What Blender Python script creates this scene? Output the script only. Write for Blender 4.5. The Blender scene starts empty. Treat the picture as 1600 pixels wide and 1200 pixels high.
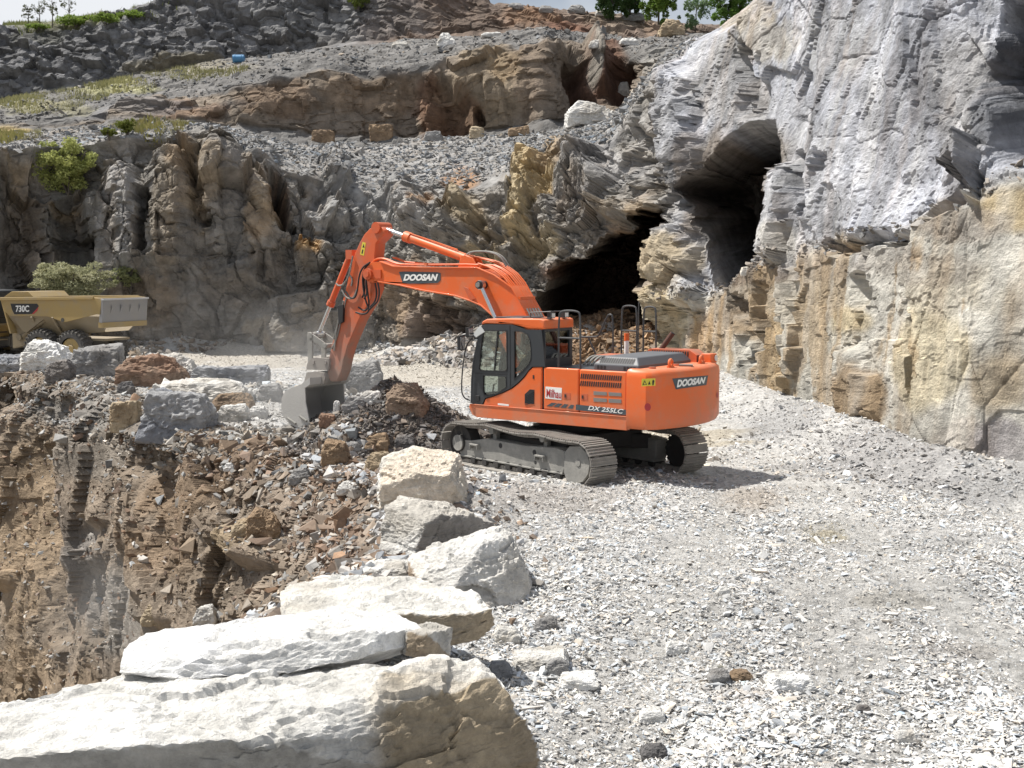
import bpy, bmesh, math, random
import numpy as np
from mathutils import Vector, Matrix

# ------------------------------------------------------------------ camera, sky, sun, exposure
S = bpy.context.scene
COL = S.collection
F_PX, CAM_H, PITCH = 2000.0, 4.21, math.radians(5.28)      # focal length in pixels of a 1600 px wide frame

cam = bpy.data.cameras.new("Camera")
cam.sensor_width = 36.0
cam.lens = 36.0 * F_PX / 1600.0
cam.clip_start, cam.clip_end = 0.1, 2000.0
cam_ob = bpy.data.objects.new("Camera", cam)
COL.objects.link(cam_ob)
cam_ob.location = (0, 0, CAM_H)
cam_ob.rotation_euler = (math.radians(90) - PITCH, 0, 0)
S.camera = cam_ob

SUN_EL, SUN_AZ = math.radians(59), math.radians(-74)       # azimuth from +Y, clockwise positive
sun_dir = Vector((math.sin(SUN_AZ) * math.cos(SUN_EL), math.cos(SUN_AZ) * math.cos(SUN_EL), math.sin(SUN_EL)))
W = bpy.data.worlds.new("World")
S.world = W
W.use_nodes = True
wn, wl = W.node_tree.nodes, W.node_tree.links
bg = wn["Background"]
sky = wn.new("ShaderNodeTexSky")
sky.sky_type = 'NISHITA'
sky.sun_disc = False
sky.sun_elevation = SUN_EL
sky.sun_rotation = SUN_AZ
sky.air_density, sky.dust_density, sky.ozone_density = 1.0, 1.6, 1.0
# broken cloud in the sky, mapped by direction
tc = wn.new("ShaderNodeTexCoord")
cn = wn.new("ShaderNodeTexNoise"); cn.inputs["Scale"].default_value = 3.2; cn.inputs["Detail"].default_value = 6
cr = wn.new("ShaderNodeValToRGB"); cr.color_ramp.elements[0].position = 0.40; cr.color_ramp.elements[1].position = 0.60
cm = wn.new("ShaderNodeMixRGB"); cm.inputs[2].default_value = (11.0, 11.3, 11.8, 1)
wl.new(tc.outputs["Generated"], cn.inputs["Vector"]); wl.new(cn.outputs["Fac"], cr.inputs["Fac"])
wl.new(cr.outputs["Color"], cm.inputs[0]); wl.new(sky.outputs["Color"], cm.inputs[1]); wl.new(cm.outputs["Color"], bg.inputs["Color"])
bg.inputs["Strength"].default_value = 0.058

sl = bpy.data.lights.new("sun", 'SUN')
sl.energy, sl.angle, sl.color = 5.0, math.radians(0.53), (1.0, 0.955, 0.88)
sun = bpy.data.objects.new("sun", sl)
COL.objects.link(sun)
sun.location = (-40, 30, 60)
sun.rotation_euler = sun_dir.to_track_quat('Z', 'Y').to_euler()
S.view_settings.view_transform = 'Standard'
S.view_settings.look = 'None'
S.view_settings.gamma = 1.0
S.view_settings.exposure = 0.42
S.cycles.max_bounces = 6
S.cycles.transparent_max_bounces = 12

# ------------------------------------------------------------------ helpers
rng = np.random.default_rng(7)
CP, SP = math.cos(PITCH), math.sin(PITCH)

def at(px, py, Y):
    """world point seen at photo pixel (px,py) standing Y metres in front of the viewpoint"""
    a = (np.asarray(px, float) - 800) / F_PX
    b = -(np.asarray(py, float) - 600) / F_PX
    dy = CP + b * SP; dz = -SP + b * CP
    t = np.asarray(Y, float) / dy
    return np.stack([a * t, np.asarray(Y, float) + 0 * a, CAM_H + dz * t], -1)

def gnd(px, py, z=0.0):
    b = -(py - 600) / F_PX
    dy = CP + b * SP; dz = -SP + b * CP
    t = (z - CAM_H) / dz
    return np.array([(px - 800) / F_PX * t, dy * t, z])

def pix(P):
    """photo pixel of a world point"""
    P = np.asarray(P, float)
    z = P[..., 2] - CAM_H
    d = P[..., 1] * CP - z * SP; u = P[..., 1] * SP + z * CP
    return 800 + F_PX * P[..., 0] / d, 600 - F_PX * u / d

def _h(ix, iy, iz, s):
    h = (ix.astype(np.uint32) * np.uint32(374761393)) ^ (iy.astype(np.uint32) * np.uint32(668265263)) ^ \
        (iz.astype(np.uint32) * np.uint32(2147483647 - 1013904223)) ^ np.uint32((s * 1274126177) & 0xffffffff)
    h = (h ^ (h >> np.uint32(13))) * np.uint32(1274126177)
    h = (h ^ (h >> np.uint32(16))) * np.uint32(2246822519)
    return h ^ (h >> np.uint32(15))

def h01(ix, iy, iz, s):
    return _h(ix, iy, iz, s).astype(np.float64) / 4294967296.0

def vnoise(P, s=0):
    I = np.floor(P).astype(np.int64); f = P - I
    f = f * f * (3 - 2 * f)
    out = 0
    for dx in (0, 1):
        for dy in (0, 1):
            for dz in (0, 1):
                w = (f[:, 0] if dx else 1 - f[:, 0]) * (f[:, 1] if dy else 1 - f[:, 1]) * (f[:, 2] if dz else 1 - f[:, 2])
                out = out + w * h01(I[:, 0] + dx, I[:, 1] + dy, I[:, 2] + dz, s)
    return out * 2 - 1

def fbm(P, oct=4, s=0, gain=0.5):
    a, o, t = 1.0, 0, 0
    P = np.asarray(P, float)
    for k in range(oct):
        o = o + a * vnoise(P, s + 31 * k); t += a; a *= gain
        P = P * 2.03 + 17.3
    return o / t

def worley(P, s=0, box=False):
    B = np.floor(P - 0.5).astype(np.int64)
    n = len(P)
    d1 = np.full(n, 9e9); d2 = np.full(n, 9e9)
    ci = np.zeros((n, 3), np.int64); vec = np.zeros((n, 3))
    for dx in (0, 1):
        for dy in (0, 1):
            for dz in (0, 1):
                c = B + (dx, dy, dz)
                q = np.stack([c[:, 0] + 0.1 + 0.8 * h01(c[:, 0], c[:, 1], c[:, 2], s),
                              c[:, 1] + 0.1 + 0.8 * h01(c[:, 0], c[:, 1], c[:, 2], s + 1),
                              c[:, 2] + 0.1 + 0.8 * h01(c[:, 0], c[:, 1], c[:, 2], s + 2)], 1)
                v = P - q
                d = np.abs(v).max(1) if box else np.einsum('ij,ij->i', v, v)
                m = d < d1
                d2 = np.where(m, d1, np.minimum(d2, d))
                d1 = np.where(m, d, d1)
                ci[m] = c[m]; vec[m] = v[m]
    return (d1, d2, ci, vec) if box else (np.sqrt(d1), np.sqrt(d2), ci, vec)

def facet(P, size, aniso=(1, 1, 1), s=0, tilt=0.7, crack=0.0, rot=0.0):
    """broken-rock relief in about -1..1: every block its own tilted plane, plus a value per block"""
    Q = np.asarray(P, float)
    if rot:
        c, n = math.cos(rot), math.sin(rot)
        Q = np.stack([Q[:, 0] * c - Q[:, 2] * n, Q[:, 1], Q[:, 0] * n + Q[:, 2] * c], 1)
    Q = Q / (np.array(aniso) * size)
    d1, d2, c, v = worley(Q, s)
    o = h01(c[:, 0], c[:, 1], c[:, 2], s + 5) - 0.5
    g = np.stack([h01(c[:, 0], c[:, 1], c[:, 2], s + k) - 0.5 for k in (6, 7, 8)], 1) * 2 * tilt
    r = o + np.einsum('ij,ij->i', v, g)
    if crack:
        e = np.clip((d2 - d1) / 0.13, 0, 1)
        r = r - crack * (1 - e) ** 2
    return r, o * 2

def blocks(P, size, aniso=(1, 1, 1), s=0, tilt=.25, dip=0.0, turn=0.0, crack=0.0, cw=.07):
    """jointed rock: straight-sided blocks, each standing out by its own amount with a slightly tilted face; also a tone per block"""
    Q = np.asarray(P, float)
    c, n = math.cos(turn), math.sin(turn); Q = np.stack([Q[:, 0] * c + Q[:, 1] * n, -Q[:, 0] * n + Q[:, 1] * c, Q[:, 2]], 1)
    c, n = math.cos(dip), math.sin(dip); Q = np.stack([Q[:, 0] * c + Q[:, 2] * n, Q[:, 1], -Q[:, 0] * n + Q[:, 2] * c], 1)
    Q = Q / (np.array(aniso) * size)
    d1, d2, ci, v = worley(Q, s, True)
    o = h01(ci[:, 0], ci[:, 1], ci[:, 2], s + 5) - .5
    g = np.stack([h01(ci[:, 0], ci[:, 1], ci[:, 2], s + k) - .5 for k in (6, 7, 8)], 1) * 2 * tilt
    r = o * 1.6 + np.einsum('ij,ij->i', v, g)
    if crack: r = r - crack * (1 - np.clip((d2 - d1) / cw, 0, 1)) ** 2
    return r, o * 2

def plin(P, size, aniso=(1, 1, 1), s=0):
    """chiselled relief, -1..1: flat facets meeting in sharp edges (values on a turned lattice, joined by planes)"""
    r_ = np.random.default_rng(1000 + s)
    M, _ = np.linalg.qr(r_.normal(size=(3, 3)))
    Q = (np.asarray(P, float) / (np.array(aniso) * size)) @ M.T + r_.uniform(0, 50, 3)
    Q = Q + Q.sum(1, keepdims=True) / 3
    I = np.floor(Q).astype(np.int64); f = Q - I
    o = np.argsort(-f, axis=1); fs = np.take_along_axis(f, o, 1)
    w = [1 - fs[:, 0], fs[:, 0] - fs[:, 1], fs[:, 1] - fs[:, 2], fs[:, 2]]
    c = I.copy(); n = np.arange(len(Q)); out = w[0] * h01(c[:, 0], c[:, 1], c[:, 2], s)
    for k in range(3):
        c[n, o[:, k]] += 1
        out = out + w[k + 1] * h01(c[:, 0], c[:, 1], c[:, 2], s)
    return out * 2 - 1

def cracks(P, size, aniso=(1, 1, 1), s=0, width=.1):
    d1, d2, _, _ = worley(np.asarray(P, float) / (np.array(aniso) * size), s)
    return (1 - np.clip((d2 - d1) / width, 0, 1)) ** 2

def sstep(a, b, x):
    t = np.clip((x - a) / (b - a), 0, 1)
    return t * t * (3 - 2 * t)

def poly_sd(px, py, poly):
    """signed distance in the plane to a polygon, positive inside"""
    poly = np.asarray(poly, float)
    inside = np.zeros(px.shape, bool); d = np.full(px.shape, 1e18)
    n = len(poly)
    for i in range(n):
        x1, y1 = poly[i]; x2, y2 = poly[(i + 1) % n]
        t = np.clip(((px - x1) * (x2 - x1) + (py - y1) * (y2 - y1)) / ((x2 - x1) ** 2 + (y2 - y1) ** 2 + 1e-12), 0, 1)
        d = np.minimum(d, (px - x1 - t * (x2 - x1)) ** 2 + (py - y1 - t * (y2 - y1)) ** 2)
        if y1 != y2:
            c = ((y1 > py) != (y2 > py)) & (px < (x2 - x1) * (py - y1) / (y2 - y1) + x1)
            inside ^= c
    d = np.sqrt(d)
    return np.where(inside, d, -d)

def line_d(px, py, pts):
    d = np.full(np.shape(px), 1e18)
    for (x1, y1), (x2, y2) in zip(pts[:-1], pts[1:]):
        t = np.clip(((px - x1) * (x2 - x1) + (py - y1) * (y2 - y1)) / ((x2 - x1) ** 2 + (y2 - y1) ** 2 + 1e-12), 0, 1)
        d = np.minimum(d, (px - x1 - t * (x2 - x1)) ** 2 + (py - y1 - t * (y2 - y1)) ** 2)
    return np.sqrt(d)

# ------------------------------------------------------------------ objects
def link(o, parent=None):
    COL.objects.link(o)
    if parent is not None:
        o.parent = parent
    return o

def tag(o, label=None, cat=None, group=None, kind=None):
    if label: o["label"] = label
    if cat: o["category"] = cat
    if group: o["group"] = group
    if kind: o["kind"] = kind
    return o

def empty(name, loc=(0, 0, 0), rz=0.0):
    o = bpy.data.objects.new(name, None)
    o.location = loc; o.rotation_euler = (0, 0, rz); o.empty_display_size = 0.3
    return link(o)

def np_mesh(name, verts, faces, mat=None, col=None, smooth=False, parent=None, loc=None):
    """faces: (n,3) or (n,4) int array, or a list of both kinds"""
    if not isinstance(faces, list): faces = [faces]
    faces = [np.asarray(f, np.int32) for f in faces if len(f)]
    V = np.asarray(verts, np.float32)
    if loc is not None: V = V - np.asarray(loc, np.float32)
    me = bpy.data.meshes.new(name)
    me.vertices.add(len(V)); me.vertices.foreach_set("co", V.ravel())
    nl = sum(f.size for f in faces); npoly = sum(len(f) for f in faces)
    me.loops.add(nl); me.polygons.add(npoly)
    me.loops.foreach_set("vertex_index", np.concatenate([f.ravel() for f in faces]))
    tot = np.concatenate([np.full(len(f), f.shape[1], np.int32) for f in faces])
    me.polygons.foreach_set("loop_start", np.concatenate([[0], np.cumsum(tot)[:-1]]).astype(np.int32))
    me.polygons.foreach_set("loop_total", tot)
    me.update(calc_edges=True)
    me.polygons.foreach_set("use_smooth", np.full(npoly, bool(smooth)))
    if col is not None:
        a = me.color_attributes.new("Col", 'FLOAT_COLOR', 'POINT')
        a.data.foreach_set("color", np.c_[np.asarray(col, np.float32), np.ones(len(V), np.float32)].ravel())
    if mat: me.materials.append(mat)
    o = bpy.data.objects.new(name, me)
    if loc is not None: o.location = loc
    return link(o, parent)

# ------------------------------------------------------------------ materials
def new_mat(name):
    m = bpy.data.materials.new(name); m.use_nodes = True
    return m, m.node_tree.nodes, m.node_tree.links, m.node_tree.nodes["Principled BSDF"]

def rock_mat(name, bump=0.5, scale=1.0, rough=0.92, var=0.35, dist=0.06):
    """stone whose colour comes from the mesh's own colour attribute, broken up by mineral grain and fine relief"""
    m, n, l, b = new_mat(name)
    at_ = n.new("ShaderNodeAttribute"); at_.attribute_name = "Col"
    g = n.new("ShaderNodeNewGeometry")
    n1 = n.new("ShaderNodeTexNoise"); n1.inputs["Scale"].default_value = 2.3 * scale; n1.inputs["Detail"].default_value = 9; n1.inputs["Roughness"].default_value = 0.68
    n2 = n.new("ShaderNodeTexNoise"); n2.inputs["Scale"].default_value = 9.0 * scale; n2.inputs["Detail"].default_value = 6; n2.inputs["Roughness"].default_value = 0.7
    mp = n.new("ShaderNodeMapping"); mp.inputs["Scale"].default_value = (1, 1, 1.25)
    l.new(g.outputs["Position"], n1.inputs["Vector"]); l.new(g.outputs["Position"], mp.inputs["Vector"]); l.new(mp.outputs["Vector"], n2.inputs["Vector"])
    mr = n.new("ShaderNodeMapRange"); mr.inputs["From Min"].default_value = 0.3; mr.inputs["From Max"].default_value = 0.7
    mr.inputs["To Min"].default_value = 1 - var; mr.inputs["To Max"].default_value = 1 + var
    l.new(n1.outputs["Fac"], mr.inputs["Value"])
    mx = n.new("ShaderNodeVectorMath"); mx.operation = 'SCALE'
    l.new(at_.outputs["Color"], mx.inputs[0]); l.new(mr.outputs["Result"], mx.inputs["Scale"])
    l.new(mx.outputs["Vector"], b.inputs["Base Color"])
    b.inputs["Roughness"].default_value = rough
    b.inputs["Specular IOR Level"].default_value = 0.25
    v = n.new("ShaderNodeTexNoise"); v.noise_type = 'RIDGED_MULTIFRACTAL'; v.inputs["Scale"].default_value = 1.7 * scale; v.inputs["Detail"].default_value = 7; v.inputs["Roughness"].default_value = .55
    v.inputs["Distortion"].default_value = .6
    l.new(mp.outputs["Vector"], v.inputs["Vector"])
    vm = n.new("ShaderNodeMath"); vm.operation = 'MULTIPLY'; vm.inputs[1].default_value = -.35
    l.new(v.outputs["Fac"], vm.inputs[0])
    ad = n.new("ShaderNodeMath"); ad.operation = 'ADD'
    l.new(n2.outputs["Fac"], ad.inputs[0]); l.new(vm.outputs[0], ad.inputs[1])
    bp = n.new("ShaderNodeBump"); bp.inputs["Strength"].default_value = bump; bp.inputs["Distance"].default_value = dist
    l.new(ad.outputs[0], bp.inputs["Height"]); l.new(bp.outputs["Normal"], b.inputs["Normal"])
    return m

M_CLIFF = rock_mat("cliff_rock", 0.8, 0.6, var=0.4, dist=0.16)
M_ROCK = rock_mat("boulder_rock", 1.0, 2.6, var=0.3, dist=0.05)
M_STONE = rock_mat("loose_stone", 0.4, 5.0, var=0.22, dist=0.01)
M_GROUND = rock_mat("crushed_stone_ground", 1.0, 5.0, var=0.4, dist=0.05)

GREY = np.array((.27, .27, .275)); LGREY = np.array((.45, .45, .45)); DGREY = np.array((.13, .132, .138))
BROWN = np.array((.20, .145, .10)); RBROWN = np.array((.16, .085, .052)); OCHRE = np.array((.36, .25, .13))
CREAM = np.array((.47, .41, .30)); DUST = np.array((.35, .33, .295)); WHITE = np.array((.62, .61, .585)); SOIL = np.array((.19, .135, .09))
# ------------------------------------------------------------------ terrain sheets
def patch(cols, ncol, nseg, smooth=9, pxs=None):
    """cols: list of (px, [(py, Y), ...]) - a sheet of rock surveyed column by column, interpolated to a fine grid"""
    xs = np.array([c[0] for c in cols], float)
    A = np.array([c[1] for c in cols], float)               # columns, keys, (py, Y)
    x = np.linspace(xs[0], xs[-1], ncol)
    K = A.shape[1]
    key = np.zeros((ncol, K, 2))
    for k in range(K):
        for j in range(2):
            v = np.interp(x, xs, A[:, k, j])
            if smooth > 1:
                ker = np.hanning(smooth + 2)[1:-1]; ker /= ker.sum()
                v = np.convolve(np.pad(v, smooth // 2, mode='edge'), ker, mode='valid')[:ncol]
            key[:, k, j] = v
    rows = [key[:, 0]]
    for k in range(K - 1):
        for i in range(1, nseg[k] + 1):
            t = i / nseg[k]
            rows.append(key[:, k] * (1 - t) + key[:, k + 1] * t)
    R = np.stack(rows, 1)                                    # ncol, nrow, 2
    nr = R.shape[1]
    px = np.repeat(x[:, None], nr, 1); py = R[..., 0]
    P = at(px.ravel(), py.ravel(), R[..., 1].ravel()).reshape(ncol, nr, 3)
    return dict(P=P, px=px, py=py, row=np.cumsum([0] + list(nseg)))

def grid_normals(P):
    du = np.gradient(P, axis=0); dv = np.gradient(P, axis=1)
    n = np.cross(du, dv)
    n /= np.linalg.norm(n, axis=-1, keepdims=True) + 1e-9
    flip = np.einsum('ijk,ijk->ij', n, P - np.array([0, 0, CAM_H])) > 0
    if flip.mean() > .5: n *= -1
    return n

def facing(P, N):
    """broken relief is gentler on the flanks that run along the line of sight"""
    v = P - np.array([0, 0, CAM_H]); v /= np.linalg.norm(v, axis=-1, keepdims=True)
    return np.clip(.30 + 1.15 * np.abs(np.einsum('ijk,ijk->ij', N, v)), .45, 1)

def blur(A, r):
    ker = np.hanning(2 * r + 3)[1:-1]; ker /= ker.sum()
    for ax in (0, 1):
        pad = [(0, 0)] * A.ndim; pad[ax] = (r, r)
        B = np.pad(A, pad, mode='edge')
        A = np.apply_along_axis(lambda v: np.convolve(v, ker, mode='valid'), ax, B)
    return A

def grid_faces(nc, nr, keep=None):
    i = np.arange(nc - 1)[:, None]; j = np.arange(nr - 1)[None, :]
    a = i * nr + j
    F = np.stack([a, a + nr, a + nr + 1, a + 1], -1).reshape(-1, 4)
    if keep is not None: F = F[keep.ravel()]
    return F

def paint(base, px, py, zones, wob, seed=0):
    """colour of the rock: base plus stained zones, a few carrying light and shade (cx, cy, rx, ry, colour, strength)"""
    c = base.copy()
    for k, (cx, cy, rx, ry, colr, s) in enumerate(zones):
        d = np.sqrt(((px - cx) / rx) ** 2 + ((py - cy) / ry) ** 2) + wob[(k + seed) % len(wob)] * 0.55
        w = (s * (1 - sstep(0.65, 1.15, d)))[..., None]
        c = c * (1 - w) + np.asarray(colr) * w
    return c

def stack_relief(Pf, layers):
    d = 0; tones = []
    for (amp, size, an, sd, tilt, crack, rot) in layers:
        r, t = facet(Pf, size, an, sd, tilt, crack, rot)
        d = d + amp * r; tones.append(t)
    return d, tones

# ---- lower quarry face: left wall, cave corner and the tall right-hand wall in one sheet
LC = [
 (-420, [(575, 57), (480, 57), (400, 57.5), (385, 57.8), (300, 58.5), (232, 60), (212, 77)]),
 (0,   [(562, 60), (480, 60), (400, 60.5), (385, 60.6), (300, 61), (226, 62), (206, 78)]),
 (110, [(552, 61.5), (480, 61.5), (400, 62), (385, 62), (300, 62.5), (222, 64), (200, 78)]),
 (230, [(548, 62), (470, 62), (390, 62.5), (375, 62.6), (290, 63), (206, 64.5), (196, 78)]),
 (330, [(548, 62), (470, 62.3), (390, 62.6), (375, 62.7), (290, 63.3), (212, 65), (196, 80)]),
 (450, [(550, 61), (480, 61.3), (400, 62), (385, 62.1), (320, 63), (258, 65), (222, 81)]),
 (600, [(548, 62), (480, 62.2), (420, 62.6), (405, 62.9), (350, 64), (292, 66.5), (222, 83)]),
 (720, [(562, 57), (490, 57.3), (430, 58), (415, 58.4), (345, 60), (283, 64), (214, 82)]),
 (850, [(566, 56), (490, 56.2), (420, 56.5), (405, 56.8), (320, 58.5), (240, 62), (203, 80)]),
 (960, [(570, 54), (490, 54), (410, 54.3), (395, 54.5), (300, 56.5), (212, 60), (178, 76)]),
 (1040, [(576, 52), (485, 52), (400, 51.9), (385, 52), (250, 53), (98, 55), (84, 70)]),
 (1090, [(588, 48.5), (500, 48.5), (470, 48.7), (455, 49.2), (240, 50.3), (74, 53), (62, 68)]),
 (1130, [(602, 45.5), (515, 45.6), (448, 46.0), (432, 46.8), (230, 48), (52, 50), (38, 66)]),
 (1180, [(620, 41), (520, 41.1), (425, 41.6), (412, 41.95), (210, 43.6), (18, 46.5), (0, 64)]),
 (1250, [(642, 37.3), (520, 37.4), (405, 38), (388, 38.25), (190, 40.1), (-60, 43), (-80, 60)]),
 (1320, [(672, 32.8), (530, 33), (388, 33.6), (368, 33.95), (180, 35.6), (-100, 39), (-120, 56)]),
 (1400, [(706, 29), (540, 29.2), (365, 30), (340, 30.45), (170, 31.9), (-130, 35), (-150, 52)]),
 (1500, [(735, 26.3), (540, 26.4), (325, 27.2), (295, 27.65), (150, 29.0), (-180, 32), (-200, 50)]),
 (1600, [(750, 25.0), (530, 25.2), (285, 26), (250, 26.45), (140, 27.6), (-220, 30.5), (-240, 48)]),
 (1760, [(790, 22.5), (550, 22.6), (260, 23.2), (225, 23.75), (110, 24.9), (-300, 27.5), (-320, 45)]),
 (2050, [(860, 19.0), (580, 19.1), (230, 19.7), (190, 20.25), (80, 21.4), (-420, 23.5), (-440, 42)]),
]
lo = patch(LC, 1180, [60, 60, 16, 76, 120, 80], smooth=41)
P, px, py = lo["P"], lo["px"], lo["py"]
nc, nr = px.shape
N = blur(grid_normals(P), 12); N /= np.linalg.norm(N, axis=-1, keepdims=True)
Pf = P.reshape(-1, 3)
w1 = fbm(Pf * 0.35, 4, 3).reshape(nc, nr); w2 = fbm(Pf * 0.35 + 40, 4, 5).reshape(nc, nr); w3 = fbm(Pf * 0.9, 4, 8).reshape(nc, nr)
wx, wy = px + 34 * w1 + 9 * w3, py + 34 * w2
wobs = [w1 * 1.5, w2 * 1.5, w3 * 1.3, fbm(Pf * 1.6, 4, 12).reshape(nc, nr) * 1.2]
# zones by where they are on the quarry face
Z_right = sstep(1030, 1120, wx)                       # the right-hand wall
ledge = np.interp(px, [1040, 1090, 1130, 1180, 1250, 1320, 1400, 1500, 1600, 2050], [470, 468, 442, 420, 398, 380, 354, 312, 270, 215])
Z_low = Z_right * sstep(-16, 16, wy - ledge)          # its lower, stained part
Z_up = Z_right * (1 - sstep(-16, 16, wy - ledge))
top_line = np.interp(px, [-400, 0, 110, 230, 330, 450, 600, 720, 850, 960, 1040], [240, 234, 228, 214, 222, 268, 305, 300, 258, 232, 110])
Z_scree = (1 - Z_right) * sstep(-10, 14, (top_line - wy))
Z_left = np.clip(1 - Z_right - Z_scree, 0, 1)
big, t_big = stack_relief(Pf, [(1.0, 4.6, (1.0, 1.0, 1.35), 101, 0.9, 0.0, 0.12)])
mid, t_mid = stack_relief(Pf, [(1.0, 1.9, (1.1, 1.1, 1.1), 202, 0.9, 0.4, 0.3)])
sml, t_sml = stack_relief(Pf, [(1.0, 0.75, (1.2, 1.0, 0.9), 303, 1.0, 0.45, 0.35)])
fin, t_fin = stack_relief(Pf, [(1.0, 0.30, (1.2, 1.0, 0.85), 404, 1.1, 0.2, 0.35)])
vert, t_vert = stack_relief(Pf, [(1.0, 1.7, (0.75, 0.75, 2.2), 505, 0.45, 0.6, 0.0)])
flu, t_flu = stack_relief(Pf, [(1.0, 1.5, (0.85, 0.85, 1.7), 606, 0.8, 0.35, -0.25)])
G = lambda a: a.reshape(nc, nr)
rough = np.clip(0.5 + 0.9 * fbm(Pf * 0.22, 3, 77), 0.15, 1.0).reshape(nc, nr)
WP = Pf
p1 = G(plin(WP, 6.5, (1, 1, 1.2), 1)); p2 = G(plin(WP, 2.4, (1, 1, 1.1), 2)); p3 = G(plin(WP, 1.0, (1.1, 1, .9), 3)); p4 = G(plin(WP, .42, (1.2, 1, .8), 4)); p5 = G(plin(WP, .19, (1.2, 1, .8), 14))
q1 = G(plin(WP, 4.5, (1, 1, 1.5), 5)); q3 = G(plin(WP, .7, (1, 1, 1), 7)); q4 = G(plin(WP, .28, (1.2, 1, .8), 8))
def BK(*a, **k): return tuple(G(x) for x in blocks(Pf, *a, **k))
b1, tb1 = BK(3.4, (.9, .9, 1.7), 21, .35, .10, 0.0, .10); b2, tb2 = BK(1.5, (.9, .9, 1.3), 22, .35, .14, .1, .14); b3, tb3 = BK(.62, (1.1, 1, .8), 23, .45, .18, .2, .12); b4, tb4 = BK(.27, (1.3, 1, .75), 24, .5, .2, .1)
e1, te1 = BK(3.0, (1.3, 1.3, .8), 25, .35, -.42, .2, .10); e2, te2 = BK(1.25, (1.3, 1.2, .7), 26, .4, -.45, .2, .14); e3, te3 = BK(.5, (1.3, 1.2, .65), 27, .5, -.45, .3, .1)
r1, tr1 = BK(2.6, (1.0, 1.0, 1.25), 28, .22, .06, -1.05, .05, cw=.04); r2, tr2 = BK(1.15, (1.1, 1.0, 1.0), 29, .28, .05, -1.05, .10, cw=.06); r3, tr3 = BK(.5, (1.3, 1, .8), 30, .35, .08, -1.05, .1)
u1, tu1 = BK(4.0, (1, 1, 1.6), 31, .3, .75, -1.05, .08, cw=.04); u2, tu2 = BK(1.6, (1.0, 1, 1.3), 32, .4, .8, -1.0, .12, cw=.06); u3, tu3 = BK(.6, (1.0, 1, 1.1), 33, .5, .8, -1.0, .1); u4, tu4 = BK(.26, (1.3, 1, .8), 34, .5, .4, -1.0)
crv = G(cracks(Pf, 2.4, (.8, .8, 2.6), 11, .05)); crk = G(cracks(Pf, 3.0, (1.3, 1.3, .8), 9, .04))
cm_ = np.clip(fbm(Pf * .3, 3, 78).reshape(nc, nr) * 2 + .4, 0, 1)
f3 = G(facet(Pf, .62, (1, 1, .95), 35, .7, .12)[0]); f4 = G(facet(Pf, .25, (1, 1, 1), 36, .9)[0])
nearr = 1 - .5 * sstep(1430, 1560, px)
ro = 0.3 + rough
mixr = sstep(560, 680, px + 40 * w1)                     # the beds dip only right of the middle
low = 1 - 0.55 * sstep(390, 450, py) * (1 - mixr)
dl = 0.95 * b1 + low * (.50 * b2 + ro * (.12 * b3 + .13 * f3 + .07 * f4))
dr_ = 0.75 * e1 + .50 * e2 + ro * (.12 * e3 + .14 * f3 + .07 * f4)
d = Z_left * (1.0 * p1 + .35 * p2 * low + dl * (1 - mixr) + dr_ * mixr + .10 * p3 * low + .06 * p4 + .03 * p5)
d += Z_low * nearr * (0.25 * q1 + .24 * r1 * (1 - .92 * sstep(1420, 1500, px)) + (.25 + .75 * cm_) * .13 * r2 + ro * (.03 * r3 + .04 * f3 + .02 * f4 + .015 * q4) - .10 * crv)
d += Z_up * (0.6 * q1 + .28 * u1 + (.25 + .75 * cm_) * .19 * u2 + ro * (.03 * u3 + .07 * f3 + .045 * f4 + .02 * q4) - .18 * crk * cm_)
d += Z_scree * (0.35 * p1 + 0.12 * p2 + 0.06 * p3)
d += 0.2 * w1 * (1 - 0.75 * Z_right)
d *= facing(P, N)
# ribs, clefts and noses of the face: (polyline, radius px, metres out of the rock)
FEAT = [
 ([(182, 262), (200, 330), (208, 400)], 30, 1.1), ([(222, 300), (224, 400)], 9, -1.8), ([(268, 250), (262, 330), (266, 405)], 34, 1.1),
 ([(308, 260), (312, 345)], 12, -1), ([(345, 262), (352, 420)], 34, 0.54), ([(405, 262), (400, 420)], 30, 0.66),
 ([(438, 272), (441, 325)], 14, -3.2), ([(30, 270), (35, 400)], 46, -1.5), ([(112, 300), (118, 420)], 26, -1.6),
 ([(484, 372), (505, 380)], 24, 0.9), ([(520, 270), (530, 320)], 20, 1), ([(625, 300), (650, 350)], 22, 0.8), ([(590, 345), (600, 420)], 22, -0.8),
 ([(840, 262), (815, 340), (792, 400)], 26, 1.4), ([(885, 250), (900, 285)], 34, 1), ([(860, 330), (880, 390)], 20, 0.7), ([(930, 265), (950, 330)], 26, 0.9),
 ([(725, 330), (700, 372)], 18, 0.9), ([(760, 370), (740, 420)], 15, -0.9), ([(1066, 350), (1066, 400), (1070, 465)], 26, 0.9),
 ([(1012, 230), (1030, 300)], 26, -0.9), ([(1075, 130), (1085, 300)], 24, 0.9), ([(1160, 90), (1170, 180)], 16, -0.8),
 ([(1245, 255), (1262, 340)], 12, -0.9), ([(1225, 280), (1215, 400)], 16, 0.7), ([(1290, 250), (1275, 320)], 9, -0.6),
 ([(1520, 230), (1512, 300)], 10, 0.7), ([(1416, 490), (1414, 610)], 6, -0.8), ([(1150, 470), (1165, 560)], 13, -0.7),
 ([(1190, 450), (1180, 540)], 9, -0.5), ([(1240, 430), (1235, 600)], 10, 0.35), ([(1340, 430), (1345, 470)], 10, -0.6), ([(1330, 560), (1335, 640)], 26, 0.4),
 ([(680, 520), (730, 545)], 26, -0.9), ([(120, 470), (200, 480)], 40, -0.7), ([(1440, 330), (1530, 280)], 12, -0.5), ([(1300, 385), (1400, 360)], 11, -0.5),
]
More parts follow.
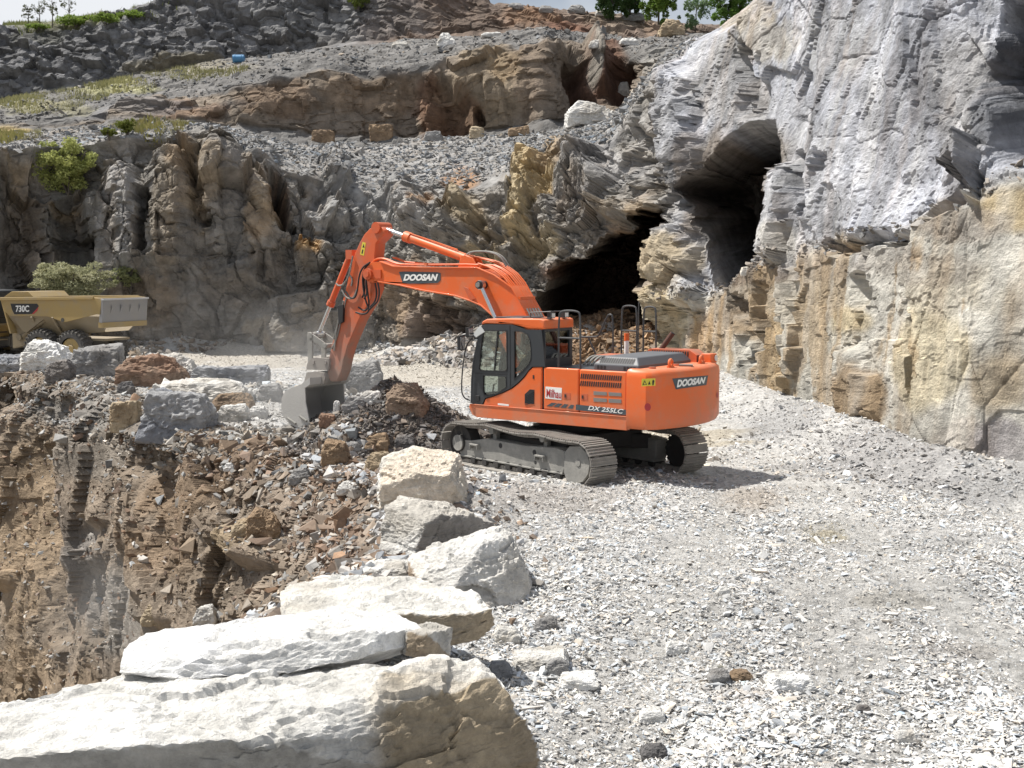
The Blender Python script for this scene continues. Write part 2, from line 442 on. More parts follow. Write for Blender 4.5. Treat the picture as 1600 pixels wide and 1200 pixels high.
for pts, r, a in FEAT:
    dd = line_d(px + 8 * b2 + 6 * b3 + 6 * w1, py + 12 * p1 + 6 * b3, pts)
    d += a * np.clip((1.15 * r - dd) / (0.75 * r), 0, 1)
P = P + N * d[..., None]
# caves driven into the face
CAVE1 = [(840, 600), (846, 478), (866, 430), (890, 408), (926, 404), (945, 376), (975, 360), (1004, 344), (1036, 326), (1052, 320), (1055, 352), (1044, 402), (1034, 440), (1040, 500), (1036, 600)]
CAVE2 = [(1094, 345), (1082, 300), (1108, 262), (1140, 214), (1166, 188), (1190, 184), (1194, 206), (1203, 255), (1202, 300), (1194, 350), (1188, 402), (1178, 420), (1160, 430), (1138, 444), (1112, 456), (1102, 410)]
NOOK = [(1512, 95), (1545, 60), (1555, -20), (1760, -20), (1760, 262), (1570, 268), (1545, 240), (1548, 170)]
HOLE = [(734, 172), (752, 170), (752, 196), (736, 198)]
for poly, depth, dr, soft, wob in ((CAVE1, 12, (0.16, 0.98, 0.06), 16, 0.18), (CAVE2, 8.5, (0.36, 0.93, 0.02), 16, 0.1), (NOOK, 3.2, (0.75, 0.66, 0.05), 34, 0.7)):
    sd = poly_sd(px + wob * (16 * w3 + 20 * w1), py + wob * (16 * wobs[3] + 14 * w2), poly)
    m = sstep(-3, soft, sd)
    P = P + np.array(dr) * (depth * m)[..., None]
    P = P + np.array(dr) * (m * (1.0 * b1 + .6 * b2 + .25 * b3 + .08 * p4))[..., None]
cave_m = np.maximum(sstep(0, 14, poly_sd(px, py, CAVE1)), sstep(0, 14, poly_sd(px, py, CAVE2)))
# colour of the stone, with some light and shade put in
base = Z_left[..., None] * np.array((.245, .23, .21)) + Z_low[..., None] * np.array((.465, .45, .405)) + Z_up[..., None] * np.array((.385, .40, .445)) + Z_scree[..., None] * np.array((.28, .275, .27))
ZON = [
 (60, 340, 70, 110, (.13, .105, .08), .8), (110, 330, 40, 110, (.105, .1, .09), .8), (190, 330, 34, 90, (.33, .32, .31), .85), (262, 330, 30, 90, (.26, .225, .18), .8),  # the sunlit rib is painted lighter than the wall round it
 (285, 255, 26, 26, (.30, .22, .14), .7), (360, 300, 60, 60, (.26, .24, .22), .6), (400, 330, 26, 60, (.30, .225, .15), .7), (380, 450, 80, 40, (.17, .14, .11), .6),
 (480, 372, 26, 20, (.42, .27, .13), .9), (440, 300, 18, 40, (.14, .09, .06), .8), (520, 450, 120, 70, (.20, .185, .165), .7), (230, 470, 60, 40, (.22, .17, .12), .7),
 (560, 320, 110, 40, (.30, .30, .30), .7), (655, 355, 60, 30, (.33, .32, .31), .6), (650, 470, 50, 60, (.22, .16, .11), .7), (720, 430, 40, 50, (.27, .19, .12), .6), (700, 510, 60, 40, (.19, .14, .11), .7),
 (845, 290, 36, 46, (.44, .34, .19), .85), (880, 250, 34, 34, (.34, .26, .17), .85), (815, 350, 26, 40, (.46, .37, .22), .8), (720, 275, 34, 22, (.30, .17, .09), .85), (730, 338, 36, 24, (.40, .31, .18), .6),
 (665, 325, 24, 14, (.28, .17, .09), .7), (760, 395, 34, 26, (.47, .40, .27), .6), (860, 390, 42, 26, (.46, .38, .24), .6), (940, 260, 60, 50, (.30, .30, .31), .6), (930, 330, 50, 30, (.20, .19, .185), .6), (980, 190, 50, 40, (.34, .335, .33), .6),
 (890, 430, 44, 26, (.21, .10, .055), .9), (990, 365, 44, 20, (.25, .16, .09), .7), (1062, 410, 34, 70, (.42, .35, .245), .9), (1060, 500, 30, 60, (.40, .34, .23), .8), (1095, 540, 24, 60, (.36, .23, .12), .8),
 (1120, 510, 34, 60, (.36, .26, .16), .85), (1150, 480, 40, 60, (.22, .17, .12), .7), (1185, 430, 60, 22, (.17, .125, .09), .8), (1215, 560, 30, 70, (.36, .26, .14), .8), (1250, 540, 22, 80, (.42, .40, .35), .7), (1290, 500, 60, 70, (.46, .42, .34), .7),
 (1350, 620, 40, 60, (.27, .19, .11), .85), (1340, 500, 34, 24, (.45, .36, .2), .6), (1440, 560, 60, 70, (.48, .42, .29), .75), (1560, 600, 60, 60, (.28, .22, .14), .7), (1500, 690, 60, 40, (.43, .40, .36), .8), (1570, 700, 50, 40, (.34, .32, .33), .8), (1580, 330, 60, 40, (.40, .31, .17), .8), (1480, 460, 80, 40, (.40, .36, .28), .6),
 (1380, 400, 60, 26, (.24, .22, .2), .7), (1500, 350, 80, 26, (.26, .23, .2), .7), (1440, 420, 90, 26, (.30, .27, .23), .6), (1300, 420, 60, 22, (.23, .215, .2), .6),
 (1250, 300, 90, 120, (.46, .465, .49), .6), (1210, 180, 60, 60, (.42, .425, .45), .5), (1400, 200, 90, 110, (.35, .355, .385), .6), (1300, 70, 90, 60, (.36, .365, .38), .6), (1190, 60, 50, 40, (.36, .335, .29), .7), (1500, 150, 50, 110, (.36, .35, .34), .6), (1230, 370, 34, 40, (.48, .46, .42), .8), (1580, 130, 60, 110, (.19, .2, .225), .8), (1150, 20, 60, 30, (.37, .31, .23), .6), (1130, 140, 60, 70, (.33, .325, .32), .6),  # shade of the overhang nook put into the colour at the far right
 (1160, 320, 70, 110, (.15, .12, .09), .85), (960, 440, 100, 80, (.12, .085, .06), .0),  # shade inside the tall cave put into the colour
]
c = paint(base, px, py, ZON, wobs)
stk0 = fbm(np.c_[Pf[:, 0] * 1.1, Pf[:, 1] * 1.1, Pf[:, 2] * 0.35], 5, 121).reshape(nc, nr)
tone = 1 + Z_left * ((1 - mixr) * (.07 * tb2 + .06 * tb3) + mixr * (.08 * te2 + .07 * te3)) + Z_low * (.08 * tr1 + .07 * tr2) + Z_up * (.12 * tu2 + .08 * tu3 + .30 * w3 - .35 * np.clip(stk0 * 1.5, 0, 1)) - .30 * Z_right * crk * cm_ + .08 * p3 + .10 * p4 + .10 * p5 + 0.25 * w1 + 0.32 * w3
# iron stain and lime run down the joints, in vertical streaks
stk = fbm(np.c_[Pf[:, 0] * 1.6, Pf[:, 1] * 1.6, Pf[:, 2] * 0.16], 4, 21).reshape(nc, nr)
s1 = (np.clip(stk * 1.8, 0, 1) * (0.25 + 0.30 * Z_low))[..., None]
c = c * (1 - s1) + np.array((.31, .215, .12)) * s1
colt = G(blocks(Pf, 1.0, (1.5, 1.5, 7.0), 61, .2, .03, -1.05)[1]) + .9 * w3 + .5 * w1
s3 = (sstep(.30, .52, colt) * .62 * Z_low)[..., None]
c = c * (1 - s3) + np.array((.29, .205, .115)) * s3
s2 = (np.clip(-stk * 1.5 - 0.1, 0, 1) * (0.15 + 0.35 * Z_right))[..., None]
c = c * (1 - s2) + np.array((.50, .49, .46)) * s2
bl = (sstep(.25, .55, .6 * p2 + .5 * w3 + .3 * p3) * (0.45 * Z_left + 0.2 * Z_low + .12 * Z_up))[..., None]
c = c * (1 - bl) + np.array((.31, .235, .145)) * bl
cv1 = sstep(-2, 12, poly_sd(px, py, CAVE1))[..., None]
c = c * (1 - cv1) + np.array((.11, .075, .055)) * cv1  # brown cave rock painted darker, its shade put into the colour
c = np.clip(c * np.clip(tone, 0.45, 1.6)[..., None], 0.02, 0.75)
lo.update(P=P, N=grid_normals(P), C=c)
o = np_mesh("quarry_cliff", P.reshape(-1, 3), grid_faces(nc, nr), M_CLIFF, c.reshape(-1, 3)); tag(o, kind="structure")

# ---- middle bench and the brown wall behind it
MC = [
 (-420, [(224, 70), (200, 79), (194, 80), (186, 82), (180, 84), (172, 88), (160, 106)]),
 (0,   [(224, 71), (204, 79), (198, 80), (192, 82), (184, 84), (168, 89), (157, 106)]),
 (112, [(216, 70), (198, 79), (194, 80), (184, 82), (172, 85), (150, 90), (140, 106)]),
 (250, [(212, 71), (194, 79), (190, 80.5), (176, 81.5), (158, 83), (128, 90), (113, 106)]),
 (400, [(238, 73), (212, 80), (206, 81), (170, 82), (133, 83.5), (98, 91), (86, 106)]),
 (520, [(240, 74), (218, 81), (212, 82), (165, 82.7), (116, 84), (78, 91), (71, 106)]),
 (640, [(240, 76), (220, 82), (214, 83), (160, 83.5), (108, 84.5), (75, 90), (66, 106)]),
 (760, [(232, 75), (213, 81.5), (208, 82.5), (155, 83), (96, 84.5), (62, 90), (57, 106)]),
 (850, [(222, 74), (203, 80), (198, 81), (140, 81.5), (76, 83), (50, 87), (46, 106)]),
 (880, [(218, 73), (198, 81), (192, 83), (140, 84), (84, 85), (62, 88), (52, 106)]),
 (960, [(202, 71), (182, 81), (174, 83), (130, 85), (90, 86), (70, 90), (57, 106)]),
 (1010, [(182, 68), (155, 78), (148, 79), (120, 80), (90, 81), (70, 84), (60, 106)]),
 (1080, [(158, 66), (126, 75), (118, 76), (95, 78), (80, 80), (60, 84), (52, 106)]),
 (1400, [(158, 62), (126, 71), (118, 72), (95, 74), (80, 76), (60, 80), (52, 106)]),
]
mi = patch(MC, 620, [26, 8, 60, 60, 36, 30], smooth=15)
P, px, py = mi["P"], mi["px"], mi["py"]; nc, nr = px.shape
N = blur(grid_normals(P), 8); N /= np.linalg.norm(N, axis=-1, keepdims=True)
Pf = P.reshape(-1, 3)
w1 = fbm(Pf * 0.3, 4, 13).reshape(nc, nr); w2 = fbm(Pf * 0.3 + 40, 4, 15).reshape(nc, nr); w3 = fbm(Pf * 0.9, 4, 18).reshape(nc, nr)
wobs = [w1 * 1.5, w2 * 1.5, w3 * 1.3]
big, tb = stack_relief(Pf, [(1, 5.0, (1.2, 1, 1.2), 111, 0.8, 0, 0.1)])
mid, tm = stack_relief(Pf, [(1, 1.8, (1.2, 1, 1), 212, 0.9, 0.4, 0.1)])
sml, ts = stack_relief(Pf, [(1, 0.7, (1.3, 1, .8), 313, 1.0, 0.3, 0.2)])
G = lambda a: a.reshape(nc, nr)
facebot = np.interp(px, [-420, 0, 112, 250, 400, 520, 640, 760, 850, 960, 1010, 1080], [195, 198, 194, 190, 206, 212, 214, 208, 198, 174, 148, 118])
facetop = np.interp(px, [-420, 0, 112, 250, 400, 520, 640, 690, 760, 850, 870, 960, 1010, 1080], [186, 192, 180, 158, 133, 116, 112, 104, 88, 62, 64, 72, 85, 80])
Zf = sstep(0, 10, py + 12 * w1 + 6 * w3 - facetop) * sstep(0, 8, facebot + 4 - py)
p1 = G(plin(Pf, 7, (1, 1, 1), 31)); p2 = G(plin(Pf, 2.2, (1, 1, 1), 32)); p3 = G(plin(Pf, .9, (1.1, 1, .9), 33)); p4 = G(plin(Pf, .4, (1.1, 1, .9), 35))
def BK(*a, **k): return tuple(G(x) for x in blocks(Pf, *a, **k))
b1, tb1 = BK(4.2, (1, 1, 1.2), 121, .3, .05, .1, .10, cw=.04); b2, tb2 = BK(1.7, (1, 1, 1), 122, .35, .08, .1, .12); b3, tb3 = BK(.7, (1.2, 1, .8), 123, .45, .1, .1)
d = Zf * (0.5 * p1 + 0.55 * b1 + .3 * b2 * (.4 + .6 * np.clip(w1 * 2 + .5, 0, 1)) + .12 * b3 + .07 * p4) + (1 - Zf) * (0.4 * p1 + 0.15 * p2 + 0.10 * p3 + .12 * b3) + 0.15 * w1
for pts, r, a in [([(690, 150), (700, 200)], 34, -1.6), ([(742, 182), (748, 190)], 10, -1.0), ([(855, 80), (850, 190)], 26, .5), ([(640, 140), (640, 200)], 26, -0.8),
                  ([(930, 80), (936, 128)], 14, 1.6), ([(900, 100), (905, 160)], 18, -2.0), ([(960, 100), (955, 150)], 16, -1.6), ([(800, 120), (760, 130)], 60, 0.7), ([(520, 130), (380, 170)], 40, 0.5)]:
    d += a * (1 - sstep(0.25 * r, 1.1 * r, line_d(px + 14 * w1 + 6 * p2, py + 10 * w2 + 6 * p3, pts)))
k0 = mi["row"][1]; tf_ = np.clip(np.arange(nr) / k0, 0, 1)[None, :]
P = P + N * (d * tf_)[..., None]; P[..., 2] -= 1.3 * (1 - tf_)
base = Zf[..., None] * np.array((.215, .18, .145)) + (1 - Zf)[..., None] * np.array((.17, .165, .16))
ZON = [(690, 165, 50, 50, (.17, .095, .06), .8), (760, 150, 70, 60, (.27, .215, .15), .6), (830, 130, 30, 60, (.26, .2, .15), .6), (790, 110, 30, 30, (.33, .24, .14), .5), (560, 150, 70, 40, (.25, .18, .12), .6), (430, 165, 60, 30, (.20, .14, .095), .7),
       (700, 180, 50, 26, (.18, .11, .07), .7), (940, 120, 50, 50, (.13, .072, .05), .92), (300, 180, 60, 16, (.2, .13, .085), .7), (250, 175, 130, 12, (.2, .2, .21), .5), (930, 105, 10, 36, (.27, .25, .22), .9), (1020, 110, 30, 40, (.30, .29, .27), .7),
       (180, 140, 70, 10, (.33, .32, .15), .7), (60, 168, 80, 12, (.30, .28, .16), .6), (330, 110, 90, 12, (.3, .27, .2), .6), (20, 205, 40, 8, (.36, .28, .14), .9)]
c = paint(base, px, py, ZON, wobs)
tone = 1 + 0.06 * tb2 + 0.06 * tb3 + .08 * p3 + .08 * p4 + 0.3 * w1 + 0.3 * w3
c = np.clip(c * np.clip(tone, 0.5, 1.6)[..., None], 0.02, 0.7)
mi.update(P=P, N=grid_normals(P), C=c)
o = np_mesh("middle_bench", P.reshape(-1, 3), grid_faces(nc, nr), M_CLIFF, c.reshape(-1, 3)); tag(o, kind="structure")

# ---- upper bench, dark top face and the plateau behind it
UC = [
 (-420, [(180, 95), (158, 104), (110, 106), (64, 109), (60, 112), (58, 190)]),
 (0,   [(174, 95), (156, 104), (100, 106), (46, 109), (42, 112), (40, 190)]),
 (110, [(156, 95), (138, 104), (85, 106), (40, 109), (36, 112), (34, 190)]),
 (250, [(130, 95), (111, 104), (60, 106), (12, 109), (8, 112), (6, 190)]),
 (400, [(104, 95), (86, 104), (20, 106), (-50, 109), (-56, 112), (-60, 190)]),
 (550, [(86, 95), (68, 104), (0, 106), (-70, 109), (-76, 112), (-80, 190)]),
 (680, [(80, 95), (60, 104), (10, 107), (-40, 110), (-46, 113), (-50, 190)]),
 (735, [(74, 95), (56, 104), (24, 108), (-4, 112), (-6, 115), (-8, 190)]),
 (770, [(70, 95), (52, 104), (32, 108), (14, 112), (13, 115), (12, 190)]),
 (850, [(64, 95), (46, 104), (34, 108), (21, 113), (20, 116), (19, 190)]),
 (950, [(74, 95), (54, 104), (40, 108), (27, 113), (26, 116), (25, 190)]),
 (1040, [(80, 95), (58, 104), (52, 108), (40, 113), (38, 116), (36, 190)]),
 (1130, [(88, 95), (62, 104), (56, 108), (44, 113), (42, 116), (40, 190)]),
 (1500, [(88, 95), (62, 104), (56, 108), (44, 113), (42, 116), (40, 190)]),
]
up = patch(UC, 620, [14, 70, 70, 8, 20], smooth=15)
P, px, py = up["P"], up["px"], up["py"]; nc, nr = px.shape
N = blur(grid_normals(P), 8); N /= np.linalg.norm(N, axis=-1, keepdims=True)
Pf = P.reshape(-1, 3)
w1 = fbm(Pf * 0.25, 4, 23).reshape(nc, nr); w2 = fbm(Pf * 0.25 + 40, 4, 25).reshape(nc, nr); w3 = fbm(Pf * 0.8, 4, 28).reshape(nc, nr)
wobs = [w1 * 1.5, w2 * 1.5, w3 * 1.3]
big, tb = stack_relief(Pf, [(1, 5.5, (1.2, 1, 1.3), 121, 0.8, 0, 0.1)])
mid, tm = stack_relief(Pf, [(1, 2.2, (1.3, 1, .8), 222, 1.1, 0.4, -0.2)])
sml, ts = stack_relief(Pf, [(1, 0.9, (1.4, 1, .7), 323, 1.1, 0.3, -0.25)])
G = lambda a: a.reshape(nc, nr)
Zr = 1 - sstep(540, 640, px + 40 * w1)
p1 = G(plin(Pf, 7, (1, 1, 1), 41)); p2 = G(plin(Pf, 2.4, (1.2, 1, .9), 42)); p3 = G(plin(Pf, 1.0, (1.2, 1, .9), 43)); p4 = G(plin(Pf, .45, (1.2, 1, .9), 44))
def BK(*a, **k): return tuple(G(x) for x in blocks(Pf, *a, **k))
b1, tb1 = BK(4.5, (1.2, 1, 1), 131, .35, -.2, .1, .1); b2, tb2 = BK(2.0, (1.3, 1, .75), 132, .45, -.25, .15, .15); b3, tb3 = BK(.9, (1.3, 1, .7), 133, .5, -.25, .1, .1)
wallk = sstep(0, 6, np.interp(px, [c_[0] for c_ in UC], [c_[1][1][0] for c_ in UC]) - py)
d = Zr * (0.6 * p1 + wallk * (0.8 * b1 + .65 * b2 + .32 * b3 + .12 * p4) + .15 * p3) + (1 - Zr) * (0.5 * p1 + 0.25 * p2 + 0.2 * p3 + wallk * (.3 * b2 + .2 * b3) + .1 * p4) + 0.2 * w1
flat = sstep(0, 4, np.interp(px, [c_[0] for c_ in UC], [c_[1][3][0] for c_ in UC]) - py)
d = d * (1 - 0.8 * flat)
k0 = up["row"][1]; tf_ = np.clip(np.arange(nr) / k0, 0, 1)[None, :]
P = P + N * (d * tf_)[..., None]; P[..., 2] -= 1.3 * (1 - tf_)
base = Zr[..., None] * np.array((.165, .165, .17)) + (1 - Zr)[..., None] * np.array((.17, .13, .105))
ZON = [(620, 30, 60, 40, (.155, .145, .14), .6), (820, 30, 60, 14, (.24, .14, .08), .6), (900, 45, 60, 16, (.17, .09, .06), .8), (970, 35, 60, 14, (.26, .215, .17), .7), (1030, 45, 30, 14, (.25, .18, .13), .7),
       (500, 60, 70, 16, (.2, .19, .18), .6), (130, 38, 90, 10, (.17, .17, .07), .7), (330, 105, 120, 12, (.24, .21, .14), .5), (60, 60, 50, 20, (.12, .12, .10), .6), (480, 20, 120, 30, (.2, .2, .2), .5)]
c = paint(base, px, py, ZON, wobs)
tone = 1 + 0.16 * G(tm[0]) + 0.14 * G(ts[0]) + 0.3 * w1 + 0.25 * w3
c = np.clip(c * np.clip(tone, 0.5, 1.6)[..., None], 0.02, 0.7)
up.update(P=P, N=grid_normals(P), C=c)
o = np_mesh("upper_bench", P.reshape(-1, 3), grid_faces(nc, nr), M_CLIFF, c.reshape(-1, 3)); tag(o, kind="structure")

# ---- pit wall below the working floor
RIM = [(-300, 576), (0, 580), (60, 590), (110, 600), (170, 622), (215, 655), (300, 682), (400, 692), (480, 706), (560, 738), (600, 760), (606, 800), (600, 850), (590, 880),
       (530, 915), (470, 955), (370, 1000), (240, 1045), (130, 1095), (30, 1145), (-250, 1290)]
PC = [
 (-420, [(566, 57), (578, 54), (640, 52), (760, 50.5), (900, 49), (1050, 47.5), (1300, 45)]),
 (0,   [(566, 54), (580, 51), (650, 49), (760, 47.5), (900, 46), (1050, 44.5), (1300, 42)]),
 (100, [(580, 50), (597, 46.5), (680, 44), (780, 42.5), (900, 41), (1050, 39.5), (1300, 37)]),
 (180, [(608, 43), (628, 39.5), (700, 38), (790, 37), (900, 36), (1020, 35), (1300, 32.5)]),
 (300, [(668, 33.5), (684, 31.4), (740, 30.8), (810, 30.1), (880, 29.6), (960, 29.0), (1250, 26.5)]),
 (400, [(680, 32), (694, 30.4), (740, 29.4), (800, 28.3), (870, 27.3), (940, 26.3), (1200, 23.5)]),
 (480, [(690, 30.8), (708, 29.0), (750, 27.7), (800, 26.2), (860, 24.6), (930, 22.9), (1150, 19.5)]),
 (560, [(722, 27.6), (740, 26.0), (785, 24.2), (830, 22.5), (880, 20.8), (940, 19.2), (1100, 16.5)]),
 (612, [(740, 26), (752, 25.1), (795, 23.0), (845, 21.0), (890, 19.3), (950, 17.6), (1090, 15.2)]),
 (650, [(745, 25.6), (756, 24.8), (800, 22.7), (850, 20.6), (895, 18.9), (955, 17.2), (1090, 14.8)]),
]
pi_ = patch(PC, 560, [14, 60, 66, 66, 60, 40], smooth=31)
P, px, py = pi_["P"], pi_["px"], pi_["py"]; nc, nr = px.shape
N = blur(grid_normals(P), 10); N[..., 2] *= .45; N /= np.linalg.norm(N, axis=-1, keepdims=True)
Pf = P.reshape(-1, 3)
w1 = fbm(Pf * 0.4, 4, 33).reshape(nc, nr); w2 = fbm(Pf * 0.4 + 40, 4, 35).reshape(nc, nr); w3 = fbm(Pf * 1.1, 4, 38).reshape(nc, nr)
wobs = [w1 * 1.5, w2 * 1.5, w3 * 1.3]
big, tb = stack_relief(Pf, [(1, 3.2, (0.9, .9, 1.6), 131, 0.8, 0, 0.1)])
mid, tm = stack_relief(Pf, [(1, 1.25, (1, 1, 1.15), 232, 0.75, 0.3, 0.55)])
sml, ts = stack_relief(Pf, [(1, 0.5, (1.1, 1, 1), 333, 0.9, 0.2, 0.6)])
fin, tf = stack_relief(Pf, [(1, 0.19, (1, 1, 1), 434, .9, 0.1, 0.6)])
G = lambda a: a.reshape(nc, nr)
edge = sstep(0, 26, py - np.interp(px, [r_[0] for r_ in RIM[:14]][:11], [r_[1] for r_ in RIM[:11]]))
slope = sstep(380, 520, px + 50 * w1 - 0.25 * (py - 800))
p1 = G(plin(Pf, 3.6, (.8, .8, 2.2), 51)); p2 = G(plin(Pf, 1.3, (.85, .85, 1.9), 52)); p3 = G(plin(Pf, .55, (.9, .9, 1.4), 53)); p4 = G(plin(Pf, .22, (1, 1, 1.1), 54))
def BK(*a, **k): return tuple(G(x) for x in blocks(Pf, *a, **k))
b1, tb1 = BK(2.4, (.8, .8, 2.2), 151, .35, .15, .3, .08); b2, tb2 = BK(1.0, (.9, .9, 1.5), 152, .4, .25, .3, .12); b3, tb3 = BK(.42, (1, 1, 1), 153, .5, .3, .3, .1); b4, tb4 = BK(.18, (1, 1, .9), 154, .5, .3, .2)
wa = fbm(Pf * .3, 2, 158).reshape(nc, nr); wb = fbm(Pf * .3, 2, 159).reshape(nc, nr)
soft = np.clip(fbm(Pf * .45, 3, 157).reshape(nc, nr) * 2 + .6, .15, 1)
d = edge * ((1 - slope) * (0.5 * p1 + .50 * b1 + soft * (.20 * b2 + .11 * G(facet(Pf, .5, (1, 1, 1.2), 155, .7, .1)[0]) + .05 * G(facet(Pf, .2, (1, 1, 1), 156, .9)[0])) + .05 * p4) + slope * (0.25 * p1 + 0.1 * p2 + .10 * p3 + 0.05 * p4)) + 0.15 * w1 * edge
d *= np.clip(facing(P, N) * 1.15, .6, 1)
for pts, r, a in [([(75, 720), (100, 1000)], 20, -0.6), ([(140, 680), (150, 860)], 34, 0.5), ([(160, 830), (150, 1000)], 22, -0.4), ([(30, 660), (20, 900)], 26, 0.8), ([(0, 600), (-10, 720)], 16, -1.4), ([(230, 760), (240, 960)], 30, 0.6), ([(390, 840), (420, 870)], 30, 0.7)]:
    d += edge * a * np.clip((1.1 * r - line_d(px + 16 * wa + 5 * p2, py + 16 * wb, pts)) / (.8 * r), 0, 1)
P = P + N * d[..., None]
base = (1 - slope)[..., None] * np.array((.235, .192, .15)) + slope[..., None] * np.array((.25, .205, .165))
ZON = [(40, 850, 70, 160, (.275, .205, .135), .75), (110, 840, 34, 110, (.15, .125, .105), .8), (150, 700, 60, 50, (.215, .195, .17), .7), (210, 960, 60, 70, (.26, .245, .225), .75), (140, 900, 26, 90, (.2, .19, .18), .7), (300, 780, 80, 50, (.20, .14, .09), .7),
       (260, 860, 60, 60, (.22, .155, .10), .6), (380, 720, 110, 34, (.205, .145, .10), .7), (400, 850, 50, 40, (.31, .24, .15), .6), (170, 640, 110, 34, (.26, .25, .235), .75), (500, 760, 60, 40, (.20, .14, .10), .6), (520, 850, 60, 50, (.185, .12, .085), .7), (30, 1060, 80, 60, (.27, .2, .13), .6), (330, 900, 40, 60, (.24, .19, .14), .6)]
c = paint(base, px, py, ZON, wobs)
tone = 1 + 0.07 * tb2 + 0.07 * tb3 + .06 * p3 + .08 * p4 + 0.3 * w1 + 0.3 * w3
c = np.clip(c * np.clip(tone, 0.5, 1.6)[..., None], 0.02, 0.7)
pi_.update(P=P, N=grid_normals(P), C=c)
o = np_mesh("pit_slope", P.reshape(-1, 3), grid_faces(nc, nr), M_CLIFF, c.reshape(-1, 3)); tag(o, kind="structure")

# ---- working floor of crushed stone, cut away over the pit
pit_poly = [tuple(gnd(*q)[:2]) for q in RIM]
pit_poly += [(-30, 5.0), (-60, 20), (-60, 55)]
toe = [tuple(gnd(c_[0], c_[1][0][0])[:2]) for c_ in LC]
MOUNDS = [(gnd(610, 690)[:2], 2.6, 1.5), (gnd(560, 655)[:2], 1.8, 0.6), (gnd(950, 566)[:2] + np.array([0, 2.0]), 5.2, 2.3), (gnd(1060, 575)[:2], 3.0, 1.4),
          (gnd(690, 565)[:2], 3.2, 0.9), (gnd(600, 545)[:2], 4.0, 1.0), (gnd(235, 545)[:2], 5.0, 1.1), (gnd(410, 615)[:2], 3.0, 0.35), (gnd(715, 790)[:2], 1.2, 0.25), (gnd(240, 600)[:2], 3.5, 0.35)]
LANES = [np.array([gnd(*q)[:2] for q in L]) for L in ([(930, 1300), (985, 1050), (1085, 880), (1150, 770), (1120, 690), (1000, 640), (860, 600)], [(1330, 1300), (1300, 1050), (1290, 880), (1260, 770), (1190, 700), (1100, 655)],
                                                     [(1700, 1100), (1480, 960), (1350, 840), (1290, 770), (1220, 720)])]
def lane(x, y):
    """0..1, where wheels and tracks have packed the stone"""
    d = np.minimum.reduce([line_d(x, y, L) for L in LANES]) + .35 * vnoise(np.c_[x * .8, y * .8, 0 * x], 67)
    return 1 - sstep(.25, .95, d)
def floor_z(x, y):
    z = 0.10 * vnoise(np.c_[x * .25, y * .25, 0 * x], 61) + 0.05 * vnoise(np.c_[x * .9, y * .9, 0 * x], 62) + 0.02 * vnoise(np.c_[x * 3.3, y * 3.3, 0 * x], 63)
    td = line_d(x, y, toe)
    z = z - .05 * lane(x, y)
    z = z + np.where(x > 3, 0.42, 0.45) * (1 - sstep(0, 2.6, td)) ** 1.5
    for (mx, my), r, h in MOUNDS:
        q = np.sqrt((x - mx) ** 2 + (y - my) ** 2) / r + 0.12 * vnoise(np.c_[x * .8, y * .8, 0 * x], 64)
        z = z + h * np.clip(1 - q, 0, 1) ** 0.9
    return z
gx = np.linspace(-420, 2150, 760)
gy = np.concatenate([np.geomspace(95, 420, 420) + 415, np.linspace(836, 1260, 420), np.geomspace(1275, 6000, 40)])
GX, GY = np.meshgrid(gx, gy, indexing='ij')
b_ = -(GY - 600) / F_PX
t_ = -CAM_H / (-SP + b_ * CP)
X_, Y_ = (GX - 800) / F_PX * t_, (CP + b_ * SP) * t_
xf, yf = X_.ravel(), Y_.ravel()
zf = floor_z(xf, yf) - 0.02
sdp = poly_sd(xf + 0.25 * vnoise(np.c_[xf * 1.5, yf * 1.5, 0 * xf], 65), yf, pit_poly)
zf = zf - 0.45 * np.clip(sdp + 0.7, 0, 1.2) ** 2
FP = np.c_[xf, yf, zf]
nc, nr = GX.shape
gz, tg = facet(FP, 0.16, (1, 1, 1), 71, 0.8, 0.0)
FP[:, 2] += 0.028 * gz
ins = (sdp > 0.12 + .2 * vnoise(np.c_[xf * 3, yf * 3, 0 * xf], 66)).reshape(nc, nr)
keep = ~(ins[:-1, :-1] & ins[1:, :-1] & ins[1:, 1:] & ins[:-1, 1:])
n1 = fbm(FP * 0.22, 4, 81); n2 = fbm(FP * 0.9, 3, 82); n3 = fbm(FP * np.array((.5, 1.4, 1)), 4, 83)
gc = np.array((.49, .485, .475)) * (1 + 0.10 * n1 + 0.12 * n2 + 0.16 * tg)[:, None]
ln_ = lane(xf, yf)[:, None] * .3
gc = gc * (1 - ln_) + np.array((.44, .425, .39)) * ln_
pxf, pyf = GX.ravel(), GY.ravel()
wob = [n1 * 1.6, n2 * 1.2, n3 * 1.6]
ZF = [(700, 585, 220, 20, (.44, .40, .335), .7), (420, 560, 170, 14, (.43, .39, .33), .7), (1060, 680, 130, 20, (.44, .39, .30), .7), (1180, 780, 80, 22, (.34, .28, .22), .5), (1290, 828, 34, 10, (.34, .30, .21), .7), (1400, 720, 150, 50, (.30, .295, .30), .6),
      (1230, 660, 90, 40, (.31, .31, .315), .6), (870, 780, 120, 30, (.33, .30, .27), .5), (1390, 940, 60, 20, (.33, .31, .27), .5), (1540, 760, 90, 40, (.31, .31, .315), .6), (620, 680, 90, 50, (.10, .085, .075), .95), (640, 740, 80, 40, (.27, .24, .21), .7), (420, 640, 130, 40, (.40, .39, .37), .6), (960, 540, 130, 46, (.19, .125, .075), .95), (1090, 560, 50, 36, (.30, .24, .17), .7),
      (1490, 1020, 60, 12, (.34, .31, .28), .4), (1150, 1085, 60, 14, (.30, .27, .24), .4)]
gc = paint(gc, pxf, pyf, ZF, wob)
rm = (sstep(-2.4, -.5, sdp + .8 * n2) * (pyf < 900))[:, None]
gc = gc * (1 - rm) + np.array((.245, .215, .185)) * rm
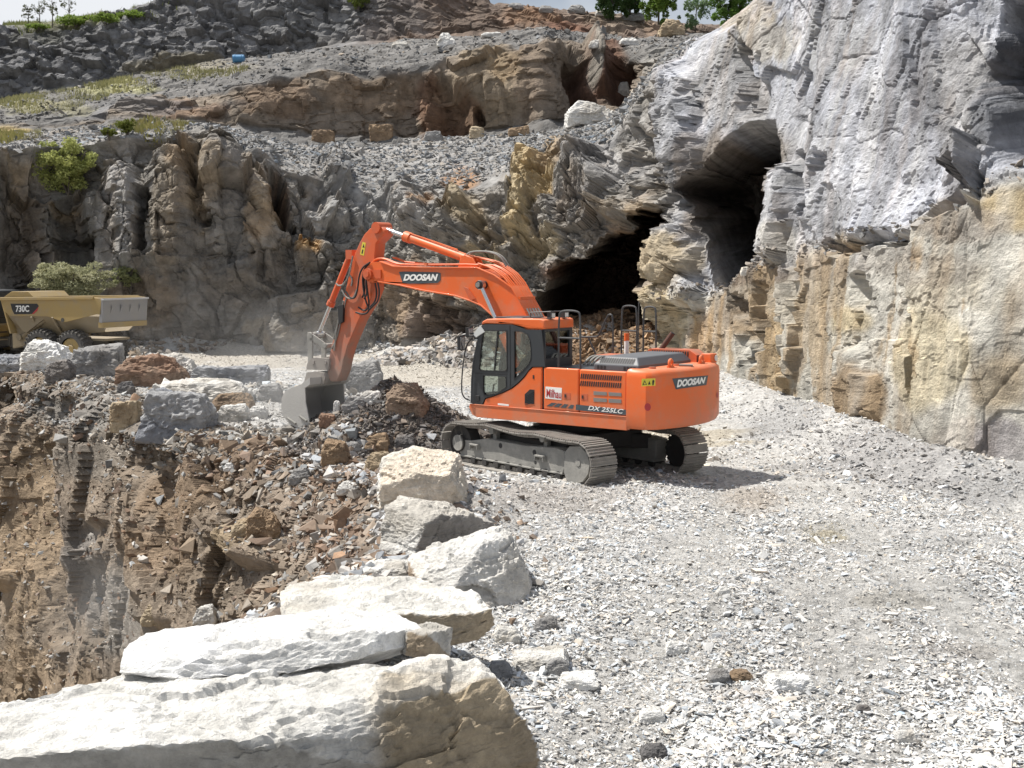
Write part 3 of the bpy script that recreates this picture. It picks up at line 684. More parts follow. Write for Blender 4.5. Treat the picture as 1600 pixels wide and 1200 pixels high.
gc = np.clip(gc * (1 + 0.18 * n3)[:, None], 0.03, 0.7)
o = np_mesh("quarry_floor", FP, grid_faces(nc, nr, keep), M_GROUND, gc); tag(o, kind="structure")

# ---- bottom of the pit, far below, and the near wall of the pit
near = [gnd(*q) for q in RIM[13:]] + [np.array((-30, 5.0, 0))]
near = np.array(near)
s_ = np.linspace(0, len(near) - 1, 160)
nx = np.stack([np.interp(s_, np.arange(len(near)), near[:, k]) for k in range(3)], 1)
rows_ = np.linspace(0, 1, 60)
NP_ = nx[:, None, :] + rows_[None, :, None] * np.array((-1.2, 1.6, -13.0))
NP_[:, 0, :] += np.array((0.6, -0.8, -0.03))
r1, t1 = facet(NP_.reshape(-1, 3), 1.5, (1, 1, 1.2), 141, 0.9, 0.3)
NP_ = NP_ + (np.array((-.6, .75, 0)) * (0.5 * r1)[:, None]).reshape(160, 60, 3)
ncol_ = np.clip(np.array((.25, .2, .15)) * (1 + 0.25 * t1)[:, None], .02, .7)
o = np_mesh("pit_near_wall", NP_.reshape(-1, 3), grid_faces(160, 60), M_CLIFF, ncol_); tag(o, kind="structure")
gq = 120
ax = np.sinh(np.linspace(-4, 4, gq)) * 15
BX, BY = np.meshgrid(ax, ax + 40, indexing='ij')
BP = np.c_[BX.ravel(), BY.ravel(), -12.5 + 0.4 * vnoise(np.c_[BX.ravel() * .2, BY.ravel() * .2, 0 * BX.ravel()], 91)]
o = np_mesh("pit_ground", BP, grid_faces(gq, gq), M_GROUND, np.tile(np.array((.30, .27, .23)), (len(BP), 1))); tag(o, kind="structure")
# ------------------------------------------------------------------ mesh builder for the machines
class MB:
    def __init__(s): s.v, s.f, s.m, s.k = [], [], [], 0
    def mat(s, k): s.k = k; return s
    def add(s, vs, fs):
        b = len(s.v); s.v += [tuple(map(float, q)) for q in vs]
        for f in fs: s.f.append([b + i for i in f]); s.m.append(s.k)
        return s
    def box(s, x0, x1, y0, y1, z0, z1):
        return s.add([(x, y, z) for x in (x0, x1) for y in (y0, y1) for z in (z0, z1)],
                     [(0, 1, 3, 2), (4, 6, 7, 5), (0, 4, 5, 1), (2, 3, 7, 6), (0, 2, 6, 4), (1, 5, 7, 3)])
    def prism(s, poly, a, b, ax='y', holes=()):
        """polygon (in xz for ax y, xy for ax z, yz for ax x), with holes, extruded from a to b"""
        def P(q, t): return {'y': (q[0], t, q[1]), 'z': (q[0], q[1], t), 'x': (t, q[0], q[1])}[ax]
        loops = [list(poly)] + [list(h) for h in holes]
        flat = [q for L in loops for q in L]; n = len(flat)
        if holes or n > 4:
            from mathutils.geometry import tessellate_polygon
            tri = tessellate_polygon([[Vector((q[0], q[1], 0)) for q in L] for L in loops])
        else:
            tri = [tuple(range(n))]
        vs = [P(q, a) for q in flat] + [P(q, b) for q in flat]
        fs = [tuple(t) for t in tri] + [tuple(i + n for i in reversed(t)) for t in tri]
        o = 0
        for L in loops:
            k = len(L)
            for i in range(k): fs.append((o + i, o + (i + 1) % k, n + o + (i + 1) % k, n + o + i))
            o += k
        return s.add(vs, fs)
    def cyl(s, p0, p1, r0, r1=None, n=18, caps=True):
        r1 = r0 if r1 is None else r1
        p0, p1 = Vector(p0), Vector(p1); d = (p1 - p0).normalized()
        u = d.orthogonal().normalized(); w = d.cross(u)
        vs = []
        for p, r in ((p0, r0), (p1, r1)):
            for i in range(n):
                a = 2 * math.pi * i / n; vs.append(p + u * (r * math.cos(a)) + w * (r * math.sin(a)))
        fs = [(i, (i + 1) % n, n + (i + 1) % n, n + i) for i in range(n)]
        if caps: fs += [tuple(range(n))[::-1], tuple(range(n, 2 * n))]
        return s.add(vs, fs)
    def tube(s, path, r, n=8, round_=2):
        pts = [Vector(p) for p in path]
        for _ in range(round_):                              # soften the bends
            q = [pts[0]]
            for a, b in zip(pts[:-1], pts[1:]): q += [a.lerp(b, .25), a.lerp(b, .75)]
            q.append(pts[-1]); pts = q
        vs, fs = [], []; u = None
        for i, p in enumerate(pts):
            d = (pts[min(i + 1, len(pts) - 1)] - pts[max(i - 1, 0)]).normalized()
            u = d.orthogonal().normalized() if u is None else (u - d * u.dot(d)).normalized()
            w = d.cross(u)
            for k in range(n):
                a = 2 * math.pi * k / n; vs.append(p + u * (r * math.cos(a)) + w * (r * math.sin(a)))
        for i in range(len(pts) - 1):
            for k in range(n): fs.append((i * n + k, i * n + (k + 1) % n, (i + 1) * n + (k + 1) % n, (i + 1) * n + k))
        fs += [tuple(range(n))[::-1], tuple(range((len(pts) - 1) * n, len(pts) * n))]
        return s.add(vs, fs)
    def ring(s, c, ax, r, rr, n=18, k=8):
        c = Vector(c); ax = Vector(ax).normalized(); u = ax.orthogonal().normalized(); w = ax.cross(u); vs, fs = [], []
        for i in range(n):
            a = 2 * math.pi * i / n; e = u * math.cos(a) + w * math.sin(a)
            for j in range(k):
                b = 2 * math.pi * j / k; vs.append(c + e * (r + rr * math.cos(b)) + ax * (rr * math.sin(b)))
        for i in range(n):
            for j in range(k): fs.append((i * k + j, ((i + 1) % n) * k + j, ((i + 1) % n) * k + (j + 1) % k, i * k + (j + 1) % k))
        return s.add(vs, fs)
    def raw(s, V, Fc): return s.add(V, Fc)
    def build(s, name, mats, parent=None, rz=0.0, bevel=0.0, seg=2, smooth=False, loc=(0, 0, 0)):
        me = bpy.data.meshes.new(name)
        me.from_pydata(s.v, [], s.f); 
        mats = mats if isinstance(mats, (list, tuple)) else [mats]
        for m in mats: me.materials.append(m)
        me.polygons.foreach_set("material_index", s.m)
        bm = bmesh.new(); bm.from_mesh(me)
        bmesh.ops.recalc_face_normals(bm, faces=bm.faces); bm.to_mesh(me); bm.free()
        me.update()
        o = bpy.data.objects.new(name, me); link(o, parent)
        o.rotation_euler = (0, 0, rz); o.location = loc
        if bevel:
            b = o.modifiers.new("bevel", 'BEVEL'); b.width = bevel; b.segments = seg; b.limit_method = 'ANGLE'; b.angle_limit = math.radians(40); b.harden_normals = False
        me.polygons.foreach_set("use_smooth", np.zeros(len(me.polygons), bool))
        if smooth or bevel:
            me.polygons.foreach_set("use_smooth", np.ones(len(me.polygons), bool))
            try: me.set_sharp_from_angle(angle=math.radians(38))
            except Exception: pass
        return o

def text_tris(body, shear=0.0, bold=0.0):
    cu = bpy.data.curves.new("lettering", 'FONT'); cu.body = body; cu.size = 1; cu.shear = shear; cu.offset = bold; cu.resolution_u = 4
    ob = bpy.data.objects.new("lettering", cu); COL.objects.link(ob)
    dg = bpy.context.evaluated_depsgraph_get()
    me = bpy.data.meshes.new_from_object(ob.evaluated_get(dg))
    V = np.array([v.co[:] for v in me.vertices]); Fc = [tuple(p.vertices) for p in me.polygons]
    bpy.data.objects.remove(ob); bpy.data.curves.remove(cu); bpy.data.meshes.remove(me)
    V = V[:, :2] - V[:, :2].min(0); V = V / V.max(0)
    return V, Fc

def lettering(name, body, mat, parent, origin, u, v, shear=0.0, bold=0.0, rz=0.0, bend=None):
    """flat letters filling the parallelogram origin + a*u + b*v"""
    V, Fc = text_tris(body, shear, bold)
    o_, u_, v_ = (np.asarray(q, float) for q in (origin, u, v))
    Q = o_ + V[:, :1] * u_ + V[:, 1:] * v_
    if bend: Q = bend(Q)
    m = MB(); m.raw(Q, Fc)
    me = bpy.data.meshes.new(name); me.from_pydata(m.v, [], m.f); me.materials.append(mat)
    o = bpy.data.objects.new(name, me); o.rotation_euler = (0, 0, rz)
    return link(o, parent)

def paint_mat(name, color, rough=0.42, dirt=0.35, dirt_col=(.30, .25, .20), metal=0.0, scale=1.6, coat=0.0, bump=0.05, low=0.0):
    m, n, l, b = new_mat(name)
    t = n.new("ShaderNodeTexCoord")
    a = n.new("ShaderNodeTexNoise"); a.inputs["Scale"].default_value = scale; a.inputs["Detail"].default_value = 8; a.inputs["Roughness"].default_value = .7
    r = n.new("ShaderNodeValToRGB"); r.color_ramp.elements[0].position = .46; r.color_ramp.elements[1].position = .78
    l.new(t.outputs["Object"], a.inputs["Vector"]); l.new(a.outputs["Fac"], r.inputs["Fac"])
    # dirt in patches, and dust lying on what faces up
    g = n.new("ShaderNodeNewGeometry"); sx = n.new("ShaderNodeSeparateXYZ"); l.new(g.outputs["Normal"], sx.inputs[0])
    um = n.new("ShaderNodeMapRange"); um.inputs["From Min"].default_value = .55; um.inputs["From Max"].default_value = 1.0; um.inputs["To Max"].default_value = .55
    l.new(sx.outputs["Z"], um.inputs["Value"])
    ua = n.new("ShaderNodeMath"); ua.operation = 'ADD'; ua.use_clamp = True; l.new(r.outputs["Color"], ua.inputs[0]); l.new(um.outputs["Result"], ua.inputs[1])
    if low:                                              # mud thrown up on the lower edge, and small scuffs
        sp = n.new("ShaderNodeSeparateXYZ"); l.new(t.outputs["Object"], sp.inputs[0])
        lm = n.new("ShaderNodeMapRange"); lm.inputs["From Min"].default_value = low + (.65 if low < 1.5 else 1.6); lm.inputs["From Max"].default_value = low; lm.inputs["To Max"].default_value = .9 if low < 1.5 else 1.8
        l.new(sp.outputs["Z"], lm.inputs["Value"])
        an = n.new("ShaderNodeTexNoise"); an.inputs["Scale"].default_value = 5; an.inputs["Detail"].default_value = 8; an.inputs["Roughness"].default_value = .75
        mp = n.new("ShaderNodeMapping"); mp.inputs["Scale"].default_value = (1, 1, .35); l.new(t.outputs["Object"], mp.inputs["Vector"]); l.new(mp.outputs["Vector"], an.inputs["Vector"])
        l2 = n.new("ShaderNodeMath"); l2.operation = 'MULTIPLY'; l.new(lm.outputs["Result"], l2.inputs[0]); l.new(an.outputs["Fac"], l2.inputs[1])
        sc = n.new("ShaderNodeMapRange"); sc.inputs["From Min"].default_value = .64; sc.inputs["From Max"].default_value = .70; sc.inputs["To Max"].default_value = .8; l.new(an.outputs["Fac"], sc.inputs["Value"])
        l3 = n.new("ShaderNodeMath"); l.new(l2.outputs[0], l3.inputs[0]); l.new(sc.outputs["Result"], l3.inputs[1])
        l4 = n.new("ShaderNodeMath"); l4.use_clamp = True; l.new(l3.outputs[0], l4.inputs[0]); l.new(ua.outputs[0], l4.inputs[1]); ua = l4
    k = n.new("ShaderNodeMath"); k.operation = 'MULTIPLY'; k.inputs[1].default_value = dirt
    l.new(ua.outputs[0], k.inputs[0])
    x = n.new("ShaderNodeMixRGB"); x.inputs[1].default_value = (*color, 1); x.inputs[2].default_value = (*dirt_col, 1)
    l.new(k.outputs[0], x.inputs[0]); l.new(x.outputs[0], b.inputs["Base Color"])
    b.inputs["Metallic"].default_value = metal; b.inputs["Coat Weight"].default_value = coat
    ra = n.new("ShaderNodeMath"); ra.operation = 'MULTIPLY_ADD'; ra.inputs[1].default_value = .35; ra.inputs[2].default_value = rough
    l.new(k.outputs[0], ra.inputs[0]); l.new(ra.outputs[0], b.inputs["Roughness"])
    a2 = n.new("ShaderNodeTexNoise"); a2.inputs["Scale"].default_value = 26; a2.inputs["Detail"].default_value = 4
    l.new(t.outputs["Object"], a2.inputs["Vector"])
    bp = n.new("ShaderNodeBump"); bp.inputs["Strength"].default_value = bump; bp.inputs["Distance"].default_value = .02
    l.new(a2.outputs["Fac"], bp.inputs["Height"]); l.new(bp.outputs["Normal"], b.inputs["Normal"])
    return m

ORANGE = paint_mat("orange_paint", (.74, .132, .022), .44, .62, (.40, .25, .17), coat=.12, low=1.08)
ORANGE_W = paint_mat("worn_orange_paint", (.60, .11, .035), .55, .85, (.25, .14, .10), scale=1.6)
ARMP = paint_mat("dirty_arm_paint", (.62, .115, .033), .55, .85, (.27, .215, .175), scale=1.6, low=1.75)
DARKP = paint_mat("charcoal_paint", (.032, .037, .043), .45, .2, (.14, .135, .13))
BLACK = paint_mat("black_rubber", (.018, .018, .02), .6, .25, (.10, .095, .09))
HOODM = paint_mat("grey_plastic", (.085, .092, .105), .5, .25, (.2, .2, .2))
DUSTY = paint_mat("dusty_steel", (.23, .225, .21), .7, .75, (.42, .405, .37), scale=3.0, bump=.25)
TRACKM = paint_mat("worn_track_steel", (.25, .235, .215), .55, .7, (.42, .395, .36), metal=.15, scale=5, bump=.2)
DARKSTEEL = paint_mat("dark_undercarriage", (.035, .033, .032), .8, .5, (.10, .09, .08), bump=.3)
CHROME = paint_mat("chrome_rod", (.66, .67, .68), .18, .1, (.4, .4, .4), metal=.9)
SLATE = paint_mat("slate_decal", (.055, .075, .09), .4, .1)
WHITEP = paint_mat("white_lettering", (.82, .82, .80), .5, .08)
REDP = paint_mat("red_lettering", (.42, .03, .035), .5, .1)
YELP = paint_mat("yellow_label", (.70, .60, .06), .5, .15)
RAILM = paint_mat("rail_paint", (.05, .052, .055), .5, .3, (.16, .16, .16))
LAMPW = paint_mat("lamp_glass", (.7, .7, .68), .2, .1)
SEATM = paint_mat("seat_fabric", (.03, .03, .034), .85, .1)

def glass_mat(name, tint, refl=0.12):
    m, n, l, b = new_mat(name); n.remove(b)
    out = n["Material Output"]
    tr = n.new("ShaderNodeBsdfTransparent"); tr.inputs[0].default_value = (*tint, 1)
    gl = n.new("ShaderNodeBsdfGlossy"); gl.inputs[0].default_value = (.9, .95, 1, 1); gl.inputs["Roughness"].default_value = .03
    fr = n.new("ShaderNodeFresnel"); fr.inputs[0].default_value = 1.5
    ad = n.new("ShaderNodeMath"); ad.operation = 'ADD'; ad.inputs[1].default_value = refl; ad.use_clamp = True
    mx = n.new("ShaderNodeMixShader")
    l.new(fr.outputs[0], ad.inputs[0]); l.new(ad.outputs[0], mx.inputs[0]); l.new(tr.outputs[0], mx.inputs[1]); l.new(gl.outputs[0], mx.inputs[2])
    l.new(mx.outputs[0], out.inputs[0])
    return m
GLASS = glass_mat("cab_glass", (.74, .79, .77), .03)

class Frame:
    """a machine's own axes (x forward, y left), for surveying its parts from the photograph"""
    def __init__(s, X, Y, yaw): s.X, s.Y, s.a = X, Y, yaw
    def on(s, px, py, ax, val):
        d = at(px, py, 1.0) - np.array((0, 0, CAM_H))
        c, n = math.cos(-s.a), math.sin(-s.a)
        R = np.array([[c, -n, 0], [n, c, 0], [0, 0, 1]])
        o = R @ np.array((-s.X, -s.Y, CAM_H)); d = R @ d
        return o + d * ((val - o[ax]) / d[ax])
    def xz(s, pts, y): return [tuple(s.on(a, b, 1, y)[[0, 2]]) for a, b in pts]
    def p3(s, pts, y): return [tuple(s.on(a, b, 1, y)) for a, b in pts]

# ------------------------------------------------------------------ the excavator
EX, EY, AU, AT = 1.23, 26.64, math.radians(143.5), math.radians(129.8)
U = Frame(EX, EY, AU); T = Frame(EX, EY, AT)
ex = tag(empty("excavator", (EX, EY, 0)), "large orange tracked excavator with its boom reaching over the pit edge", "excavator")

def track(side):
    yc = side * 1.295; hw = 0.34
    xw, r, zc = 1.93, 0.415, 0.44
    # chain line: bottom run, rear wheel, sagging top run, front wheel
    L = []
    for i in range(41): L.append((1.93 - 3.86 * i / 40, zc - r))
    for i in range(1, 24): a = -math.pi / 2 - math.pi * i / 24; L.append((-xw + r * math.cos(a), zc + r * math.sin(a)))
    for i in range(61):
        x = -1.93 + 3.86 * i / 60
        sag = 0.6 * (0.035 * math.sin(math.pi * min(max((x + 1.93) / 1.2, 0), 1)) + 0.05 * math.sin(math.pi * min(max((x + .73) / 1.6, 0), 1)) + 0.03 * math.sin(math.pi * min(max((x - .87) / 1.06, 0), 1)))
        up_ = 0.03 * math.exp(-((x + .73) / .6) ** 2) + 0.065 * math.exp(-((x - .87) / .7) ** 2)
        L.append((x, zc + r - sag + up_))
    for i in range(1, 24): a = math.pi / 2 - math.pi * i / 24; L.append((xw + r * math.cos(a), zc + r * math.sin(a)))
    L = np.array(L); seg = np.linalg.norm(np.roll(L, -1, 0) - L, axis=1); s = np.r_[0, np.cumsum(seg)]
    Lc = np.vstack([L, L[:1]]); n = int(round(s[-1] / 0.19)); p = s[-1] / n
    m = MB()
    for k in range(n):
        q = [np.array([np.interp(t % s[-1], s, Lc[:, 0]), np.interp(t % s[-1], s, Lc[:, 1])]) for t in (k * p - .45 * p, k * p + .46 * p)]
        c = (q[0] + q[1]) / 2; t = (q[1] - q[0]) / np.linalg.norm(q[1] - q[0]); nn = np.array((t[1], -t[0])) * -1.0   # nn points outward
        def slab(a0, a1, h0, h1, y0, y1):
            co = [c + t * a + nn * h for a, h in ((a0, h0), (a1, h0), (a1, h1), (a0, h1))]
            m.prism([tuple(z) for z in co], y0, y1)
        slab(-.087, .087, 0, .022, yc - hw, yc + hw)
        for g in (-.075, -.008, .058): slab(g - .010, g + .012, .022, .050, yc - hw + .01, yc + hw - .01)
        for yy in (-.11, .07): slab(-.09, .09, -.085, 0, yc + yy, yc + yy + .045)
    o = m.build("track", [TRACKM], ex, AT)
    # frame
    fy0, fy1 = sorted((yc - side * .20, yc + side * .155))
    m = MB()
    m.prism([(1.90, .17), (-1.35, .17), (-1.42, .30), (-1.42, .62), (-1.1, .66), (-.2, .60), (1.0, .62), (1.55, .52), (1.90, .50)], fy0, fy1)
    m.prism([(1.92, .15), (-1.36, .15), (-1.36, .19), (1.92, .19)], fy0 - .02, fy1 + .02)
    m.prism([(1.95, .2), (1.88, .2), (1.88, .47), (1.95, .47)], fy0 + .02, fy1 - .02)
    fr = m.build("track_frame", [DUSTY], ex, AT, bevel=.012)
    ys = yc + side * .155
    m = MB()
    a, b = sorted((ys - side * .02, ys + side * .05))
    pl = [(-1.45 - .0, .22), (-1.52, .08), (-1.75, .03), (-1.98, .10), (-2.14, .28), (-2.18, .46), (-2.10, .66), (-1.92, .78), (-1.60, .74), (-1.47, .62)]
    m.prism(pl, a, b); m.cyl((-1.86, ys + side * .05, .45), (-1.86, ys + side * .065, .45), .07, n=14)
    m.build("drive_cover", [DUSTY], fr, bevel=.02)
    m = MB(); m.cyl((1.93, yc - .13, zc), (1.93, yc + .13, zc), .37, n=32); m.cyl((1.93, yc - .19, zc), (1.93, yc + .19, zc), .19, n=24)
    m.build("idler_wheel", [DARKSTEEL], fr, smooth=True)
    m = MB(); m.cyl((1.93, yc + side * .19, zc), (1.93, yc + side * .22, zc), .17, n=20)
    m.build("idler_hub", [DUSTY], fr, smooth=True)
    m = MB(); m.cyl((-1.93, yc - .06, zc), (-1.93, yc + .06, zc), .36, n=24)
    for k in range(21):
        t = 2 * math.pi * k / 21; m.box(-.03, .03, yc - .04, yc + .04, 0, .06)
        for j in range(8):
            x, y, z = m.v[-8 + j]; z += .34
            m.v[-8 + j] = (-1.93 + x * math.cos(t) + z * math.sin(t), y, zc - x * math.sin(t) + z * math.cos(t))
    m.build("drive_sprocket", [DARKSTEEL], fr)
    for k in range(8):
        x = 1.45 - k * .385
        m = MB(); m.cyl((x, yc - .17, .125), (x, yc + .17, .125), .085, n=16); m.box(x - .07, x + .07, yc + side * .17 - .012, yc + side * .17 + .012, .06, .17)
        m.build("track_roller", [DARKSTEEL], fr, smooth=True)
    for x in (-.73, .87):
        m = MB(); m.cyl((x, yc - .14, .80), (x, yc + .15, .80), .075, n=16); m.box(x - .05, x + .05, yc - .05, yc + .05, .60, .80)
        m.build("carrier_roller", [DUSTY], fr, smooth=True)
    for x in (1.35, -.75):
        m = MB(); a, b = sorted((ys - side * .005, ys + side * .10)); m.box(x - .13, x + .13, a, b, .44, .475); m.box(x - .13, x - .11, a, b, .36, .44); m.box(x + .11, x + .13, a, b, .36, .44)
        m.build("step", [DUSTY], fr, bevel=.006)
    for x, z in ((.55, .52), (-.52, .50), (-.55, .30)):
        m = MB(); m.cyl((x, ys, z), (x, ys + side * .004, z), .055 if z > .4 else .035, n=16); m.build("frame_port", [BLACK], fr)

track(1); track(-1)
m = MB(); m.box(-.95, .95, -1.15, 1.15, .48, .80); m.prism([(-1.2, -1.1), (-.6, -.5), (.6, -.5), (1.2, -1.1), (1.2, -1.2), (-1.2, -1.2)], .42, .72, 'z'); m.prism([(-1.2, 1.1), (-.6, .5), (.6, .5), (1.2, 1.1), (1.2, 1.2), (-1.2, 1.2)], .42, .72, 'z')
m.build("car_body", [DARKSTEEL], ex, AT, bevel=.02)
m = MB(); m.cyl((0, 0, .8), (0, 0, 1.12), .66, n=40); m.build("swing_bearing", [DARKSTEEL], ex, AU, smooth=True)

# upper structure
m = MB()
m.mat(0).prism([(1.60, 1.35), (1.63, 1.28), (1.55, 1.13), (1.42, 1.08), (-2.20, 1.08), (-2.20, 1.35)], 1.24, 1.375)
m.prism([(1.60, 1.35), (1.63, 1.28), (1.55, 1.13), (1.42, 1.08), (-2.20, 1.08), (-2.20, 1.35)], -1.375, -1.24)
m.prism([(1.60, 1.352), (1.60, 1.332), (-2.20, 1.332), (-2.20, 1.352)], 1.375, 1.388)
m.mat(1).box(-2.25, 1.5, -1.24, 1.24, 1.10, 1.33)
pf = m.build("swing_platform", [ORANGE, DARKSTEEL], ex, AU, bevel=.012)
m = MB()
m.mat(0).box(-2.19, -.24, -1.30, 1.28, 1.33, 2.16)
m.box(-.2, 1.45, -1.36, -.55, 1.33, 2.0)
m.mat(1).box(-.24, .2, -.5, .5, 1.33, 1.95)
m.build("engine_housing", [ORANGE_W, DARKSTEEL], ex, AU, bevel=.03)
def side_panel(poly, label=None, y0=1.27, y1=1.365):
    m = MB(); m.prism(poly, y0, y1); o = m.build("side_panel", [ORANGE], ex, AU, bevel=.028, seg=3)
    if label: o["label"] = label
    return o
pa = side_panel(U.xz([(754, 633), (758, 623), (770, 619.5), (785, 614), (800, 606.5), (810, 598.5), (820, 588), (826, 579), (832, 573.8), (846.5, 573), (845.5, 642.5), (800, 637.5)], 1.365), "curved panel under the cab door")
pb = side_panel([(-.262, 1.356), (-.262, 2.20), (-1.095, 2.20), (-1.095, 1.356)], "middle panel carrying a white sticker")
pc = side_panel([(-1.115, 1.356), (-1.115, 2.20), (-2.185, 2.20), (-2.185, 1.356)], "rear panel with slotted vents")
for a_, b_ in ((-.2, .6), (.62, 1.45), (-2.18, -.22)):
    m = MB(); m.prism([(a_, 1.356), (a_, 2.0 if a_ > -1 else 2.2), (b_, 2.0 if a_ > -1 else 2.2), (b_, 1.356)], -1.37, -1.3); m.build("side_panel", [ORANGE], ex, AU, bevel=.028)

def quad_on(m, pts, y, t=.004):
    m.prism(U.xz(pts, y), y - .01, y + t)
yy = 1.366
m = MB()
for k in range(19):
    x = 906.6 + k * 3.42; dy = k * 0.20
    quad_on(m, [(x, 591.6 + dy), (x + 1.9, 591.8 + dy), (x + 3.4, 583.9 + dy), (x + 1.5, 583.6 + dy)], yy)
    quad_on(m, [(x - .4, 602.6 + dy), (x + 1.5, 602.8 + dy), (x + 2.7, 595.0 + dy), (x + .8, 594.7 + dy)], yy)
m.build("vent_slots", [BLACK], pc)
m = MB()
for a, b, c_, d_ in ((927.6, 611.2, 948.3, 617), (951.2, 612.6, 971, 618.4), (927.6, 621.4, 948.3, 627.4), (951.2, 622.8, 971, 629)):
    quad_on(m, [(a, b), (c_, b + 1.4), (c_, d_ + 1), (a, d_)], yy, .006)
m.build("intake_grille", [paint_mat("grille_grey", (.20, .19, .18), .6, .4)], pc)
for par, (a, b) in ((pb, (880.5, 613.5)), (pc, (907.5, 615.2))):
    m = MB(); quad_on(m, [(a, b), (a + 11, b + .7), (a + 11, b + 10.7), (a, b + 10)], yy, .003); m.build("latch_plate", [ORANGE_W], par)
    m = MB(); quad_on(m, [(a + 2.0, b + 2.5), (a + 4.2, b + 2.6), (a + 4.2, b + 7.6), (a + 2.0, b + 7.5)], yy, .012); m.build("latch", [BLACK], par)
m = MB(); quad_on(m, [(820, 616), (828, 608.5), (835, 609), (834.5, 631.5), (820, 630)], yy); m.mat(1)
for k in range(7): quad_on(m, [(820.4, 619 + k * 2.2), (834.2, 611.2 + k * 2.9), (834.2, 612.0 + k * 2.9), (820.4, 619.8 + k * 2.2)], yy, .012)
m.build("corner_grille", [BLACK, DARKP], pa)
m = MB(); quad_on(m, [(778, 630), (795, 631.8), (795, 634.6), (778, 632.8)], yy); m.build("name_strip", [WHITEP], pa)
m = MB(); quad_on(m, [(832.6, 586), (834.6, 586), (834.6, 592), (832.6, 592)], yy, .006); m.build("latch", [BLACK], pa)
# sticker, model stripe
st = MB(); quad_on(st, [(852.6, 604), (878, 606.2), (877.3, 625), (852.2, 622.4)], yy); st = st.build("sticker", [WHITEP], pb)
def on_side(px, py, y=yy + .008): return np.array(U.on(px, py, 1, y))
o_, u_, v_ = on_side(853.6, 620.6), on_side(876.6, 623) - on_side(853.6, 620.6), on_side(853.9, 607.4) - on_side(853.6, 620.6)
lettering("sticker_lettering", "Milhau", REDP, st, o_, u_, v_, 0, .016)
m = MB(); quad_on(m, [(899.9, 632), (979, 640.4), (978.4, 648.4), (972, 648.4), (899.7, 640.6)], yy)
sp_ = m.build("model_stripe", [SLATE], pc)
m = MB()
for k in range(4): quad_on(m, [(854 + k * 11, 634.4 + k * 1.2), (862 + k * 11, 635.2 + k * 1.2), (870 + k * 9.0, 630.0 + k * 1.0), (862 + k * 10, 629.2 + k * 1.0)], yy)
m.build("model_stripe", [SLATE], pb)
o_, u_, v_ = on_side(918.6, 640.6), on_side(973.8, 646.6) - on_side(918.6, 640.6), on_side(919.2, 633.6) - on_side(918.6, 640.6)
lettering("model_lettering", "DX 255LC", WHITEP, sp_, o_, u_, v_, .25, .018)

# counterweight: curved rear, rounded top edge
def cw_plan(R, w, xf, cr=.28, n=22):
    pts = [(xf, w)]
    a0 = math.asin((w - cr * .55) / R)
    pts.append((-math.sqrt(R * R - w * w) + .10, w))
    for i in range(n + 1):
        a = a0 - 2 * a0 * i / n; pts.append((-R * math.cos(a), R * math.sin(a)))
    pts += [(-math.sqrt(R * R - w * w) + .10, -w), (xf, -w)]
    return pts
m = MB()
prof = [(3.02, 1.375, 1.12, -.0), (3.07, 1.395, 1.20, 0), (3.07, 1.40, 1.40, 0), (3.07, 1.40, 2.10, 0), (3.05, 1.385, 2.19, 0), (2.99, 1.34, 2.245, 0), (2.90, 1.27, 2.26, 0)]
ringn = None
for R, w, z, _ in prof:
    pl = cw_plan(R, w, -2.205)
    b0 = len(m.v); m.v += [(x, y, z) for x, y in pl]
    if ringn is not None:
        k = len(pl)
        for i in range(k): m.f.append([ringn + i, ringn + (i + 1) % k, b0 + (i + 1) % k, b0 + i]); m.m.append(0)
    ringn = b0
k = len(pl); m.f.append(list(range(k))[::-1]); m.m.append(0); m.f.append(list(range(ringn, ringn + k))); m.m.append(0)
cw = m.build("counterweight", [ORANGE], ex, AU, smooth=True)
def on_cw(px, py, R=3.078):
    """point of the curved rear face seen at a pixel"""
    d = at(px, py, 1.0) - np.array((0, 0, CAM_H)); c, n = math.cos(-AU), math.sin(-AU); Rm = np.array([[c, -n, 0], [n, c, 0], [0, 0, 1]])
    o = Rm @ np.array((-EX, -EY, CAM_H)); d = Rm @ d
    A, B, C_ = d[0] ** 2 + d[1] ** 2, o[0] * d[0] + o[1] * d[1], o[0] ** 2 + o[1] ** 2 - R * R
    return o + d * ((-B - math.sqrt(B * B - A * C_)) / A)
def cw_patch(name, pts, mat, parent, R=3.076, nu=10):
    """decal following the curved rear: pts = top-left, top-right, bottom-right, bottom-left pixels"""
    tl, tr, br, bl = [np.array(p, float) for p in pts]; V = []
    for i in range(nu + 1):
        t = i / nu
        for a, b in ((tl, tr), (bl, br)):
            q = a * (1 - t) + b * t; V.append(tuple(on_cw(*q, R)))
    Fc = [(2 * i, 2 * i + 2, 2 * i + 3, 2 * i + 1) for i in range(nu)]
    m = MB(); m.raw(V, Fc); return m.build(name, [mat], parent)
bd = cw_patch("maker_badge", [(1050.5, 591.5), (1106.5, 586.5), (1104, 601.5), (1056, 608.5)], SLATE, cw)
V, Fc = text_tris("DOOSAN", .2, .055)
tl, tr, br, bl = [np.array(q) for q in ((1058, 593.5), (1103, 588.8), (1101.5, 599), (1057.5, 605.5))]
Q = []
for a, b in V:
    q = (bl * (1 - a) + br * a) * (1 - b) + (tl * (1 - a) + tr * a) * b; Q.append(tuple(on_cw(*q, 3.082)))
m = MB(); m.raw(Q, Fc); me = bpy.data.meshes.new("maker_lettering"); me.from_pydata(m.v, [], m.f); me.materials.append(WHITEP); o = bpy.data.objects.new("maker_lettering", me); link(o, bd)
wl_ = cw_patch("warning_label", [(1002.5, 592), (1024, 591), (1024, 602.6), (1002.5, 603.8)], YELP, cw)
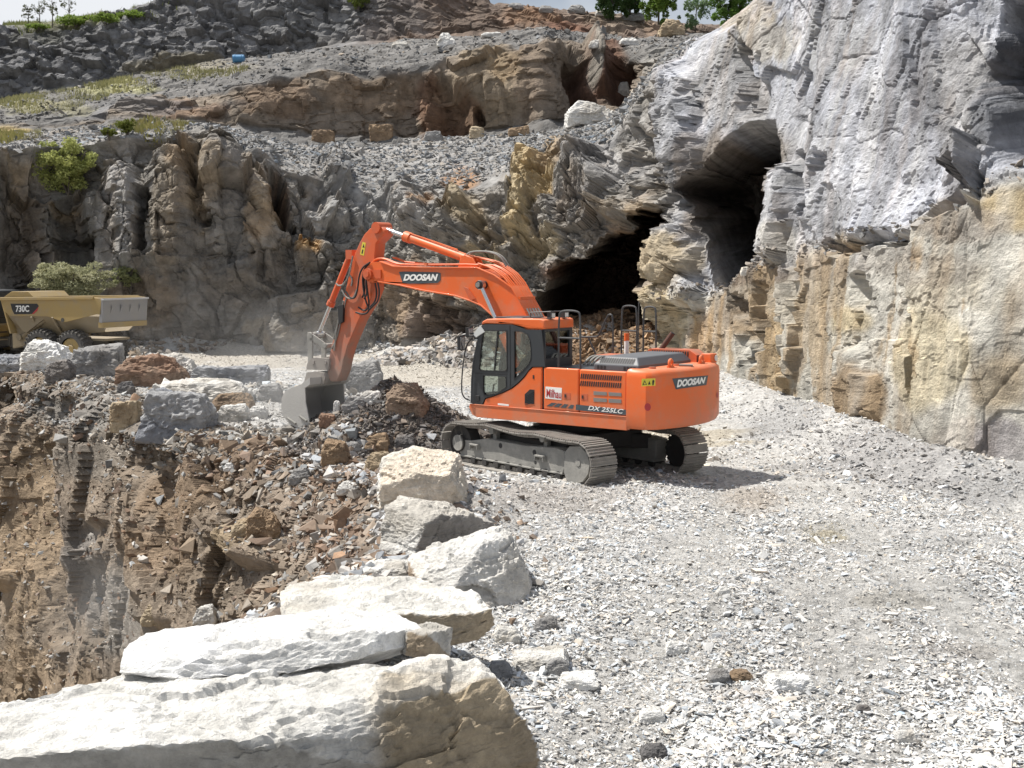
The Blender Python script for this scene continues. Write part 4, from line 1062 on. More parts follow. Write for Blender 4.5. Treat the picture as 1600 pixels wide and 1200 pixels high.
def cw_tri(pts, parent, mat=BLACK):
    m = MB(); m.raw([tuple(on_cw(*q, 3.083)) for q in pts], [tuple(range(len(pts)))]); m.build("pictogram", [mat], parent)
cw_tri([(1004, 601.5), (1007.5, 594), (1011, 601.2)], wl_); cw_tri([(1005.6, 600.6), (1007.5, 596.2), (1009.4, 600.5)], wl_, YELP); cw_tri([(1012.5, 601), (1015, 595), (1016.5, 600.8)], wl_); cw_tri([(1019.5, 602), (1019.2, 595.5), (1021, 593), (1022.6, 595.3), (1021.2, 602)], wl_)
rd = MB(); cc = np.array((1012.0, 636.0)); rd.raw([tuple(on_cw(cc[0] + 5 * math.cos(t), cc[1] + 6 * math.sin(t), 3.079)) for t in np.linspace(0, 2 * math.pi, 20, endpoint=False)], [tuple(range(20))])
rd.build("reflector", [REDP], cw)
rd = MB(); rd.raw([tuple(on_cw(1121.0 + 1.3 * math.cos(t), 617 + 4.5 * math.sin(t), 3.079)) for t in np.linspace(0, 2 * math.pi, 14, endpoint=False)], [tuple(range(14))])
rd.build("reflector", [REDP], cw)
for y in (.62, -.62):
    m = MB(); m.ring((-2.72, y, 2.345), (.9, .1, 0), .065, .032); m.box(-2.77, -2.67, y - .06, y + .06, 2.24, 2.29); m.build("lifting_eye", [ORANGE], cw, smooth=True)
for y in (1.02, .1, -.95):
    m = MB(); m.cyl((-2.55, y, 2.25), (-2.55, y, 2.29), .07, n=12); m.build("cap", [ORANGE_W], cw)
m = MB(); m.prism([(-2.95, .16), (-2.7, .26), (-2.66, .16), (-2.9, .06)], 2.262, 2.30, 'z'); m.build("catch_plate", [DUSTY], cw)

# hood, muffler cover, lamp
m = MB()
b0, t0 = [(-1.33, 1.20), (-2.36, 1.20), (-2.36, -.86), (-1.33, -.86)], [(-1.47, 1.05), (-2.24, 1.05), (-2.24, -.74), (-1.47, -.74)]
V = [(x, y, 2.17) for x, y in b0] + [(x, y, 2.31) for x, y in b0] + [(x, y, 2.46) for x, y in t0]
m.raw(V, [(0, 1, 5, 4), (1, 2, 6, 5), (2, 3, 7, 6), (3, 0, 4, 7), (4, 5, 9, 8), (5, 6, 10, 9), (6, 7, 11, 10), (7, 4, 8, 11), (8, 9, 10, 11)])
hood = m.build("engine_hood", [HOODM], ex, AU, bevel=.025, seg=3)
m = MB()
for k in range(15):
    x = -1.46 - k * .052
    V = [(x, 1.185, 2.334), (x - .026, 1.185, 2.334), (x - .026, 1.085, 2.434), (x, 1.085, 2.434)]; m.raw([(a, b + .006, c_ + .006) for a, b, c_ in V], [(0, 1, 2, 3)])
m.build("hood_slots", [BLACK], hood); m = MB()
for k in (0, 1, 2): x = -1.42 - k * .075; m.box(x - .045, x, 1.19, 1.206, 2.215, 2.285)
m.build("hood_slots", [BLACK], hood); m = MB()
for k in (8, 9, 10, 11): x = -1.42 - k * .075; m.box(x - .045, x, 1.19, 1.206, 2.215, 2.285)
m.build("hood_slots", [BLACK], hood)
m = MB(); m.mat(0).prism([(-1.32, 2.15), (-1.32, 2.47), (-1.4, 2.5), (-2.30, 2.5), (-2.46, 2.40), (-2.46, 2.15)], -1.30, -.90); m.mat(1)
for k in range(9): m.box(-2.468, -2.455, -1.27 + k * .042, -1.25 + k * .042, 2.19, 2.40)
for k in range(16): m.box(-1.45 - k * .055, -1.42 - k * .055, -.905, -.893, 2.36, 2.47)
m.build("muffler_cover", [ORANGE_W, BLACK], ex, AU, bevel=.012)
m = MB(); m.mat(0).cyl((-1.52, -1.06, 2.45), (-1.78, -1.12, 2.82), .055, n=18); m.mat(1).cyl((-1.78, -1.12, 2.82), (-1.786, -1.122, 2.829), .046, n=18)
m.build("exhaust_pipe", [paint_mat("rusty_pipe", (.09, .035, .025), .7, .4, (.16, .08, .05)), BLACK], ex, AU, smooth=True)
m = MB(); m.mat(0).box(-2.72, -2.50, -1.28, -1.02, 2.24, 2.43); m.mat(1).cyl((-2.72, -1.22, 2.34), (-2.745, -1.22, 2.34), .06); m.build("work_lamp", [ORANGE, LAMPW], ex, AU, bevel=.01)
m = MB(); m.box(-1.3, -.3, -1.25, 1.1, 2.16, 2.185); m.mat(1).box(-1.0, -.4, -.9, -.3, 2.185, 2.36); m.mat(2)
for k in range(5): m.tube([(-.45 - .1 * k, .2, 2.19), (-.5 - .1 * k, .05, 2.34), (-.55 - .1 * k, -.2, 2.36), (-.6 - .1 * k, -.35, 2.2)], .025)
m.build("deck_plate", [DARKP, ORANGE_W, DUSTY], ex, AU)

# rails
def rail(paths, r=.02, par=ex):
    m = MB()
    for p, rd_ in paths: m.tube(p, r, 8, rd_)
    return m.build("handrail", [RAILM], par, AU, smooth=True)
x1, x2, yr = -.545, -1.06, 1.25
rail([([(x1, yr, 2.2), (x1, yr, 3.22), (x1 - .06, yr, 3.33), (x2 + .06, yr, 3.33), (x2, yr, 3.24), (x2, yr, 2.2)], 2), ([(x1, yr, 2.79), (x2, yr, 2.79)], 0)])
rail([([(.39, -.9, 2.68), (-.05, -.9, 2.69), (-.12, -.9, 2.74), (-.32, -.9, 3.16), (-.42, -.9, 3.19), (-.46, -.9, 3.1), (-.47, -.9, 2.3)], 1), ([(.15, -.9, 2.66), (-.1, -.9, 2.2)], 0)])
yf = -1.25
rail([([(-.46, yf, 2.2), (-.46, yf, 3.28), (-.52, yf, 3.36), (-.78, yf, 3.36), (-.84, yf, 3.28), (-.84, yf, 2.2)], 2), ([(-.46, yf, 2.83), (-.84, yf, 2.83)], 0)])
rail([([(-1.0, yf, 2.2), (-1.0, yf, 3.28), (-1.06, yf, 3.35), (-1.25, yf, 3.35), (-1.31, yf, 3.28), (-1.31, yf, 2.2)], 2), ([(-1.0, yf, 2.83), (-1.31, yf, 2.83)], 0)])
m = MB(); m.tube([(-.88, yf, 2.2), (-.88, yf, 3.46)], .012, 6, 0); m.build("aerial", [RAILM], ex, AU)
m = MB(); m.mat(0).cyl((-.62, -1.2, 2.2), (-.62, -1.2, 2.62), .05); m.mat(1).cyl((-.62, -1.2, 2.62), (-.62, -1.2, 2.78), .055); m.build("deck_post", [WHITEP, ORANGE], ex, AU)  # white post with an orange top behind the rail

# cab
yc0, yc1 = .34, 1.372
outer = U.xz([(738, 632.5), (738.5, 600), (741, 570), (745, 540), (748, 520), (752, 510), (757, 506.5), (800, 507), (808, 510), (822, 515), (846, 515.5), (851.5, 573), (831, 573), (825.5, 579), (819, 588), (809, 598), (799, 606), (784, 613.5), (769, 619), (757.5, 622.5), (753, 632.5)], yc1)
w1p = U.xz([(756, 515.5), (792.3, 516), (793, 577), (791, 580.5), (751, 579.5), (748.3, 577), (749.5, 560), (752.5, 530)], yc1)
w2p = U.xz([(755, 586), (791, 588), (791.8, 604.5), (777, 615), (760, 618), (756.5, 617), (754.8, 610)], yc1)
w3p = U.xz([(803.3, 516.5), (814, 517), (824, 521), (828, 530), (830, 545), (830, 560), (827.5, 568), (815, 582), (803.3, 594)], yc1)
m = MB(); m.prism(outer, yc1 - .05, yc1, holes=[w1p, w2p, w3p])
cab = m.build("cab", [DARKP], ex, AU)
def offset(poly, k):
    c_ = np.mean(poly, 0); return [tuple(c_ + (np.array(q) - c_) * k) for q in poly]
for nm, wp in (("window", w1p), ("window", w2p), ("window", w3p)):
    m = MB(); m.prism(offset(wp, 1.02), yc1 - .035, yc1 - .027); g = m.build(nm, [GLASS], cab)
    m = MB(); m.prism(offset(wp, 1.0), yc1 - .026, yc1 + .008, holes=[offset(wp, .955)]); m.build("window_seal", [BLACK], g)
m = MB(); q = U.xz([(776.5, 516), (778.3, 516), (772.5, 579.5), (770.8, 579.5)], yc1); m.prism(q, yc1 - .03, yc1 - .005); q = U.xz([(749, 562), (792.5, 562), (792.5, 563.4), (749, 563.4)], yc1); m.prism(q, yc1 - .2, yc1 - .18); m.build("sliding_sash", [BLACK], cab)
m = MB(); q = U.xz([(796.2, 508), (796.9, 508), (797.6, 606), (796.9, 606)], yc1); m.prism(q, yc1 - .01, yc1 + .006); q = U.xz([(743, 582.5), (793, 584.2), (793, 585.2), (743, 583.5)], yc1); m.prism(q, yc1 - .01, yc1 + .004); m.build("door_seam", [BLACK], cab)
m = MB(); q = U.xz([(743.5, 618), (749.5, 618), (749, 627), (744, 627)], yc1); m.prism(q, yc1 - .01, yc1 + .014); m.build("door_handle", [BLACK], cab, bevel=.006)
m = MB(); q = U.xz([(806.5, 589), (810.5, 588.5), (808.3, 582.5)], yc1); m.prism(q, yc1 - .022, yc1 - .018); m.build("warning_label", [WHITEP], cab)
# other cab walls: far side, rear, front
far = [(1.56, 1.34), (1.56, 1.75), (1.45, 2.5), (1.27, 2.98), (1.1, 3.03), (-.2, 2.97), (-.26, 1.34)]
m = MB(); m.prism(far, yc0, yc0 + .05, holes=[[(1.42, 1.9), (1.33, 2.5), (1.2, 2.9), (.45, 2.92), (.45, 1.9)], [(.35, 1.9), (.35, 2.92), (-.1, 2.88), (-.14, 2.2), (-.1, 1.9)]])
m.prism([(yc0, 1.34), (yc1 - .05, 1.34), (yc1 - .05, 2.98), (yc0, 2.98)], -.262, -.21, 'x', holes=[[(yc0 + .10, 2.36), (yc1 - .10, 2.36), (yc1 - .07, 2.90), (yc0 + .10, 2.90)]])
m.box(-.26, 1.56, yc0, yc1 - .05, 1.30, 1.40)
for y in (yc0, yc1 - .10): m.tube([(1.58, y + .05, 1.36), (1.56, y + .05, 2.0), (1.46, y + .05, 2.5), (1.27, y + .05, 3.0)], .04, 8, 1)
m.box(1.18, 1.26, yc0, yc1 - .05, 2.94, 3.03); m.box(1.50, 1.58, yc0, yc1 - .05, 1.40, 1.55)
m.build("cab_shell", [DARKP], cab)
m = MB(); m.box(-.24, -.232, yc0 + .08, yc1 - .08, 2.34, 2.92); m.build("rear_window", [GLASS], cab)
m = MB(); m.raw([(1.56, yc0 + .08, 1.55), (1.56, yc1 - .1, 1.55), (1.24, yc1 - .1, 2.96), (1.24, yc0 + .08, 2.96)], [(0, 1, 2, 3)]); m.build("windscreen", [GLASS], cab)
m = MB(); m.prism([(1.42, 1.9), (1.33, 2.5), (1.2, 2.9), (.45, 2.92), (.45, 1.9)], yc0 + .02, yc0 + .028); m.prism([(.35, 1.9), (.35, 2.92), (-.1, 2.88), (-.14, 2.2), (-.1, 1.9)], yc0 + .02, yc0 + .028); m.build("far_window", [GLASS], cab)
m = MB(); m.prism([(1.31, 3.0), (1.28, 3.07), (1.16, 3.125), (.6, 3.15), (-.2, 3.16), (-.29, 3.13), (-.29, 2.955), (.12, 2.955), (.35, 3.005), (.52, 3.03), (1.2, 3.03)], yc0 - .01, yc1 + .003)
rf = m.build("cab_roof", [ORANGE], cab, bevel=.045, seg=3)
m = MB(); m.box(.35, 1.05, yc0 + .14, yc1 - .14, 3.14, 3.17); m.build("roof_hatch", [DARKP], rf, bevel=.01)
m = MB(); m.box(-.30, .16, yc1 - .20, yc1 - .17, 3.15, 3.18); m.tube([(.2, yc1 - .2, 3.16), (.2, yc1 - .2, 3.27), (-.3, yc1 - .2, 3.30), (-.3, yc1 - .2, 3.16)], .012, 6, 0); m.tube([(.2, yc0 + .2, 3.16), (.2, yc0 + .2, 3.27), (-.3, yc0 + .2, 3.30), (-.3, yc0 + .2, 3.16)], .012, 6, 0); m.tube([(-.3, yc1 - .2, 3.3), (-.3, yc0 + .2, 3.3)], .012, 6, 0)
m.build("light_bar", [RAILM], rf)
for y in (yc1 - .28, .62):
    m = MB(); m.mat(0).box(-.30, -.20, y - .07, y + .07, 3.165, 3.28); m.mat(1).box(-.312, -.30, y - .055, y + .055, 3.18, 3.265); m.build("work_light", [BLACK, LAMPW], rf)
m = MB(); m.tube([(1.25, 1.25, 3.05), (1.42, 1.30, 3.0), (1.5, 1.36, 2.94)], .02, 6, 1); m.mat(1).prism([(1.2, 2.86), (1.42, 2.74), (1.5, 2.8), (1.32, 2.98)], 1.36, 1.40); m.build("rain_visor", [BLACK, paint_mat("clear_visor", (.6, .62, .62), .3, .1)], cab)
for c_, ry in (((1.72, 1.50, 2.62), .15), ((1.58, 1.40, 2.84), .10)):
    m = MB(); m.prism([(c_[1] - .09, c_[2] - ry), (c_[1] + .09, c_[2] - ry), (c_[1] + .10, c_[2] + ry), (c_[1] - .08, c_[2] + ry)], c_[0] - .03, c_[0] + .04, 'x'); m.mat(1).prism([(c_[1] - .07, c_[2] - ry + .02), (c_[1] + .07, c_[2] - ry + .02), (c_[1] + .08, c_[2] + ry - .02), (c_[1] - .06, c_[2] + ry - .02)], c_[0] - .036, c_[0] - .03, 'x')
    m.mat(0).tube([(c_[0], c_[1], c_[2] + ry), (1.5, 1.40, c_[2] + ry + .06), (1.36, 1.34, c_[2] + ry + .02)], .014, 6, 1)
    m.build("mirror", [BLACK, CHROME], cab, bevel=.012)
m = MB(); m.tube([(1.50, 1.42, 2.72), (1.62, 1.45, 2.6), (1.70, 1.47, 2.25), (1.76, 1.47, 1.66), (1.70, 1.47, 1.48), (1.60, 1.38, 1.42)], .014, 6, 2); m.build("grab_rail", [BLACK], cab, smooth=True)
m = MB(); m.mat(0).box(.28, .78, .62, 1.10, 1.72, 1.86); m.prism([(.30, 1.80), (.20, 2.5), (.10, 2.5), (.16, 1.80)], .62, 1.10); m.prism([(.20, 2.52), (.17, 2.72), (.10, 2.72), (.10, 2.52)], .74, .98); m.mat(1).box(.35, .75, .7, 1.05, 1.40, 1.72); m.build("driver_seat", [SEATM, DARKSTEEL], cab, bevel=.03)
m = MB(); m.box(.45, .95, .46, .58, 1.4, 1.98); m.box(.45, .95, 1.15, 1.26, 1.4, 1.95); m.tube([(.9, .52, 1.98), (.94, .52, 2.12)], .02, 6, 0); m.tube([(.9, 1.2, 1.95), (.94, 1.2, 2.1)], .02, 6, 0); m.tube([(1.35, .75, 1.4), (1.3, .75, 1.75)], .02, 6, 0); m.tube([(1.35, .95, 1.4), (1.3, .95, 1.75)], .02, 6, 0); m.box(1.25, 1.32, .38, .55, 2.0, 2.25); m.build("control_console", [DARKSTEEL], cab, bevel=.01)

# boom
up_ = [(5.58, 4.02), (5.50, 4.20), (5.34, 4.29), (5.08, 4.30), (4.67, 4.19), (3.79, 4.165), (2.26, 4.165), (1.80, 4.01), (1.33, 3.75), (.95, 3.22), (.45, 2.45), (-.02, 1.86), (.02, 1.70), (.2, 1.62), (.42, 1.70)]
lowp = [(.98, 2.35), (1.84, 3.15), (2.15, 3.36), (2.42, 3.45), (2.88, 3.56), (3.8, 3.665), (4.46, 3.77), (5.14, 3.85), (5.34, 3.82), (5.52, 3.86)]
m = MB(); m.prism(up_ + lowp, -.27, .27)
tw = [(x + 0, z + .018) for x, z in up_[3:10]] + [(x, z - .012) for x, z in up_[3:10]][::-1]; m.prism(tw, -.31, .31)
bw = [(x, z - .018) for x, z in lowp[:8]] + [(x, z + .012) for x, z in lowp[:8]][::-1]; m.prism(bw, -.31, .31)
boom = m.build("boom", [ORANGE], ex, AU, bevel=.012)
m = MB(); m.cyl((5.42, -.36, 4.02), (5.42, .36, 4.02), .13, n=22); m.cyl((5.42, -.39, 4.02), (5.42, .39, 4.02), .075, n=16); m.box(5.05, 5.36, .27, .30, 3.92, 4.12); m.build("boom_pin", [ORANGE_W], boom, smooth=True)
m = MB(); m.mat(0).cyl((2.06, -.50, 3.80), (2.06, .50, 3.80), .085, n=20); m.mat(1).cyl((2.06, .46, 3.80), (2.06, .53, 3.80), .055, n=14); m.build("cylinder_pin", [BLACK, DUSTY], boom, smooth=True)
m = MB(); m.prism([(2.45, 3.46), (2.62, 3.75), (2.5, 3.72), (2.3, 3.5)], .27, .30); m.build("gusset", [ORANGE_W], boom)
for sy in (1, -1):
    y = .41 * sy; a = Vector((2.06, y, 3.80)); b = Vector((.78, y, 1.55)); d = (b - a).normalized()
    m = MB(); m.mat(0).cyl(a - d * .02, a + d * 1.25, .048, n=18); m.cyl(a + Vector((0, -.05, 0)), a + Vector((0, .05, 0)), .10, n=18); m.mat(1).cyl(a + d * 1.2, b, .095, n=20)
    m.build("boom_cylinder", [CHROME, ORANGE], ex, AU, smooth=True)
m = MB(); m.prism([(2.9, 4.17), (2.82, 4.42), (2.68, 4.44), (2.5, 4.38), (2.35, 4.17)], -.15, -.11); m.prism([(2.9, 4.17), (2.82, 4.42), (2.68, 4.44), (2.5, 4.38), (2.35, 4.17)], .11, .15); m.build("cylinder_bracket", [ORANGE], boom, bevel=.01)
m = MB(); a, b = Vector((5.27, 0, 5.08)), Vector((2.70, 0, 4.35)); d = (b - a).normalized()
m.mat(0).cyl(a, a + d * .82, .052, n=20); m.cyl(a + Vector((0, -.09, 0)), a + Vector((0, .09, 0)), .10, n=20)
m.mat(1).cyl(a + d * .74, a + d * .92, .125, n=24); m.cyl(a + d * .90, b - d * .1, .098, n=24); m.cyl(b - d * .12, b, .098, .07, n=20); m.cyl(b + Vector((0, -.1, 0)), b + Vector((0, .1, 0)), .10)
m.mat(1).tube([a + d * .95 + Vector((.02, .05, .12)), a + d * 1.6 + Vector((.02, .05, .13)), b - d * .3 + Vector((0, .05, .13))], .016, 6, 0)
m.build("arm_cylinder", [CHROME, ORANGE], ex, AU, smooth=True)
# pipes over the boom
m = MB()
for y in (.20, .12): m.tube([(5.42, y, 4.26), (5.28, y, 4.37), (5.05, y, 4.38), (4.70, y, 4.26), (4.45, y, 4.235), (3.4, y, 4.235), (2.35, y, 4.24), (1.90, y, 4.18), (1.46, y, 3.93), (1.09, y, 3.39), (.6, y, 2.7)], .019, 7, 1)
for y in (.03, -.05): m.tube([(5.0, y - .1, 4.40), (4.5, y - .1, 4.26), (2.35, y - .1, 4.24), (1.92, y, 4.21), (1.47, y, 3.96), (1.10, y, 3.42), (.6, y, 2.7)], .019, 7, 1)
for y in (-.12, -.20, -.28): m.tube([(2.62, y * .6, 4.40), (2.3, y, 4.34), (1.93, y, 4.24), (1.48, y, 3.98), (1.11, y, 3.44), (.6, y, 2.7)], .02, 7, 1)
for y in (.26,): m.tube([(2.25, y, 4.26), (1.90, y, 4.17), (1.45, y, 3.91), (1.08, y, 3.37), (.6, y, 2.7)], .02, 7, 1)
for x, z in ((3.75, 4.24), (2.2, 4.2), (1.62, 3.98), (1.16, 3.53)): m.box(x - .035, x + .035, -.29, .25, z - .035, z + .03)
m.build("hydraulic_pipe", [ORANGE], boom, smooth=True)
m = MB()
for y in (-.05, .05): m = MB(); m.tube([(2.75, y, 4.43), (2.62, y, 4.52), (2.2, y - .1, 4.52), (1.92, y - .14, 4.42), (1.78, y - .18, 4.2)], .022, 7, 2); m.build("hose", [DUSTY], boom, smooth=True)
for y in (.2, .1, 0, -.1, -.2): m = MB(); m.tube([(1.0, y, 3.30), (.85, y, 3.08), (.72, y, 2.8), (.5, y, 2.4)], .03, 7, 1); m.build("hose", [DUSTY], boom, smooth=True)
# badge on the boom
by = .272
def bq(pts, t=.006): return U.xz(pts, by)
m = MB(); m.prism(bq([(623.6, 425), (630, 424.2), (684, 425.4), (688.8, 427), (688.4, 438), (684, 442.2), (640, 443.4), (629, 441.2)]), by, by + .006); bb = m.build("maker_badge", [SLATE], boom)
P0 = np.array(U.on(630, 438.8, 1, by + .012)); u_ = np.array(U.on(683.4, 438.6, 1, by + .012)) - P0; v_ = np.array(U.on(631, 428.4, 1, by + .012)) - P0
lettering("maker_lettering", "DOOSAN", WHITEP, bb, P0, u_, v_, .2, .055)

# arm, bucket linkage
armp = U.xz([(597, 354.5), (588, 353), (579, 357), (570, 366.5), (563, 379), (556, 395), (548, 420), (543, 445), (535, 475), (529, 500), (519, 540), (514, 565), (512, 588), (518, 596), (527, 596), (534, 580), (537.5, 562), (544, 540), (561, 500), (578, 472), (586, 452), (587, 425), (586, 400), (588, 380), (600, 368), (602, 360)], .15)
m = MB(); m.prism(armp, -.17, .17)
arm = m.build("arm", [ARMP], ex, AU, bevel=.014)
m = MB(); m.cyl((5.27, -.22, 5.08), (5.27, .22, 5.08), .13, n=20); m.build("arm_eye", [ORANGE_W], arm, smooth=True)
m = MB(); m.prism(U.xz([(566.5, 378), (571.5, 379.5), (568.5, 399.5), (562.5, 397.5)], .172), .17, .174); la = m.build("warning_label", [YELP], arm)
m = MB(); m.prism(U.xz([(566.3, 386.5), (569.6, 387), (568.2, 381)], .175), .174, .177); m.prism(U.xz([(564.6, 396), (566.6, 396.4), (567.8, 390), (566, 389.6)], .175), .174, .177); m.build("pictogram", [BLACK], la)
m = MB(); a, b = Vector((6.22, 0, 4.46)), Vector((7.36, 0, 2.56)); d = (b - a).normalized(); o_ = Vector((.04, 0, .03))
a2, b2 = a + o_, b
d = (b2 - a2).normalized()
m.mat(0).cyl(a2, a2 + d * 1.35, .075, n=20); m.cyl(a2 + d * 1.3, a2 + d * 1.42, .10, n=20); m.mat(1).cyl(a2 + d * 1.3, b2, .045, n=16); m.cyl(b2 + Vector((0, -.1, 0)), b2 + Vector((0, .1, 0)), .075)
m.mat(0).box(6.1, 6.3, -.14, .14, 4.36, 4.58)
m.build("bucket_cylinder", [ORANGE_W, CHROME], ex, AU, smooth=True)
m = MB()
for y in (-.24, .21):
    for p, q, w_ in (((7.40, 2.53), (6.93, 2.30), .07), ((7.42, 2.53), (7.42, 1.93), .08)):
        p, q = np.array(p), np.array(q); t = (q - p) / np.linalg.norm(q - p); n_ = np.array((-t[1], t[0])) * w_
        m.prism([tuple(p + n_ - t * w_), tuple(p - n_ - t * w_), tuple(q - n_ + t * w_), tuple(q + n_ + t * w_)], y, y + .035)
m.cyl((7.40, -.26, 2.53), (7.40, .26, 2.53), .075, n=16); m.cyl((6.93, -.26, 2.30), (6.93, .26, 2.30), .06, n=16)
m.build("bucket_link", [DUSTY], ex, AU, bevel=.008)
m = MB()
q = U.xz([(478.5, 577.5), (480, 568), (486, 560.5), (492, 558.5), (513, 560.5), (514, 567), (512.5, 578.5)], .26)
for y in (-.26, .20): m.prism(q, y, y + .06)
m.prism(U.xz([(484, 577), (486, 564), (510, 564), (510, 577)], .2), -.2, .2)
for px_, py_ in ((489, 566), (508, 566.5)): c_ = U.on(px_, py_, 1, .27); m.cyl((c_[0], -.29, c_[2]), (c_[0], .29, c_[2]), .055, n=14)
m.prism(U.xz([(475, 597), (479, 582), (498, 581), (506, 583), (508, 590), (505, 601), (500, 601), (497, 591), (485, 592)], .3), -.30, .30)
m.build("quick_coupler", [paint_mat("pale_coupler_steel", (.24, .215, .195), .7, .6, (.36, .33, .30), bump=.25)], ex, AU, bevel=.012)
# bucket: shell between two side plates, open towards the machine
hw = .64
back = U.xz([(484, 594), (470, 601), (458, 605), (447, 611), (441.5, 622), (440.5, 636), (444, 650), (452, 661), (464, 668), (480, 673), (484, 674)], hw)
inn = []
c_ = np.array(U.xz([(480, 632)], hw)[0])
for p in back: v = c_ - np.array(p); inn.append(tuple(np.array(p) + v / np.linalg.norm(v) * .045))
BUCKM = paint_mat("scraped_bucket_steel", (.42, .415, .40), .7, .6, (.53, .515, .49), metal=.0, scale=2.5, bump=.3)
m = MB(); m.prism(back + inn[::-1], -hw, hw)
sidep = back + U.xz([(484, 655), (479, 630), (477.5, 606)], hw)
m.prism(sidep, hw, hw + .03); m.prism(sidep, -hw - .03, -hw)
q = U.xz([(474, 598), (486, 590), (486, 601), (478, 606)], hw); m.prism(q, -hw - .04, hw + .04)
bk = m.build("bucket", [BUCKM], ex, AU, bevel=.008)
tip = np.array(back[-1])
for k in range(5):
    y = -.56 + k * .28; m = MB()
    m.raw([(tip[0] + .16, y - .06, tip[1] + .05), (tip[0] + .16, y + .06, tip[1] + .05), (tip[0] + .12, y - .06, tip[1] - .06), (tip[0] + .12, y + .06, tip[1] - .06), (tip[0] - .24, y - .03, tip[1] - .06), (tip[0] - .24, y + .03, tip[1] - .06)],
          [(0, 1, 3, 2), (0, 4, 5, 1), (2, 3, 5, 4), (0, 2, 4), (1, 5, 3)])
    m.build("tooth", [BUCKM], bk)
for k, (pa_, pb_) in enumerate((((449, 653), (462, 662)), ((468, 650), (479, 658)))):
    a, b = U.on(*pa_, 1, hw + .05), U.on(*pb_, 1, hw + .05); m = MB(); m.cyl(a, b, .03, n=8); m.build("wear_bar", [DUSTY], bk)
# hoses at the boom tip and down the arm
m = MB()
for j, pts in enumerate([[(578, 410), (567, 417), (561, 430), (559, 452), (555, 466), (547, 466), (540, 455)], [(577, 412), (569, 420), (566, 440), (571, 470), (578, 486), (568, 492), (556, 488)], [(575, 415), (570, 425), (573, 445), (576, 470), (577, 478), (570, 487), (560, 480)],
                         [(590, 441), (593, 455), (591, 470), (584, 477), (577, 484)], [(586, 442), (589, 458), (586, 472), (578, 480)], [(572, 418), (568, 440), (570, 455), (566, 465)], [(574, 420), (571, 445), (574, 458), (569, 467)]]):
    y = .30 - .03 * (j % 3)
    m = MB(); m.tube(U.p3(pts, y), .021, 7, 2); m.build("hose", [BLACK], arm, smooth=True)
m = MB()
for j, pts in enumerate([[(551, 400), (546, 430), (537, 445), (529, 447), (525, 443)], [(545, 428), (551, 436), (549, 447)], [(537, 470), (529, 500), (525, 520), (522, 548)], [(541, 466), (534, 495), (526, 530), (518, 545)], [(534, 453), (541, 466), (552, 467), (558, 452)], [(528, 482), (530, 500), (521, 530)]]):
    m = MB(); m.tube(U.p3(pts, .21 - .02 * (j % 2)), .02, 7, 2); m.build("hose", [DUSTY], arm, smooth=True)
m = MB(); m.prism(U.xz([(528, 478), (537, 476), (536, 503), (530, 506)], .22), .17, .24); m.build("hose_block", [BLACK], arm)
# ------------------------------------------------------------------ articulated dump truck (only its rear half is inside the frame)
TY = math.radians(180 - 24)
w0 = at(117, 546, 53.2); TX, TYY = w0[0], w0[1]
c_, s_ = math.cos(TY), math.sin(TY)
ox, oy = -.86, 1.08                                   # that wheel in the truck's own axes
TX, TYY = TX - (c_ * ox - s_ * oy), TYY - (s_ * ox + c_ * oy)
K = Frame(TX, TYY, TY)
tz = float(w0[2]) - .80
truck = tag(empty("dump_truck", (TX, TYY, 0)), "yellow articulated dump truck parked behind the boulders at the left", "truck")
YEL = paint_mat("yellow_paint", (.36, .255, .10), .65, .85, (.31, .265, .20)); YELW = paint_mat("dusty_yellow_paint", (.25, .20, .125), .7, .7, (.27, .24, .2))
TAILM = paint_mat("scraped_tail_steel", (.27, .265, .265), .5, .5, (.36, .33, .28), metal=.2); TYRE = paint_mat("dusty_tyre", (.085, .08, .075), .9, .7, (.25, .235, .21), bump=.3)
CHASSISM = paint_mat("truck_chassis", (.07, .065, .055), .8, .5, (.2, .18, .15))  # dark, dirty paint of the chassis and lug
def Kp(pts, y): return K.xz(pts, y)
hwid = 1.36
side = Kp([(2, 468), (3, 474), (7, 486), (14, 493.5), (74, 494.5), (82, 497), (99, 503.5), (106, 502.5), (150, 491), (158.5, 492), (158.5, 466.5), (150, 465.5)], hwid)
m = MB(); m.prism(side, hwid - .06, hwid); m.prism(side, -hwid, -hwid + .06)
topz = side[0][1]
rim = Kp([(0, 464.5), (146, 463.5), (146, 468), (0, 469.5)], hwid + .03); m.prism(rim, hwid - .02, hwid + .06); m.prism(rim, -hwid - .06, -hwid + .02)
body = m.build("dump_body", [YEL], truck, TY, bevel=.015)
x0, x1 = side[3][0], side[9][0]; zb = side[3][1]
m = MB()
low = [(x0 + .05, zb), (x0 - .1, zb - .75), (x0 - .5, zb - 1.05), (x1 + 1.6, zb - .75), (x1 + .3, zb - .55), (x1, zb + .0)]
for s in (1, -1):
    yo, yi = s * (hwid - .02), s * .75
    V = [(x, yo, z) for x, z in ((x0 + .05, zb + .02), (x1, zb + .05))] + [(x, yi, z) for x, z in ((x1 + .4, zb - .62), (x0 - .15, zb - .95))]
    V2 = [(x, y - s * .05, z) for x, y, z in V]; m.raw(V + V2, [(0, 1, 2, 3), (4, 7, 6, 5), (0, 4, 5, 1), (1, 5, 6, 2), (2, 6, 7, 3), (3, 7, 4, 0)])
m.box(x1 + .4, x0 - .15, -.78, .78, zb - 1.0, zb - .90)
for s in (1, -1):                                      # ribs on the hull
    for x in (x0 - 1.25, x0 - 2.4): m.prism([(s * (hwid - .02), zb + .02), (s * .74, zb - .85), (s * .80, zb - .88), (s * (hwid + .03), zb - .05)], x - .05, x + .05, 'x')
m.build("body_hull", [YELW], body, bevel=.01)
